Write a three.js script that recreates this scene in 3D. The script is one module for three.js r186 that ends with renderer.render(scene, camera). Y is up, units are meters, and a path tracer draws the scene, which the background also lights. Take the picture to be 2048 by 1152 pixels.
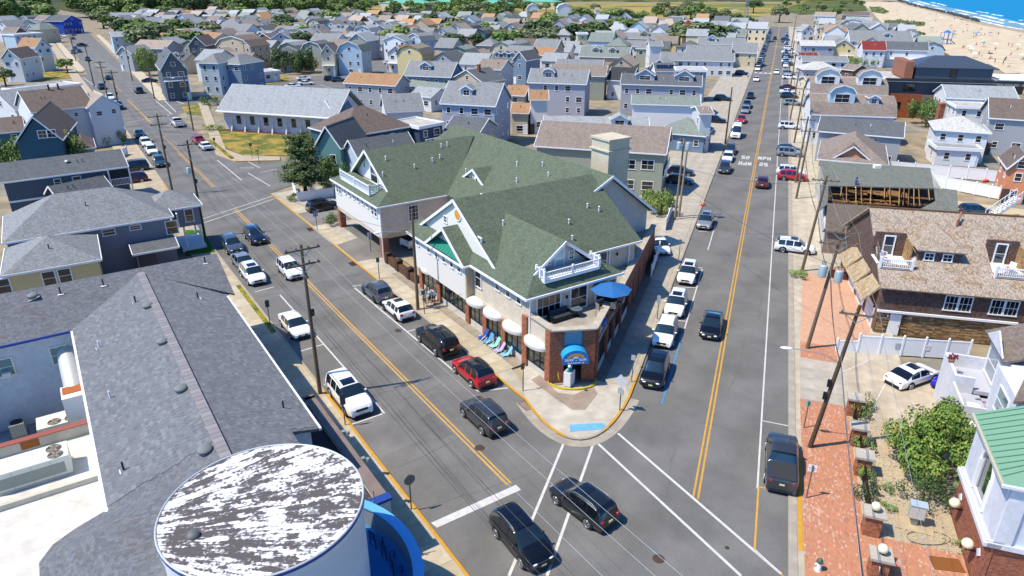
import * as THREE from 'three';
import { Sky } from 'three/addons/objects/Sky.js';
import { mergeGeometries, toCreasedNormals, mergeVertices } from 'three/addons/utils/BufferGeometryUtils.js';
import { MarchingCubes } from 'three/addons/objects/MarchingCubes.js';

// ---------- camera, sky, sun, exposure ----------
const F = 1400, HY = -45, CH = 30, PIT = Math.atan((576 - HY) / F), CP = Math.cos(PIT), SP = Math.sin(PIT);
const scene = new THREE.Scene();
const camera = new THREE.PerspectiveCamera(2 * Math.atan(576 / F) * 180 / Math.PI, 16 / 9, 0.5, 9000);
camera.position.set(0, CH, 0); camera.rotation.x = -PIT;
const R = d => d * Math.PI / 180;
const SUN_EL = R(58.5), SUN_AZ = R(-106);
const sunDir = new THREE.Vector3(Math.sin(SUN_AZ) * Math.cos(SUN_EL), Math.sin(SUN_EL), -Math.cos(SUN_AZ) * Math.cos(SUN_EL));
const sky = new Sky(); sky.name = 'sky'; sky.scale.setScalar(8000); sky.userData.kind = 'structure';
sky.material.uniforms.sunPosition.value.copy(sunDir);
sky.material.uniforms.turbidity.value = 4; sky.material.uniforms.rayleigh.value = .85; sky.material.uniforms.mieCoefficient.value = 0.004;
if (sky.material.uniforms.cloudCoverage) sky.material.uniforms.cloudCoverage.value = 0;
scene.add(sky); scene.environmentIntensity = 0.18;
const sun = new THREE.DirectionalLight(0xfff0d4, 3.6);
sun.position.copy(sunDir).multiplyScalar(300).add(new THREE.Vector3(0, 0, -150)); sun.target.position.set(0, 0, -150);
sun.castShadow = true; sun.shadow.camera.left = -400; sun.shadow.camera.right = 400; sun.shadow.camera.top = 400; sun.shadow.camera.bottom = -400; sun.shadow.camera.far = 1200; sun.shadow.mapSize.set(4096, 4096);
scene.add(sun, sun.target);
const renderer = new THREE.WebGLRenderer({ antialias: true });
renderer.toneMapping = THREE.LinearToneMapping; renderer.toneMappingExposure = 1.7; renderer.shadowMap.enabled = true;

// ---------- maths ----------
function rng(seed) { let a = seed >>> 0; return () => { a |= 0; a = a + 0x6D2B79F5 | 0; let t = Math.imul(a ^ a >>> 15, 1 | a); t = t + Math.imul(t ^ t >>> 7, 61 | t) ^ t; return ((t ^ t >>> 14) >>> 0) / 4294967296; }; }
const pick = (r, a) => a[Math.floor(r() * a.length) % a.length];
// a pixel of the photograph and a height above the road give a place on that level
function G(px, py, h = 0) {
  const a = (px - 1024) / F, b = (576 - py) / F, dx = a, dy = b * CP - SP, dz = -(CP + b * SP), t = (CH - h) / -dy;
  return [dx * t, dz * t];
}
const dirAz = a => [Math.sin(R(a)), -Math.cos(R(a))];
const azOf = (a, b) => Math.atan2(b[0] - a[0], -(b[1] - a[1])) * 180 / Math.PI;
const AZL = -33.6, AZR = 19.85, OL = [3.13, -48.59], ORR = [6.51, -48.98];
const mk = (o, az) => { const u = dirAz(az), w = dirAz(az + 90); return (t, s) => [o[0] + u[0] * s + w[0] * t, o[1] + u[1] * s + w[1] * t]; };
const LP = mk(OL, AZL), RP = mk(ORR, AZR);      // (across, along) for the two streets
const inv = (o, az) => { const u = dirAz(az), w = dirAz(az + 90); return p => [(p[0] - o[0]) * w[0] + (p[1] - o[1]) * w[1], (p[0] - o[0]) * u[0] + (p[1] - o[1]) * u[1]]; };
const LI = inv(OL, AZL), RI = inv(ORR, AZR);

// ---------- textures ----------
function hash(x, y, s) { let n = Math.imul(x | 0, 374761393) + Math.imul(y | 0, 668265263) + Math.imul(s | 0, 2147483647 - 12345); n = Math.imul(n ^ n >>> 13, 1274126177); return ((n ^ n >>> 16) >>> 0) / 4294967296; }
function vn(x, y, p, s) { const xi = Math.floor(x), yi = Math.floor(y), fx = x - xi, fy = y - yi, m = v => ((v % p) + p) % p, u = fx * fx * (3 - 2 * fx), v = fy * fy * (3 - 2 * fy); const a = hash(m(xi), m(yi), s), b = hash(m(xi + 1), m(yi), s), c = hash(m(xi), m(yi + 1), s), d = hash(m(xi + 1), m(yi + 1), s); return a + (b - a) * u + (c - a) * v + (a - b - c + d) * u * v; }
function fbm(u, v, p, s, o = 4) { let r = 0, a = 0.5, t = 0; for (let i = 0; i < o; i++) { r += a * vn(u * p, v * p, p, s + i); t += a; a *= 0.5; p *= 2; } return r / t; }
function tex(n, metres, fn, srgb = true) {
  const d = new Uint8Array(n * n * 4);
  for (let y = 0; y < n; y++) for (let x = 0; x < n; x++) { let c = fn((x + .5) / n, (y + .5) / n, x, y); if (!Array.isArray(c)) c = [c, c, c]; const i = (y * n + x) * 4; for (let k = 0; k < 3; k++) d[i + k] = Math.max(0, Math.min(255, c[k] * 255)); d[i + 3] = 255; }
  const t = new THREE.DataTexture(d, n, n); t.wrapS = t.wrapT = THREE.RepeatWrapping; t.magFilter = THREE.LinearFilter; t.minFilter = THREE.LinearMipmapLinearFilter; t.generateMipmaps = true;
  t.repeat.set(1 / metres, 1 / metres); if (srgb) t.colorSpace = THREE.SRGBColorSpace; t.needsUpdate = true; return t;
}
const T = {};
{ // asphalt shingles: 4.35 m tile, 30 courses, tabs of uneven width
  const N = 512, C = 30, tabs = []; const r = rng(5);
  for (let c = 0; c < C; c++) { const a = []; let x = 0; while (x < 1) { const w = (.12 + r() * .22) / 4.35; a.push([x + w, .84 + r() * .16, r()]); x += w; } a[a.length - 1][0] = 1.01; tabs.push(a); }
  const at = (u, v) => { const c = Math.min(C - 1, Math.floor(v * C)); for (const t of tabs[c]) if (u < t[0]) return t; return tabs[c][0]; };
  T.shingle = tex(N, 4.35, (u, v) => { const t = at(u, v), g = fbm(u, v, 64, 3, 2), k = t[1] * (.86 + .22 * g) * (.96 + .07 * fbm(u, v, 4, 9, 2)); return [k * (1 + .05 * (t[2] - .5)), k, k * (1 - .05 * (t[2] - .5))]; });
  T.shingleB = tex(N, 4.35, (u, v) => { const f = v * C % 1; return .25 + .6 * (1 - f) * (.8 + .2 * at(u, v)[1]) + .15 * vn(u * 128, v * 128, 128, 2); }, false);
  // cedar shakes, weathered in patches
  T.shake = tex(N, 4.35, (u, v) => { const t = at((u * 2) % 1, v), g = fbm(u, v, 6, 21, 3), q = t[2]; const k = (.74 + .26 * hash(Math.floor(u * 40), Math.floor(v * 30), 44)) * (.85 + .3 * vn(u * 200, v * 30, 200, 4)) * (.7 + .3 * t[1]); const b = Math.max(0, Math.min(1, (g - .5) * 2.4 + (q - .55) * .9)); return [k * (1 - .12 * b), k * (1 - .22 * b), k * (1 - .34 * b)]; });
  T.siding = tex(64, .88, (u, v) => .93 + .07 * vn(u * 32, v * 64, 64, 8));
  T.sidingB = tex(128, .88, (u, v) => { const f = v * 8 % 1; return 1 - f; }, false);
  T.asphalt = tex(1024, 9, (u, v) => { const k = .8 + .1 * (fbm(u, v, 5, 31, 4) - .5) * 2 + .16 * (hash(u * 1024, v * 1024, 7) - .5) + .08 * (vn(u * 300, v * 300, 300, 4) - .5); return [k, k, k * 1.01]; });
  T.asphaltB = tex(512, 2, (u, v) => hash(u * 512, v * 512, 3) * .6 + .4 * vn(u * 200, v * 200, 200, 6), false);
  T.concrete = tex(512, 5, (u, v) => { const k = .86 + .16 * (fbm(u, v, 6, 41, 4) - .5) * 1.6 + .08 * (hash(u * 512, v * 512, 9) - .5); return [k, k * .99, k * .97]; });
  T.stucco = tex(256, 2.5, (u, v) => .92 + .12 * (fbm(u, v, 8, 51, 4) - .5));
  T.stuccoB = tex(256, 1, (u, v) => hash(u * 256, v * 256, 13), false);
  T.sand = tex(1024, 40, (u, v) => { const k = .86 + .2 * (fbm(u, v, 10, 61, 5) - .5) + .08 * (vn(u * 300, v * 300, 300, 5) - .5); return [k, k * .985, k * .96]; });
  T.lot = tex(1024, 60, (u, v) => { const a = fbm(u, v, 12, 71, 4), b = fbm(u, v, 30, 72, 3); const s = a > .52 ? 1 : 0; const k = .7 + .35 * b; return s ? [k * .86, k * .84, k * .8] : [k * .95, k * .88, k * .76]; });
  T.grass = tex(512, 14, (u, v) => { const a = fbm(u, v, 7, 81, 4), b = fbm(u, v, 40, 82, 2), m = Math.max(0, Math.min(1, (a - .42) * 4)); const k = .75 + .4 * b; return [k * (.5 + .34 * m), k * (.56 + .18 * m), k * (.26 + .16 * m)]; });
  T.green = tex(512, 10, (u, v) => { const a = fbm(u, v, 7, 83, 4), b = fbm(u, v, 60, 84, 2), k = .5 + .6 * b; return [k * (.36 + .2 * a), k * .62, k * .2]; });
  T.meadow = tex(1024, 300, (u, v) => { const a = fbm(u, v, 9, 85, 5), b = fbm(u, v, 60, 86, 3), m = Math.max(0, Math.min(1, (a - .35) * 3)); const k = .8 + .3 * b; return [k * (.5 + .3 * m), k * (.56 + .16 * m), k * (.28 + .2 * m)]; });
  T.brick = tex(512, 1.72, (u, v) => { const c = Math.floor(v * 24), f = v * 24 % 1, o = (u * 8 + (c & 1) * .5), b = Math.floor(o), g = o % 1; if (f < .13 || g < .05) { const k = .7 + .1 * vn(u * 90, v * 90, 90, 3); return [k, k * .95, k * .9]; } const h = hash(((b % 8) + 8) % 8, c, 15), k = .75 + .35 * h; return [.6 * k, .41 * k + .03 * h, .33 * k]; });
  T.brickB = tex(512, 1.72, (u, v) => { const c = Math.floor(v * 24), f = v * 24 % 1, g = (u * 8 + (c & 1) * .5) % 1; return f < .13 || g < .05 ? .1 : .8 + .2 * vn(u * 90, v * 90, 90, 5); }, false);
  T.wood = tex(256, 1.2, (u, v) => { const k = .7 + .3 * vn(u * 60, v * 4, 60, 5) + .1 * (hash(u * 256, v * 256, 6) - .5); return [k, k * .92, k * .82]; });
  T.water = tex(512, 60, (u, v) => .4 + .6 * fbm(u, v, 16, 91, 4), false);
  T.streak = tex(512, 10, (u, v) => { const a = fbm(u, v, 40, 95, 3); return .9 + .12 * (a - .5); });
  // roof of the drum: white paint flaking off dark brown felt, brushed outwards in streaks
  T.flake = tex(1024, 1, (u, v) => {
    const x = u - .5, y = v - .5, r = Math.hypot(x, y) * 2, th = Math.atan2(y, x);
    const swirl = vn(x * 6 + 50, y * 6 + 50, 256, 4) * 1.2, fan = Math.atan2(y - .3, x + .95) * 1.5;
    const ds = Math.hypot(x + .95, y - .3), st = .45 * vn(fan * 22 + 90, ds * 6, 512, 100) + .33 * vn(fan * 52 + 200, ds * 11, 512, 103) + .22 * vn(fan * 150 + 400, ds * 26, 2048, 104), b = fbm(u, v, 13, 101, 5), c = fbm(u, v, 80, 102, 3);
    const m = .3 * b + .46 * st + .24 * c + (r > .93 ? .04 : 0) - .01 * swirl, w = Math.max(0, Math.min(1, (m - .475) * 12));
    const g = vn(u * 300, v * 300, 300, 8) * .06; return [.29 + .54 * w + g, .27 + .57 * w + g, .27 + .59 * w + g];
  });
}
const M = {};   // material cache
function mat(col, o = {}) {
  const k = col + JSON.stringify([o.r, o.m, o.t, o.b, o.bs, o.cc, o.v]); if (M[k]) return M[k];
  const P = o.cc ? THREE.MeshPhysicalMaterial : THREE.MeshStandardMaterial;
  const p = { color: new THREE.Color(col), roughness: o.r ?? .85, metalness: o.m ?? 0 };
  if (o.t) p.map = T[o.t]; if (o.b) { p.bumpMap = T[o.b]; p.bumpScale = o.bs ?? .01; } if (o.cc) { p.clearcoat = o.cc; p.clearcoatRoughness = .08; } if (o.v) p.vertexColors = true;
  return M[k] = new P(p);
}
const roofM = c => mat(c, { t: 'shingle', b: 'shingleB', bs: .012, r: .95 });
const sideM = c => mat(c, { t: 'siding', b: 'sidingB', bs: .015, r: .8 });
const stuccoM = c => mat(c, { t: 'stucco', b: 'stuccoB', bs: .003, r: .92 });
const concM = c => mat(c, { t: 'concrete', r: .92 });
const WHITE = mat('#e4e6e8', { r: .55 }), GLASS = mat('#10161c', { r: .06, m: .0, cc: 1 }), GLASSB = mat('#22323c', { r: .05, m: .25, cc: 1 }), BLACK = mat('#0c0d0f', { r: .6 }), STEEL = mat('#8e9396', { r: .45, m: .6 }), GALV = mat('#9aa0a2', { r: .5, m: .4 }), POLE = mat('#5e5348', { t: 'wood', r: .95 }), POLEG = mat('#7d766c', { t: 'wood', r: .95 });

// ---------- geometry: everything non-indexed with uv in metres ----------
function geo(pos, uv, idx) { const g = new THREE.BufferGeometry(); g.setAttribute('position', new THREE.Float32BufferAttribute(pos, 3)); g.setAttribute('uv', new THREE.Float32BufferAttribute(uv, 2)); if (idx) g.setIndex(idx); const q = idx ? g.toNonIndexed() : g; q.computeVertexNormals(); return q; }
function bx(x0, x1, y0, y1, z0, z1) {
  const p = [], u = []; const q = (a, b, c, d, w, h) => { p.push(...a, ...b, ...c, ...a, ...c, ...d); u.push(0, 0, w, 0, w, h, 0, 0, w, h, 0, h); };
  const X = x1 - x0, Y = y1 - y0, Z = z1 - z0;
  q([x0, y0, z1], [x1, y0, z1], [x1, y1, z1], [x0, y1, z1], X, Y); q([x1, y0, z0], [x0, y0, z0], [x0, y1, z0], [x1, y1, z0], X, Y);
  q([x1, y0, z1], [x1, y0, z0], [x1, y1, z0], [x1, y1, z1], Z, Y); q([x0, y0, z0], [x0, y0, z1], [x0, y1, z1], [x0, y1, z0], Z, Y);
  q([x0, y1, z1], [x1, y1, z1], [x1, y1, z0], [x0, y1, z0], X, Z); q([x0, y0, z0], [x1, y0, z0], [x1, y0, z1], [x0, y0, z1], X, Z);
  return geo(p, u);
}
const UB = bx(-.5, .5, -.5, .5, -.5, .5);
const V3 = (a) => new THREE.Vector3(...a);
// planar polygon (points in order, seen from its outer side anticlockwise) thickened inwards
function slab(pts, th) {
  const v = pts.map(V3), n = new THREE.Vector3(); for (let i = 0; i < v.length; i++) { const a = v[i], b = v[(i + 1) % v.length]; n.x += (a.y - b.y) * (a.z + b.z); n.y += (a.z - b.z) * (a.x + b.x); n.z += (a.x - b.x) * (a.y + b.y); } n.normalize(); if (n.y < -.01) { return slab(pts.slice().reverse(), th); }
  let e = new THREE.Vector3(0, 1, 0).cross(n); if (e.length() < 1e-3) e = new THREE.Vector3(1, 0, 0); e.normalize(); const f = n.clone().cross(e);
  const uv = v.map(a => [a.dot(e), a.dot(f)]), tri = THREE.ShapeUtils.triangulateShape(uv.map(a => new THREE.Vector2(...a)), []);
  const lo = v.map(a => a.clone().addScaledVector(n, -th)), p = [], u = [];
  const put = (a, q) => { p.push(a.x, a.y, a.z); u.push(...q); };
  for (const t of tri) { for (const i of t) put(v[i], uv[i]); for (const i of [t[0], t[2], t[1]]) put(lo[i], uv[i]); }
  for (let i = 0; i < v.length; i++) { const j = (i + 1) % v.length, L = v[i].distanceTo(v[j]); const a = v[i], b = v[j], c = lo[j], d = lo[i]; for (const [x, q] of [[a, [0, th]], [d, [0, 0]], [c, [L, 0]], [a, [0, th]], [c, [L, 0]], [b, [L, th]]]) put(x, q); }
  return geo(p, u);
}
// flat sheet on the ground from world points [x,z]
function sheet(pts, y, holes) { const s = pts.map(p => new THREE.Vector2(p[0], -p[1])); if (THREE.ShapeUtils.isClockWise(s)) s.reverse(); const hs = (holes || []).map(h => { const q = h.map(p => new THREE.Vector2(p[0], -p[1])); if (!THREE.ShapeUtils.isClockWise(q)) q.reverse(); return q; }); const all = s.concat(...hs), p = [], u = []; for (const t of THREE.ShapeUtils.triangulateShape(s, hs)) for (const i of t) { p.push(all[i].x, y, -all[i].y); u.push(all[i].x, all[i].y); } return geo(p, u); }
function block(pts, y0, y1) { const s = pts.map(p => new THREE.Vector2(p[0], -p[1])); if (THREE.ShapeUtils.isClockWise(s)) s.reverse(); return slab(s.map(a => [a.x, y1, -a.y]), y1 - y0); }
// wall outline in x,y at depth z0..z1, with rectangular holes
function wallExt(pts, z0, z1, holes = []) {
  const s = new THREE.Shape(pts.map(p => new THREE.Vector2(...p))); for (const [a, b, c, d] of holes) s.holes.push(new THREE.Path([[a, c], [a, d], [b, d], [b, c]].map(p => new THREE.Vector2(...p))));
  const g = new THREE.ExtrudeGeometry(s, { depth: z1 - z0, bevelEnabled: false }); g.translate(0, 0, z0); return g.index ? g.toNonIndexed() : g;
}
function tube(a, b, r0, r1 = r0, n = 8) { const A = V3(a), B = V3(b), d = B.clone().sub(A), L = d.length(); const g = new THREE.CylinderGeometry(r1, r0, L, n, 1).toNonIndexed(); g.translate(0, L / 2, 0); g.applyQuaternion(new THREE.Quaternion().setFromUnitVectors(new THREE.Vector3(0, 1, 0), d.normalize())); g.translate(...a); return g; }
function curve(pts, r, n = 6, seg = 12) { return new THREE.TubeGeometry(new THREE.CatmullRomCurve3(pts.map(V3)), seg, r, n).toNonIndexed(); }
const lathe = (pr, n = 16) => new THREE.LatheGeometry(pr.map(p => new THREE.Vector2(...p)), n).toNonIndexed();
function ball(x, y, z, r, sy = 1, w = 12, h = 8) { const g = new THREE.SphereGeometry(r, w, h).toNonIndexed(); g.scale(1, sy, 1); g.translate(x, y, z); return g; }
const mv = (g, x, y, z, ry = 0, rx = 0, rz = 0) => { g = g.clone(); if (rx) g.rotateX(rx); if (rz) g.rotateZ(rz); if (ry) g.rotateY(ry); g.translate(x, y, z); return g; };
function merge(list) { list = list.flat(9).map(g => { g = g.index ? g.toNonIndexed() : g; for (const k of Object.keys(g.attributes)) if (!['position', 'normal', 'uv'].includes(k)) g.deleteAttribute(k); return g; }); return list.length > 1 ? mergeGeometries(list) : list[0]; }

// ---------- naming and grouping ----------
const taken = {};
function numbered(n) { const k = taken[n] = (taken[n] ?? -1) + 1; return k ? n + '_' + String(k).padStart(3, '0') : n; }
function shad(o) { o.castShadow = o.receiveShadow = true; return o; }
function part(p, name, g, m) { const o = shad(new THREE.Mesh(Array.isArray(g) ? merge(g) : g, m)); o.name = name; p.add(o); return o; }
function tag(o, label, category, group) { o.userData.label = label; o.userData.category = category; if (group) o.userData.group = group; return o; }
function thing(name, label, category, group) { const o = new THREE.Group(); o.name = numbered(name); scene.add(o); return tag(o, label, category, group); }
function solo(name, g, m, label, category, group) { const o = part(scene, numbered(name), g, m); return tag(o, label, category, group); }
function struct(name, g, m) { const o = part(scene, numbered(name), g, m); o.userData.kind = 'structure'; return o; }
function setF(o, p, az, y = 0) { o.position.set(p[0], y, p[1]); o.rotation.y = R(90 - az); return o; }   // local x runs along az, local z along az + 90
function cube(p, name, m, x, y, z, w, h, d, ry = 0) { const o = shad(new THREE.Mesh(UB, m)); o.name = name; o.position.set(x, y, z); o.scale.set(w, h, d); if (ry) o.rotation.y = ry; p.add(o); return o; }
// a window: white frame (part) with panes (sub-parts); faces local +z before turning
const WG = {};
function frameGeo(w, h, t = .09, d = .08) { const k = 'f' + w.toFixed(2) + '_' + h.toFixed(2) + t; return WG[k] ||= merge([bx(-w / 2, w / 2, h / 2 - t, h / 2, -d, .05), bx(-w / 2 - .04, w / 2 + .04, -h / 2, -h / 2 + t, -d, .08), bx(-w / 2, -w / 2 + t, -h / 2 + t, h / 2 - t, -d, .05), bx(w / 2 - t, w / 2, -h / 2 + t, h / 2 - t, -d, .05), bx(-w / 2 + t, w / 2 - t, -.02, .02, -d, .035)]); }
function boxGeo(w, h, d) { const k = 'b' + w.toFixed(2) + '_' + h.toFixed(2) + '_' + d.toFixed(2); return WG[k] ||= bx(-w / 2, w / 2, -h / 2, h / 2, -d / 2, d / 2); }
function win(p, x, y, z, w, h, ry = 0, o = {}) {
  const f = part(p, 'window', frameGeo(w, h, o.t), o.m || WHITE); f.position.set(x, y, z); f.rotation.y = ry;
  const g = part(f, 'pane', boxGeo(w - .16, h - .16, .02), o.g || GLASS); g.position.z = .01;
  if (o.grid) { const l = []; const n = o.grid[0], k = o.grid[1]; for (let i = 1; i < n; i++) l.push(bx(-w / 2 + w * i / n - .014, -w / 2 + w * i / n + .014, -h / 2 + .08, h / 2 - .08, .022, .038)); for (let i = 1; i < k; i++) l.push(bx(-w / 2 + .08, w / 2 - .08, -h / 2 + h * i / k - .014, -h / 2 + h * i / k + .014, .022, .036)); part(f, 'glazing_bar', l, o.m || WHITE); }
  return f;
}
// ---------- vehicles: local x forward, origin on the road under the middle ----------
const CT = {   // size, wheelbase, belt, top line (x, y from tail to nose), roof span, window cuts
  suv: { L: 4.6, W: 1.88, H: 1.7, B: .99, wb: 2.68, wr: .37, top: [[-2.3, .5], [-2.29, .82], [-2.22, 1.02], [-1.98, 1.5], [-1.7, 1.63], [-.9, 1.7], [-.2, 1.69], [.35, 1.62], [1.12, 1.07], [1.6, 1.0], [2.0, .9], [2.2, .76], [2.29, .58], [2.3, .42]], roof: [-1.75, .38], glass: [-2.2, 1.12], cut: [[-1.85, -1.12], [-1.02, -.22], [-.12, .72]] },
  big: { L: 5.35, W: 2.03, H: 1.9, B: 1.14, wb: 3.05, wr: .41, top: [[-2.67, .55], [-2.66, 1.0], [-2.6, 1.2], [-2.46, 1.72], [-2.25, 1.84], [-1, 1.9], [0, 1.88], [.5, 1.8], [1.2, 1.22], [1.8, 1.15], [2.4, 1.06], [2.6, .9], [2.67, .66], [2.67, .45]], roof: [-2.3, .5], glass: [-2.58, 1.2], cut: [[-2.3, -1.35], [-1.25, -.3], [-.2, .85]] },
  boxy: { L: 4.4, W: 1.88, H: 1.79, B: 1.06, wb: 2.67, wr: .38, top: [[-2.2, .5], [-2.19, .95], [-2.14, 1.1], [-1.98, 1.62], [-1.8, 1.74], [-.8, 1.79], [.1, 1.76], [.42, 1.69], [1.0, 1.13], [1.5, 1.07], [1.95, 1.0], [2.13, .84], [2.2, .6], [2.2, .42]], roof: [-1.85, .44], glass: [-2.12, 1.0], cut: [[-1.85, -1.15], [-1.05, -.22], [-.12, .68]] },
  sedan: { L: 4.8, W: 1.84, H: 1.46, B: .91, wb: 2.8, wr: .34, top: [[-2.4, .45], [-2.39, .8], [-2.3, .97], [-1.85, 1.02], [-1.15, 1.33], [-.6, 1.44], [-.1, 1.46], [.35, 1.39], [1.25, .97], [1.8, .88], [2.15, .76], [2.34, .6], [2.4, .4]], roof: [-1.1, .35], glass: [-1.85, 1.25], cut: [[-1.35, -.35], [-.25, .8]] },
  hatch: { L: 4.35, W: 1.8, H: 1.55, B: .94, wb: 2.65, wr: .35, top: [[-2.17, .45], [-2.16, .8], [-2.08, .98], [-1.72, 1.38], [-1.4, 1.5], [-.6, 1.55], [0, 1.53], [.4, 1.45], [1.15, 1.0], [1.6, .92], [1.95, .8], [2.12, .62], [2.17, .42]], roof: [-1.45, .4], glass: [-2.06, 1.15], cut: [[-1.62, -1.05], [-.95, -.2], [-.1, .75]] },
  pickup: { L: 5.75, W: 2.0, H: 1.9, B: 1.14, wb: 3.6, wr: .42, top: [[-2.87, .55], [-2.87, 1.1], [-2.82, 1.2], [-1.05, 1.21], [-.98, 1.3], [-.8, 1.76], [-.6, 1.86], [.3, 1.9], [.85, 1.82], [1.5, 1.22], [2.1, 1.15], [2.6, 1.06], [2.82, .88], [2.87, .6], [2.87, .45]], roof: [-.65, .88], glass: [-1.0, 1.5], cut: [[-.72, 0], [.08, 1.12]], bed: 1 },
  van: { L: 5.6, W: 2.05, H: 2.6, B: 1.22, wb: 3.3, wr: .36, top: [[-2.8, .5], [-2.8, 1.2], [-2.78, 2.4], [-2.65, 2.57], [0, 2.6], [1.0, 2.55], [1.35, 2.38], [2.1, 1.32], [2.5, 1.12], [2.72, .9], [2.8, .62], [2.8, .42]], roof: [-2.7, 1.2], glass: [-2.85, 2.1], cut: [[.55, 1.7]] },
};
const CG = {};
function carGeo(type) {
  if (CG[type]) return CG[type]; const c = CT[type], g = CG[type] = {}, h = c.L / 2, w = c.W / 2, wx = c.wb / 2 + .06, xr = wx - c.wb, K = c.top;
  const top = x => { for (let i = 0; i < K.length - 1; i++) if (x <= K[i + 1][0] + 1e-6) { const d = K[i + 1][0] - K[i][0]; return d < 1e-6 ? K[i + 1][1] : K[i][1] + (K[i + 1][1] - K[i][1]) * Math.min(1, Math.max(0, (x - K[i][0]) / d)); } return K[K.length - 1][1]; };
  let xs = [...K.map(k => k[0]), ...c.cut.flat(), ...c.roof, ...c.glass]; for (let i = 0; i <= 30; i++) xs.push(-h + .04 + (c.L - .08) * i / 30); xs = [...new Set(xs.filter(x => x >= -h && x <= h).map(x => +x.toFixed(3)))].sort((a, b) => a - b).filter((x, i, A) => !i || x - A[i - 1] > .012);
  const sec = x => { const e = Math.max(0, (Math.abs(x) - h * .6) / (h * .4)), pw = w * (1 - (x > 0 ? .17 : .1) * e * e * e), t = top(x), y0 = .27 + (x > h - .3 ? .06 : 0), be = Math.min(c.B - .05 * Math.max(0, x) / h, t - .05), f = Math.max(0, Math.min(1, (t - be - .05) / (c.H - c.B - .1))), k = type === 'van' ? .86 : type === 'sedan' ? .73 : .77, wr = pw * (.93 - (.93 - k) * f), ye = be + (t - be) * (.25 + .62 * Math.min(1, f * 1.6)); const L = (a, b, q) => a + (b - a) * q; return [[pw * .9, y0], [pw * .985, y0 + .1], [pw, y0 + (be - y0) * .5], [pw * .985, be - .1 * Math.min(1, be - y0)], [pw * .94, be], [L(pw * .925, wr, .5) + .012 * f, L(be, ye, .5)], [wr, ye], [wr * .88, L(ye, t, .72)], [wr * .6, L(ye, t, .95)], [0, t]]; };
  const S = xs.map(sec), N = 10, B = { body: [], roof: [], wind: [], rear: [] }, side = {}; const P = (i, j, s) => [xs[i], S[i][j][1], s * S[i][j][0]];
  for (let i = 0; i < xs.length - 1; i++) { const m = (xs[i] + xs[i + 1]) / 2; for (let j = 0; j < N - 1; j++) for (const s of [1, -1]) { let k = B.body; if (j >= 4) { if (m > c.roof[0] && m < c.roof[1] && j >= 6) k = B.roof; else if (j < 6 && m > c.glass[0] && m < c.glass[1]) { const q = c.cut.findIndex(u => m > u[0] && m < u[1]); if (q >= 0) k = side[q + (s > 0 ? 'r' : 'l')] ||= []; } else if (j >= 6 && m > c.roof[1] && m < c.glass[1] - .02) k = B.wind; else if (j >= 6 && m < c.roof[0] && m > c.glass[0] + (type === 'sedan' || c.bed ? .02 : .06) && type !== 'van') k = B.rear; } const a = P(i, j, s), b = P(i + 1, j, s), d = P(i + 1, j + 1, s), e = P(i, j + 1, s); k.push(...(s > 0 ? [a, b, d, a, d, e] : [a, d, b, a, e, d]).flat()); } }
  for (const [i, f] of [[0, -1], [xs.length - 1, 1]]) for (let j = 0; j < N - 1; j++) for (const s of [1, -1]) { const a = P(i, j, s), b = P(i, j + 1, s), o = [xs[i], .45, 0]; B.body.push(...a, ...b, ...o); }
  const mk2 = (l, cr) => { let q = new THREE.BufferGeometry(); q.setAttribute('position', new THREE.Float32BufferAttribute(l, 3)); q.setAttribute('uv', new THREE.Float32BufferAttribute(new Float32Array(l.length / 3 * 2), 2)); return toCreasedNormals(q, cr); };
  g.body = mk2(B.body, .7); g.cabin = mk2(B.roof, .7); g.wind = mk2(B.wind, .7); g.rear = B.rear.length ? mk2(B.rear, .7) : null; g.side = Object.values(side).map(l => mk2(l, .7)); g.glass = merge([g.wind, g.rear, ...g.side].filter(Boolean).map(q => q.clone()));
  const [r1, f1] = c.roof, w1 = w * .72, yr = Math.min(top(f1 - .3), top(r1 + .2));
  g.sunroof = merge([...Array(6)].map((_, i) => { const x0 = f1 - .95 + i * .14, x1 = x0 + .142, y = x => top(x) + .014; return slab([[x0, y(x0), w1 * .68], [x1, y(x1), w1 * .68], [x1, y(x1), -w1 * .68], [x0, y(x0), -w1 * .68]], .03); }));
  g.rails = [1, -1].map(s => curve([[r1 + .1, top(r1 + .1) - .07, s * w1 * .98], [r1 + .35, top(r1 + .35) + .03, s * w1 * .96], [(r1 + f1) / 2, c.H + .03, s * w1 * .96], [f1 - .3, top(f1 - .3) + .02, s * w1 * .96], [f1 - .05, top(f1 - .05) - .09, s * w1 * .98]], .024, 5, 14));
  const ar = c.wr + .075; g.under = merge([bx(-h + .3, h - .3, .18, .5, -w * .8, w * .8), bx(xr + ar, wx - ar, .2, .34, -w * .995, w * .995), ...[wx, xr].map(x => [1, -1].map(s => { const sh = new THREE.Shape(); sh.absarc(0, 0, ar, -.15, Math.PI + .15); const q = new THREE.ExtrudeGeometry(sh, { depth: .1, bevelEnabled: false, curveSegments: 14 }); q.translate(x, c.wr, s > 0 ? w - .085 : -w - .015); return q; }))]);
  const at = (x, j) => sec(x)[j]; g.head = [1, -1].map(s => mv(ball(0, 0, 0, 1, 1, 12, 8).scale(.17, .075, .26), h - .2, top(h - .2) - .15, s * w * .62, -s * .5)); g.tail = [1, -1].map(s => mv(ball(0, 0, 0, 1, 1, 12, 8).scale(.1, type === 'sedan' ? .09 : .17, .2), -h + .1, c.B - .12, s * w * .74, s * .5));
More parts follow.
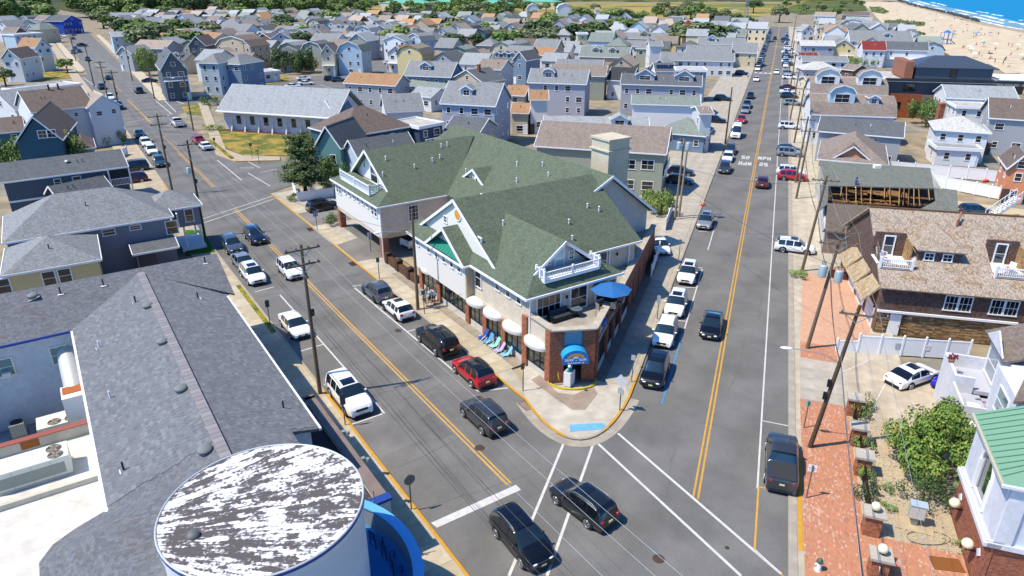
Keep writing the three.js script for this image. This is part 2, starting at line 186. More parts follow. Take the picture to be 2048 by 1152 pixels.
  g.grille = merge([mv(bx(-.1, .02, -.1, .1, -w * .44, w * .44), h - .03, top(h - .15) - .2, 0), bx(h - .12, h + .006, .3, .42, -w * .56, w * .56)]); g.rearb = bx(-h - .015, -h + .1, .3, .48, -w * .7, w * .7); g.plate = [bx(-h - .03, -h + .03, c.B - .32, c.B - .2, -.16, .16), bx(h - .02, h + .03, .44, .54, -.16, .16)];
  g.mirror = [1, -1].map(s => ball(c.cut[c.cut.length - 1][1] - .02, c.B + .07, s * (w + .08), 1, 1, 8, 6)).map((q, i) => { q.translate(-(c.cut[c.cut.length - 1][1] - .02), -c.B - .07, -(i ? -1 : 1) * (w + .08)); q.scale(.09, .08, .12); q.translate(c.cut[c.cut.length - 1][1] - .02, c.B + .08, (i ? -1 : 1) * (w + .06)); return q; });
  const ty = new THREE.CylinderGeometry(c.wr, c.wr, .22, 20).toNonIndexed(); ty.rotateX(Math.PI / 2); g.tyre = toCreasedNormals(ty, .6);
  const rl = []; const dsc = new THREE.CylinderGeometry(c.wr * .66, c.wr * .66, .236, 16).toNonIndexed(); dsc.rotateX(Math.PI / 2); g.hub = dsc; for (let i = 0; i < 5; i++) rl.push(mv(bx(-.045, .045, 0, c.wr * .64, -.124, .124), 0, 0, 0, 0, 0, i * Math.PI * .4)); rl.push((() => { const t = new THREE.TorusGeometry(c.wr * .65, .026, 6, 20).toNonIndexed(); return merge([mv(t, 0, 0, .118), mv(t, 0, 0, -.118)]); })()); g.rim = merge(rl);
  g.wpos = [[wx, 1], [wx, -1], [xr, 1], [xr, -1]].map(([x, s]) => [x, c.wr, s * (w - .085)]);
  g.wheels = merge(g.wpos.map(a => mv(g.tyre, ...a)));
  if (c.bed) g.cover = bx(-h + .14, -1.12, 1.2, 1.232, -w * .78, w * .78), g.tailgate = bx(-h - .012, -h + .02, .62, 1.12, -w * .72, w * .72);
  return g;
}
const RUB = mat('#16171a', { r: .9 }), ALU = mat('#b9bdc1', { r: .3, m: .8 }), DALU = mat('#3a3d40', { r: .4, m: .6 }), LAMP = mat('#dfe6ea', { r: .1, cc: 1 }), TAIL = mat('#a30d12', { r: .2, cc: 1 }), PLATE = mat('#cfcaa2', { r: .5 }), TRIM = mat('#1b1d20', { r: .7 });
const paint = c => mat(c, { r: .32, m: c === '#e9ebec' || c === '#b01018' ? .05 : .35, cc: 1 });
const COLN = { '#e9ebec': 'white', '#0d0f13': 'black', '#3c4046': 'dark grey', '#8e9499': 'silver', '#b01018': 'red', '#14203a': 'navy blue', '#4a5a68': 'blue grey', '#1b3fd0': 'bright blue', '#5c1218': 'maroon', '#2e4552': 'slate blue', '#20262c': 'charcoal', '#c9b400': 'yellow' };
const TYN = { suv: 'crossover', big: 'large sport utility', boxy: 'boxy sport utility', sedan: 'sedan', hatch: 'hatchback', pickup: 'pickup truck', van: 'tall van' };
function car(p, az, type, col, label, o = {}) {
  const g = carGeo(type), full = `${COLN[col]} ${TYN[type]} ${label}`; const c = setF(thing(type === 'pickup' ? 'pickup_truck' : type === 'van' ? 'van' : 'car', full, type === 'pickup' ? 'pickup' : type === 'van' ? 'van' : 'car', o.group || full), p, az, o.y || 0);
  const pm = paint(col); part(c, 'body', g.body, pm);
  const cab = part(c, 'roof', g.cabin, o.roof ? paint(o.roof) : pm);
  if (o.far) { part(c, 'window', g.glass, GLASS); part(c, 'wheel', g.wheels, RUB); return c; }
  part(c, 'underbody', g.under, TRIM); part(c, 'windshield', g.wind, GLASSB); if (g.rear) part(c, 'rear_window', g.rear, GLASS); for (const s of g.side) part(c, 'side_window', s, GLASS);
  if (g.cover) { part(c, 'bed_cover', g.cover, mat('#2b2e31', { r: .8 })); part(c, 'tailgate', g.tailgate, pm); }
  if (o.sun) part(cab, 'sunroof', g.sunroof, GLASS);
  if (type === 'suv' || type === 'big' || type === 'boxy') for (const r of g.rails) part(cab, 'roof_rail', r, o.rail || DALU);
  for (const h of g.head) part(c, 'headlight', h, LAMP); for (const h of g.tail) part(c, 'taillight', h, TAIL); part(c, 'grille', g.grille, TRIM); part(c, 'rear_bumper', g.rearb, TRIM); for (const h of g.plate) part(c, 'number_plate', h, PLATE); for (const h of g.mirror) part(c, 'mirror', h, pm);
  for (const w of g.wpos) { const t = part(c, 'wheel', g.tyre, RUB); t.position.set(...w); part(t, 'hub', g.hub, TRIM); part(t, 'rim', g.rim, o.rim || ALU); }
  return c;
}
const carPx = (px, py, az, type, col, label, o = {}) => car(G(px, py, (CT[type].H) * .5 + (o.y || 0)), az, type, col, label, o);
// ---------- ground, streets, pavements, markings ----------
const ASPH = mat('#82817d', { t: 'asphalt', b: 'asphaltB', bs: .004, r: .93 }), PAINTW = mat('#d5d5d2', { t: 'streak', r: .7 }), PAINTY = mat('#d2a03a', { t: 'streak', r: .7 }), PAINTB = mat('#4a90c4', { t: 'streak', r: .7 }), KERB = concM('#b3aca0'), KERBY = mat('#d29c26', { t: 'streak', r: .7 });
const poly = (P, l) => l.map(a => P(...a));
struct('ground', sheet([[-6000, 300], [6000, 300], [6000, -8000], [-6000, -8000]], -.05), mat('#a8a59c', { t: 'lot', r: .95 }));
const far = -900;
// streets
struct('road', sheet([...poly(LP, [[-15.6, -45], [-3.2, -7.5]]), LP(-3.2, 60), LP(-2.6, 120), LP(-.5, 250), LP(6, 480), LP(-6, 484), LP(-13, 250), LP(-15.1, 120), LP(-15.6, 60)], 0), ASPH);
struct('road', sheet([...poly(RP, [[3.4, -7], [3.4, 480], [15, 480], [15, -45], [3, -45]])], .004), ASPH);
struct('road', sheet([...poly(RP, [[-14, -45], [15, -45], [15, -8], [3.6, -5.2], [1, -7.3], [-1, -7.6], [-3, -6.5], [-14, 4]])], .002), ASPH);
// cross streets
const cross = (a, b, w0, w1) => { };
{ // street beside the lawn, seen between the evergreen and the teal house
  const A = G(440, 350), B = G(760, 322); const C = G(560, 322), D = G(436, 320);
  struct('road', sheet([G(380, 445), G(546, 384), G(640, 352), G(820, 335), G(820, 306), G(560, 322), G(440, 322), G(330, 385)], .006), ASPH);
  struct('road', sheet([G(310, 200), G(352, 228), G(420, 212), G(540, 198), G(700, 175), G(880, 128), G(860, 108), G(760, 118), G(640, 150), G(480, 178), G(420, 186)], .006), ASPH);
  struct('road', sheet([G(640, 176), G(760, 172), G(900, 140), G(1010, 100), G(860, 104), G(700, 140)], .01), ASPH);
  struct('road', sheet([G(150, 148), G(205, 150), G(250, 222), G(180, 215)], .006), ASPH);
}
// markings -------------------------------------------------------------
function strip(P, t, s0, s1, w, m, y = .014) { return sheet(poly(P, [[t - w / 2, s0], [t + w / 2, s0], [t + w / 2, s1], [t - w / 2, s1]]), y); }
const MK = (g, m) => struct('road_marking', merge(g), m);
MK([strip(LP, -9.72, -8.4, 62, .13), strip(LP, -9.42, -8.4, 62, .13)], PAINTY);
MK([strip(LP, -9.6, 76, 104, .13), strip(LP, -9.3, 76, 122, .13), strip(LP, -9.2, 138, 178, .14), strip(LP, -8.9, 138, 178, .14), strip(LP, -8.6, 196, 260, .2), strip(LP, -7.5, 268, 330, .2)], PAINTY);
MK([strip(RP, 9.37, -11.5, 480, .13), strip(RP, 9.67, -11.5, 480, .13)], PAINTY);
const ln = (a, b, w = .14, y = .016) => { const p = G(...a), q = G(...b), d = azOf(p, q), n = dirAz(d + 90); return sheet([[p[0] + n[0] * w / 2, p[1] + n[1] * w / 2], [q[0] + n[0] * w / 2, q[1] + n[1] * w / 2], [q[0] - n[0] * w / 2, q[1] - n[1] * w / 2], [p[0] - n[0] * w / 2, p[1] - n[1] * w / 2]], y); };
MK([strip(RP, 13.15, -9.2, 330, .12), strip(RP, 5.9, 12, 27.5, .12), strip(RP, 5.9, 34, 44, .12)], PAINTW);
MK([ln([957, 783], [709, 576]), ln([705, 573], [735, 568]), ln([957, 783], [1016, 776]), ln([885, 720], [918, 712]), ln([815, 663], [845, 656]), ln([758, 617], [788, 612]), ln([769, 827], [640, 680]), ln([640, 680], [560, 590]), ln([765, 828], [700, 850]), ln([600, 703], [646, 689]), ln([648, 770], [662, 766]), ln([510, 584], [548, 574])], PAINTW);
// crosswalks and stop line at the corner
MK([ln([1131, 878], [1018, 1152], .18), ln([1189, 881], [1094, 1152], .18), ln([1189, 881], [1482, 1152], .18), ln([1236, 867], [1562, 1148], .18)], PAINTW);
MK([sheet([G(862, 1046), G(874, 1056), G(1042, 980), G(1032, 970)], .018)], PAINTW);
MK([ln([380, 446], [546, 392], .16), ln([408, 446], [548, 398], .16), ln([360, 412], [380, 446], .16), ln([434, 320], [484, 361], .16), ln([486, 318], [520, 336], .16), ln([520, 345], [556, 338], .16), ln([496, 346], [540, 372], .16), ln([480, 336], [508, 336], .2)], PAINTW);
MK([ln([166, 155], [192, 174], .2), ln([312, 202], [344, 229], .2), ln([328, 200], [352, 224], .2), ln([340, 198], [368, 208], .3), ln([252, 246], [340, 229], .2), ln([290, 243], [338, 231], .2), ln([212, 230], [222, 248], .2), ln([228, 229], [239, 245], .2)], PAINTW);
MK([ln([1517, 974], [1509, 1100], .12), ln([1509, 1100], [1566, 1152], .12), ln([1519, 974], [1582, 988], .12)], PAINTY);
MK([ln([1526, 842], [1577, 852], .1), ln([1510, 1100], [1562, 1148], .1, .02), ln([1394, 576], [1352, 574]), ln([1374, 643], [1342, 640]), ln([1397, 463], [1428, 462]), ln([1405, 536], [1388, 535])], PAINTW);
MK([strip(RP, 5.85, -1.5, 11, .13), ln([1284, 771], [1334, 778], .13), ln([1340, 712], [1356, 712], .13)], PAINTB);
MK([strip(RP, 11.4, 322, 323.2, 6.6), strip(RP, 9.2, 214.5, 215.7, 11)].concat([0, 1, 2, 3, 4, 5, 6].map(i => strip(RP, 4.4 + i * 1.6, 214, 218, .7))), PAINTW);
MK([ln([590, 178], [625, 186], .15), ln([640, 170], [668, 178], .15), ln([655, 178], [690, 190], .15)], PAINTW);
// "25 MPH" on both lanes, built as flat painted strokes
{
  const glyph = { 2: ['111', '001', '111', '100', '111'], 5: ['111', '100', '111', '001', '111'], M: ['101', '111', '111', '101', '101'], P: ['111', '101', '111', '100', '100'], H: ['101', '101', '111', '101', '101'] };
  const text = (str, px, py, flip) => { const g = [], c = RI(G(px, py)), U = flip ? -1 : 1; [...str].forEach((ch, k) => { if (ch === ' ') return; glyph[ch].forEach((row, j) => [...row].forEach((b, i) => { if (b === '1') { const t = c[0] + U * ((k - (str.length - 1) / 2) * .78 + (i - 1) * .2), s = c[1] + U * (2 - j) * .52; g.push(sheet(poly(RP, [[t - .1, s - .26], [t + .1, s - .26], [t + .1, s + .26], [t - .1, s + .26]]), .016)); } })); }); return g; };
  MK([...text('25', 1491, 315, true), ...text('MPH', 1490, 327, true), ...text('MPH', 1529, 317), ...text('25', 1527, 329)], PAINTW);
}
// manholes, drain grates and patched asphalt
function manhole(px, py, r, lab) { const p = G(px, py), o = thing('manhole_cover', lab, 'manhole cover'); o.position.set(p[0], .006, p[1]); part(o, 'frame', lathe([[r * .86, .012], [r * .86, .022], [r, .022], [r, 0]], 24), mat('#4a4038', { r: .8, m: .3 })); const l = [lathe([[0, .016], [r * .84, .016], [r * .84, 0]], 24)]; for (let i = -3; i <= 3; i++) { const q = Math.sqrt(Math.max(0, .6 - (i / 4) * (i / 4))) * r; l.push(bx(-q, q, .014, .024, i * r / 4.6 - .02, i * r / 4.6 + .02)); } part(o, 'lid', l, mat('#55463c', { r: .75, m: .4 })); }
manhole(1317, 1118, .34, 'round iron manhole cover in the middle of the open crossing'); manhole(959, 896, .34, 'round iron manhole cover on the yellow centre line before the stop line'); manhole(797, 661, .34, 'round manhole cover in the lane beside the parked black vehicle'); manhole(1454, 1096, .13, 'small round iron valve cover between the crosswalk lines');
function grate(px, py, az, lab) { const o = setF(thing('drain_grate', lab, 'drain'), G(px, py), az, .008); part(o, 'frame', merge([bx(-.62, .62, 0, .02, -.34, -.28), bx(-.62, .62, 0, .02, .28, .34), bx(-.62, -.56, 0, .02, -.28, .28), bx(.56, .62, 0, .02, -.28, .28)]), mat('#5a4334', { r: .8, m: .3 })); for (let i = 0; i < 9; i++) part(o, 'bar', boxGeo(.05, .02, .56), mat('#5e4434', { r: .8, m: .3 })).position.set(-.48 + i * .12, .008, 0); part(o, 'pit', bx(-.56, .56, -.004, .001, -.28, .28), mat('#1a1614')); }
grate(1051, 812, AZL, 'rusty drain grate at the kerb before the shop entrance'); grate(705, 528, AZL, 'rusty drain grate at the kerb before the carport'); grate(620, 459, AZL, 'rusty drain grate at the kerb by the blue parking sign');
const PATCH = mat('#777674', { t: 'asphalt', r: .95 }), PATCH2 = mat('#8b8a88', { t: 'asphalt', r: .95 });
const pt = (m, ...q) => struct('asphalt_patch', sheet(q.map(a => G(...a)), .009), m);
pt(PATCH, [838, 838], [862, 826], [905, 868], [878, 880]); pt(PATCH2, [560, 520], [600, 508], [640, 548], [598, 560]); pt(PATCH2, [700, 850], [770, 828], [845, 880], [760, 915]); pt(PATCH2, [152, 122], [205, 118], [240, 140], [168, 141]); pt(PATCH, [1585, 470], [1470, 470], [1472, 466], [1586, 466]);
{ const r = rng(52), g = []; const crack = (P, t, s, dt, ds, n) => { for (let i = 0; i < n; i++) { const t2 = t + dt * (.6 + r() * .8) + (r() - .5) * .25, s2 = s + ds * (.6 + r() * .8) + (r() - .5) * .25; const a = P(t, s), b = P(t2, s2), d = dirAz(azOf(a, b) + 90), w = .012 + r() * .016; g.push(sheet([[a[0] + d[0] * w, a[1] + d[1] * w], [b[0] + d[0] * w, b[1] + d[1] * w], [b[0] - d[0] * w, b[1] - d[1] * w], [a[0] - d[0] * w, a[1] - d[1] * w]], .011)); t = t2; s = s2; } }; for (let i = 0; i < 26; i++) crack(LP, -15, -8 + i * 4.6 + r() * 3, .95, r() * .3 - .1, 6 + Math.floor(r() * 7)); for (let i = 0; i < 14; i++) crack(LP, -14 + r() * 9, -8 + i * 8, .05, .9, 5 + Math.floor(r() * 9)); for (let i = 0; i < 16; i++) crack(RP, 4 + r() * 6, -12 + i * 9, .8, r() * .4 - .2, 3 + Math.floor(r() * 6)); for (let i = 0; i < 8; i++) crack(RP, 5 + r() * 8, -12 + i * 14, .03, .9, 6 + Math.floor(r() * 8)); const o = solo('sealed_cracks', g, mat('#5b5a58', { r: .95 }), 'thin dark sealed cracks wandering over both streets', 'cracks'); o.userData.kind = 'stuff'; }
// pavements: raised body with kerb, then slabs -------------------------------
const WALK = concM('#c9bda4'), WALK2 = concM('#c2b69f'), WALK3 = concM('#d2c8b3'), WALKG = concM('#bdb7ab'), WALKR = concM('#cbbfb0');
const pave = struct('pavement', merge([block([...poly(LP, [[-3.2, -4.5], [-3.2, 67], [40, 67], [40, 30], [0, 10]])], -.1, .1), block([...poly(RP, [[3.4, -1], [3.4, 480], [-6, 480], [-6, 4]])], -.1, .098)]), WALKG);
function slabs(P, t0, t1, s0, s1, n, mats, y = .1, nm = 'paving_slab') { const l = (s1 - s0) / n; const g = bx(-(t1 - t0) / 2, (t1 - t0) / 2, -.02, .03, -l / 2 + .012, l / 2 - .012), az = P === LP ? AZL + 90 : AZR + 90; for (let i = 0; i < n; i++) { const o = part(pave, nm, g, mats[(i * 7 + (i >> 2)) % mats.length]); setF(o, P((t0 + t1) / 2, s0 + (i + .5) * l), az, y); } }
slabs(LP, -2.95, -1.15, 3.6, 64, 38, [WALK, WALK2, WALK, WALK3]); slabs(LP, -1.1, -.2, 3.6, 28, 16, [concM('#a89c8c'), concM('#a3998b')]);
slabs(RP, 1.05, 2.9, 0, 150, 88, [WALKG, concM('#c4beb2'), WALKG]); slabs(RP, .12, 1.0, 0, 28, 18, [concM('#8f7f78'), concM('#96877e')]);
{ // the rounded corner
  const c = [...Array(13)].map((_, i) => { const a = R(AZL + 90 + 90) ; return null; });
  const arc = []; const A = LP(-3.2, -1), B = RP(3.4, -1.5), K = G(1162, 882); for (let i = 0; i <= 14; i++) { const t = i / 14, u = 1 - t, Q = [2 * K[0] - (A[0] + B[0]) / 2, 2 * K[1] - (A[1] + B[1]) / 2]; arc.push([u * u * A[0] + 2 * u * t * Q[0] + t * t * B[0], u * u * A[1] + 2 * u * t * Q[1] + t * t * B[1]]); }
  part(pave, 'corner', block([...arc, RP(1, 4), LP(1, 6)], -.1, .104), concM('#cdc7ba'));
  const kerb = (pts, w, m, nm) => { const l = []; for (let i = 0; i < pts.length - 1; i++) { const a = pts[i], b = pts[i + 1], d = azOf(a, b), n = dirAz(d - 90), L = Math.hypot(b[0] - a[0], b[1] - a[1]) + .02; l.push(mv(bx(0, L, -.1, .135, -w, 0), a[0], 0, a[1], R(90 - d))); } return part(pave, nm, l, m); };
  kerb(arc.slice(0, 6), .18, KERBY, 'yellow_kerb'); kerb(arc.slice(5, 11), .18, KERB, 'dropped_kerb'); kerb(arc.slice(10), .18, KERBY, 'yellow_kerb');
  kerb([LP(-3.2, 4), LP(-3.2, -1)], .18, KERBY, 'yellow_kerb'); kerb([LP(-3.2, 27), LP(-3.2, 4)], .18, KERB, 'kerb'); kerb([LP(-3.2, 41), LP(-3.2, 27)], .18, KERBY, 'yellow_kerb'); kerb([LP(-3.2, 48), LP(-3.2, 41)], .18, KERB, 'kerb'); kerb([LP(-3.2, 67), LP(-3.2, 48)], .18, KERBY, 'yellow_kerb');
  kerb([RP(3.4, -1.5), RP(3.4, 2)], .18, KERBY, 'yellow_kerb'); kerb([RP(3.4, 2), RP(3.4, 480)], .18, KERB, 'kerb');
  part(pave, 'gutter', sheet([...arc.map((p, i) => { const q = arc[Math.max(0, i - 1)], r = arc[Math.min(14, i + 1)], n = dirAz(azOf(q, r) + 90); return [p[0] + n[0] * .75, p[1] + n[1] * .75]; }), ...arc.slice().reverse()], .02), KERB);
  part(pave, 'tactile_pad', block([G(1140, 852), G(1206, 848), G(1218, 860), G(1140, 866)].map(p => p), .08, .125), mat('#6fb0d8', { t: 'streak', r: .8 }));
  part(pave, 'paver_apron', block([G(1080, 752), G(1116, 788), G(1148, 792), G(1186, 774), G(1195, 790), G(1170, 822), G(1144, 822), G(1112, 800), G(1062, 762)], .08, .118), concM('#a8988a'));
  // other side of the left street
  const pl = part(pave, 'walk', block(poly(LP, [[-15.6, -45], [-15.6, 480], [-18.4, 480], [-18.4, -45]]), -.1, .12), WALK2);
  kerb([LP(-15.6, -14), LP(-15.6, 9)], .18, KERBY, 'yellow_kerb'); kerb([LP(-15.6, 9), LP(-15.6, 62)], .18, KERB, 'kerb'); kerb([LP(-15.6, 62), LP(-15.6, 82)], .18, KERBY, 'yellow_kerb');
  slabs(LP, -18.3, -15.85, -14, 34, 26, [WALK, WALK3, WALK], .12);
  // right street, east side: kerb, concrete walk and brick paving
  part(pave, 'walk', block(poly(RP, [[15, -45], [15, 480], [24, 480], [24, -45]]), -.1, .09), concM('#c9c0ae'));
  slabs(RP, 15.9, 19.1, 2.8, 9.6, 4, [WALKG, concM('#c6bfb4')], .1);
  kerb([RP(15, 480), RP(15, -4)], .5, KERB, 'kerb'); kerb([RP(15.55, -4.5), RP(15.55, -14)], .25, KERBY, 'yellow_kerb'); kerb([RP(15, -4), RP(15, -20)], .5, KERB, 'kerb');
  // pavements along the lawn and further up the left street
  part(pave, 'walk', block([G(396, 205), G(412, 202), G(452, 300), G(486, 312), G(560, 314), G(560, 322), G(470, 324), G(432, 310)], -.1, .13), WALK2);
  kerb([G(470, 324), G(560, 322)], .2, KERBY, 'yellow_kerb'); kerb([G(420, 296), G(470, 324)], .2, KERBY, 'yellow_kerb');
  part(pave, 'walk', block([G(192, 70), G(200, 70), G(340, 192), G(440, 180), G(440, 188), G(318, 202)], -.1, .1), WALK3);
  part(pave, 'walk', block([G(100, 70), G(108, 70), G(170, 140), G(158, 148)], -.1, .1), WALK3); part(pave, 'walk', block([G(186, 180), G(205, 188), G(226, 232), G(200, 232)], -.1, .1), WALK3); part(pave, 'walk', block([G(205, 252), G(246, 250), G(346, 392), G(270, 392)], -.1, .1), concM('#c8bda8'));
}
// brick paving on the east side, each brick real
function bricks(P, t0, t1, s0, s1, rot, seed) {
  const r = rng(seed), b = [], bw = .2, bh = .1; for (let t = t0; t < t1; t += bh + .006) for (let s = s0 + ((Math.round((t - t0) / .106) & 1) * .1); s < s1; s += bw + .006) b.push([t + bh / 2, s + bw / 2]);
  const im = new THREE.InstancedMesh(bx(-bh / 2, bh / 2, 0, .06, -bw / 2, bw / 2), mat('#ffffff', { r: .9 }), b.length), m = new THREE.Matrix4(), q = new THREE.Quaternion().setFromAxisAngle(new THREE.Vector3(0, 1, 0), R(90 - AZR - 90)), c = new THREE.Color(), sc = new THREE.Vector3(1, 1, 1);
  b.forEach(([t, s], i) => { const p = P(t, s); m.compose(new THREE.Vector3(p[0], .045 + r() * .008, p[1]), q, sc); im.setMatrixAt(i, m); const worn = vn(t * .9 + 40, s * .5 + 40, 512, 12), k = .9 + .2 * r(); if (r() < .06 + (worn > .7 ? .14 : 0)) c.setRGB(.5 * k, .3 * k, .22 * k); else if (r() < .08) c.setRGB(.34 * k, .17 * k, .11 * k); else c.setRGB(.44 * k, .18 * k + .03 * r(), .11 * k); im.setColorAt(i, c); });
  im.name = numbered('brick_paving'); im.castShadow = im.receiveShadow = true; im.userData = { label: 'worn red brick paving laid along the pavement', category: 'brick paving', kind: 'stuff' }; scene.add(im);
}
bricks(RP, 15.85, 19.2, -20, 2.7, 0, 11); bricks(RP, 19.2, 24.2, -20, -11.4, 0, 12); bricks(RP, 16, 18.9, 9.7, 12.6, 0, 13);
// ---------- the green-roofed corner building (local x = across from the left street, z = -along) ----------
const hero = setF(thing('corner_building', 'long cream corner building with green shingle roofs above a beach shop', 'building'), OL, AZL + 90);
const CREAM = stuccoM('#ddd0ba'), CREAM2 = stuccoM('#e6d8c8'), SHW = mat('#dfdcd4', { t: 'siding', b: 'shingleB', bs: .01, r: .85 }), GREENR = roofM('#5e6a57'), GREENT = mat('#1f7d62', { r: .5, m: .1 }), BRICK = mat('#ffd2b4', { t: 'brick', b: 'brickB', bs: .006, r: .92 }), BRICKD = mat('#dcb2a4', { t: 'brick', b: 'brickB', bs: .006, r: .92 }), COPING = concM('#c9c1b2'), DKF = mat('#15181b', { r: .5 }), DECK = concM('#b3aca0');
const h3 = (t, h, s) => [t, h, -s];
const rs = (name, pts, th = .18, m = GREENR) => part(hero, name, slab(pts.map(p => h3(...p)), th), m);
rs('roof_slope', [[-.45, 6.5, 2.85], [1.25, 7.69, 4.4], [4.55, 10, 4.4], [4.55, 10, 13.63], [.8, 7.375, 9.2], [.8, 7.375, 23.9], [-.45, 6.5, 23.9]]);
rs('roof_slope', [[9.8, 6.5, 2.85], [9.8, 6.5, 8.1], [4.55, 10, 13.63], [4.55, 10, 4.4], [7.86, 7.69, 4.4]]);
rs('roof_slope', [[-.45, 6.5, 2.85], [9.8, 6.5, 2.85], [7.86, 7.69, 4.4], [1.25, 7.69, 4.4]]);
rs('roof_slope', [[.3, 6.5, 7.95], [16.75, 6.5, 7.95], [16.75, 11.4, 15.9], [.3, 11.4, 15.9]]);
rs('roof_slope', [[.3, 6.5, 23.85], [16.75, 6.5, 23.85], [16.75, 11.4, 15.9], [.3, 11.4, 15.9]]);
rs('roof_slope', [[18, 11.45, 14], [8.4, 6.5, 14.1], [8.4, 6.5, 47], [18, 11.45, 47]]);
rs('roof_slope', [[18, 11.45, 14], [24.6, 6.5, 14], [24.6, 6.5, 47], [18, 11.45, 47]]);
rs('roof_slope', [[-.45, 6.5, 32.2], [9, 6.5, 32.2], [17, 11.2, 40.2], [1.75, 11.2, 40.2], [1.75, 7.56, 34]]);
rs('roof_slope', [[-.45, 6.5, 47], [9, 6.5, 47], [17, 11.2, 40.2], [1.75, 11.2, 40.2], [1.75, 7.6, 45.2]]);
rs('roof_slope', [[-.45, 6.5, 32.2], [1.85, 7.56, 34], [1.85, 7.56, 45.3], [-.45, 6.5, 47]]);
// bay gable on the left street
rs('bay_roof', [[-1.1, 6.4, 11.75], [1.7, 6.4, 11.75], [1.7, 9.05, 15.6], [-1.1, 9.05, 15.6]]); rs('bay_roof', [[-1.1, 6.4, 19.45], [1.7, 6.4, 19.45], [1.7, 9.05, 15.6], [-1.1, 9.05, 15.6]]); rs('bay_roof', [[-1.1, 6.4, 19.4], [-1.1, 6.4, 23.4], [-.3, 6.75, 23.4], [-.3, 6.75, 19.4]]);
// dormer on the connecting roof
rs('dormer_roof', [[11.4, 7.2, 27.4], [16.2, 7.4, 27.4], [16.6, 9.55, 31.2], [11.4, 9.45, 31.2]]); rs('dormer_roof', [[11.4, 7.2, 35], [16.2, 7.4, 35], [16.6, 9.55, 31.2], [11.4, 9.45, 31.2]]);
{ const g = (t, s0, s1, h, sc, H, m) => { const a = wallExt([[s0, h], [s1, h], [sc, H]], -.1, .1); a.rotateY(Math.PI / 2); a.translate(t, 0, 0); part(hero, 'gable_wall', a, m); }; g(.62, 9, 22.9, 6.9, 15.9, 11.2, SHW); g(-.3, 12.3, 18.9, 6.5, 15.6, 8.8, SHW); g(2.6, 34.6, 45.4, 7.3, 40.2, 10.9, SHW); g(11.75, 28, 34.4, 7.4, 31.2, 9.2, SHW); }
{ const a = wallExt([[1.6, 7.4], [7.5, 7.4], [4.55, 9.85]], -.1, .1); part(hero, 'gable_wall', a.translate(0, 0, -5.3), stuccoM('#cfcbc6')); const b = wallExt([[16, 4.1], [24.1, 4.1], [24.1, 6.6], [18, 11.2], [12, 8]], -.1, .1); part(hero, 'gable_wall', b.translate(0, 0, -15), stuccoM('#d2ccc4')); }
// white rakes and fascias
const bar = (nm, a, b, w = .2, d = .09, m = WHITE) => { const A = V3(h3(...a)), B = V3(h3(...b)), L = A.distanceTo(B), g = bx(-d / 2, d / 2, -w, .02, 0, L); const o = part(hero, nm, g, m); o.position.copy(A); o.lookAt(B); o.position.copy(A); const q = new THREE.Matrix4().lookAt(B, A, new THREE.Vector3(0, 1, 0)); o.quaternion.setFromRotationMatrix(q); return o; };
for (const [a, b] of [[[.26, 6.5, 7.95], [.26, 11.4, 15.9]], [[.26, 6.5, 23.85], [.26, 11.4, 15.9]], [[1.25, 7.67, 4.34], [4.55, 9.98, 4.34]], [[7.86, 7.67, 4.34], [4.55, 9.98, 4.34]], [[-1.15, 6.4, 11.75], [-1.15, 9.03, 15.6]], [[-1.15, 6.4, 19.45], [-1.15, 9.03, 15.6]], [[1.7, 7.56, 34], [1.7, 11.18, 40.2]], [[1.7, 7.6, 45.2], [1.7, 11.18, 40.2]], [[11.35, 7.18, 27.4], [11.35, 9.43, 31.2]], [[11.35, 7.18, 35], [11.35, 9.43, 31.2]], [[14.6, 9.75, 13.94], [18, 11.43, 13.94]], [[24.6, 6.5, 13.94], [18, 11.43, 13.94]]]) bar('rake_board', a, b, .24);
for (const [a, b] of [[[-.5, 6.48, 2.8], [-.5, 6.48, 11.7]], [[-.5, 6.48, 2.8], [9.85, 6.48, 2.8]], [[9.9, 6.48, 7.9], [16.8, 6.48, 7.9]], [[-1.14, 6.38, 11.8], [-1.14, 6.38, 23.4]], [[-.5, 6.48, 32.15], [9.2, 6.48, 32.15]], [[-.5, 6.48, 32.15], [-.5, 6.48, 47]], [[-1.1, 6.42, 11.7], [-.5, 6.42, 11.7]]]) bar('gutter', a, b, .16, .12);
for (const [s0, n] of [[12.1, 13]]) { part(hero, 'pent_roof', slab([[-1.05, 6.55, 12.2], [-1.05, 6.55, 19], [-.25, 7.5, 17.6], [-.25, 7.5, 13.6]].map(p => h3(...p)), .06), GREENT); for (let i = 0; i < n; i++) { const s = s0 + .35 + i * .5; if (s > 18.8) break; const k = Math.min(1, Math.min((s - 12.2) / 1.4, (19 - s) / 1.4)); part(hero, 'standing_seam', slab([[-1.06, 6.58, s], [-1.06, 6.58, s + .05], [-1.05 + .8 * k, 6.58 + .95 * k, s + .05], [-1.05 + .8 * k, 6.58 + .95 * k, s]].map(p => h3(...p)), .05), GREENT); } }
part(hero, 'pent_roof', slab([[10.9, 7.0, 28.4], [10.9, 7.0, 33.5], [12.3, 7.7, 33], [12.3, 7.7, 29]].map(p => h3(...p)), .06), GREENT);
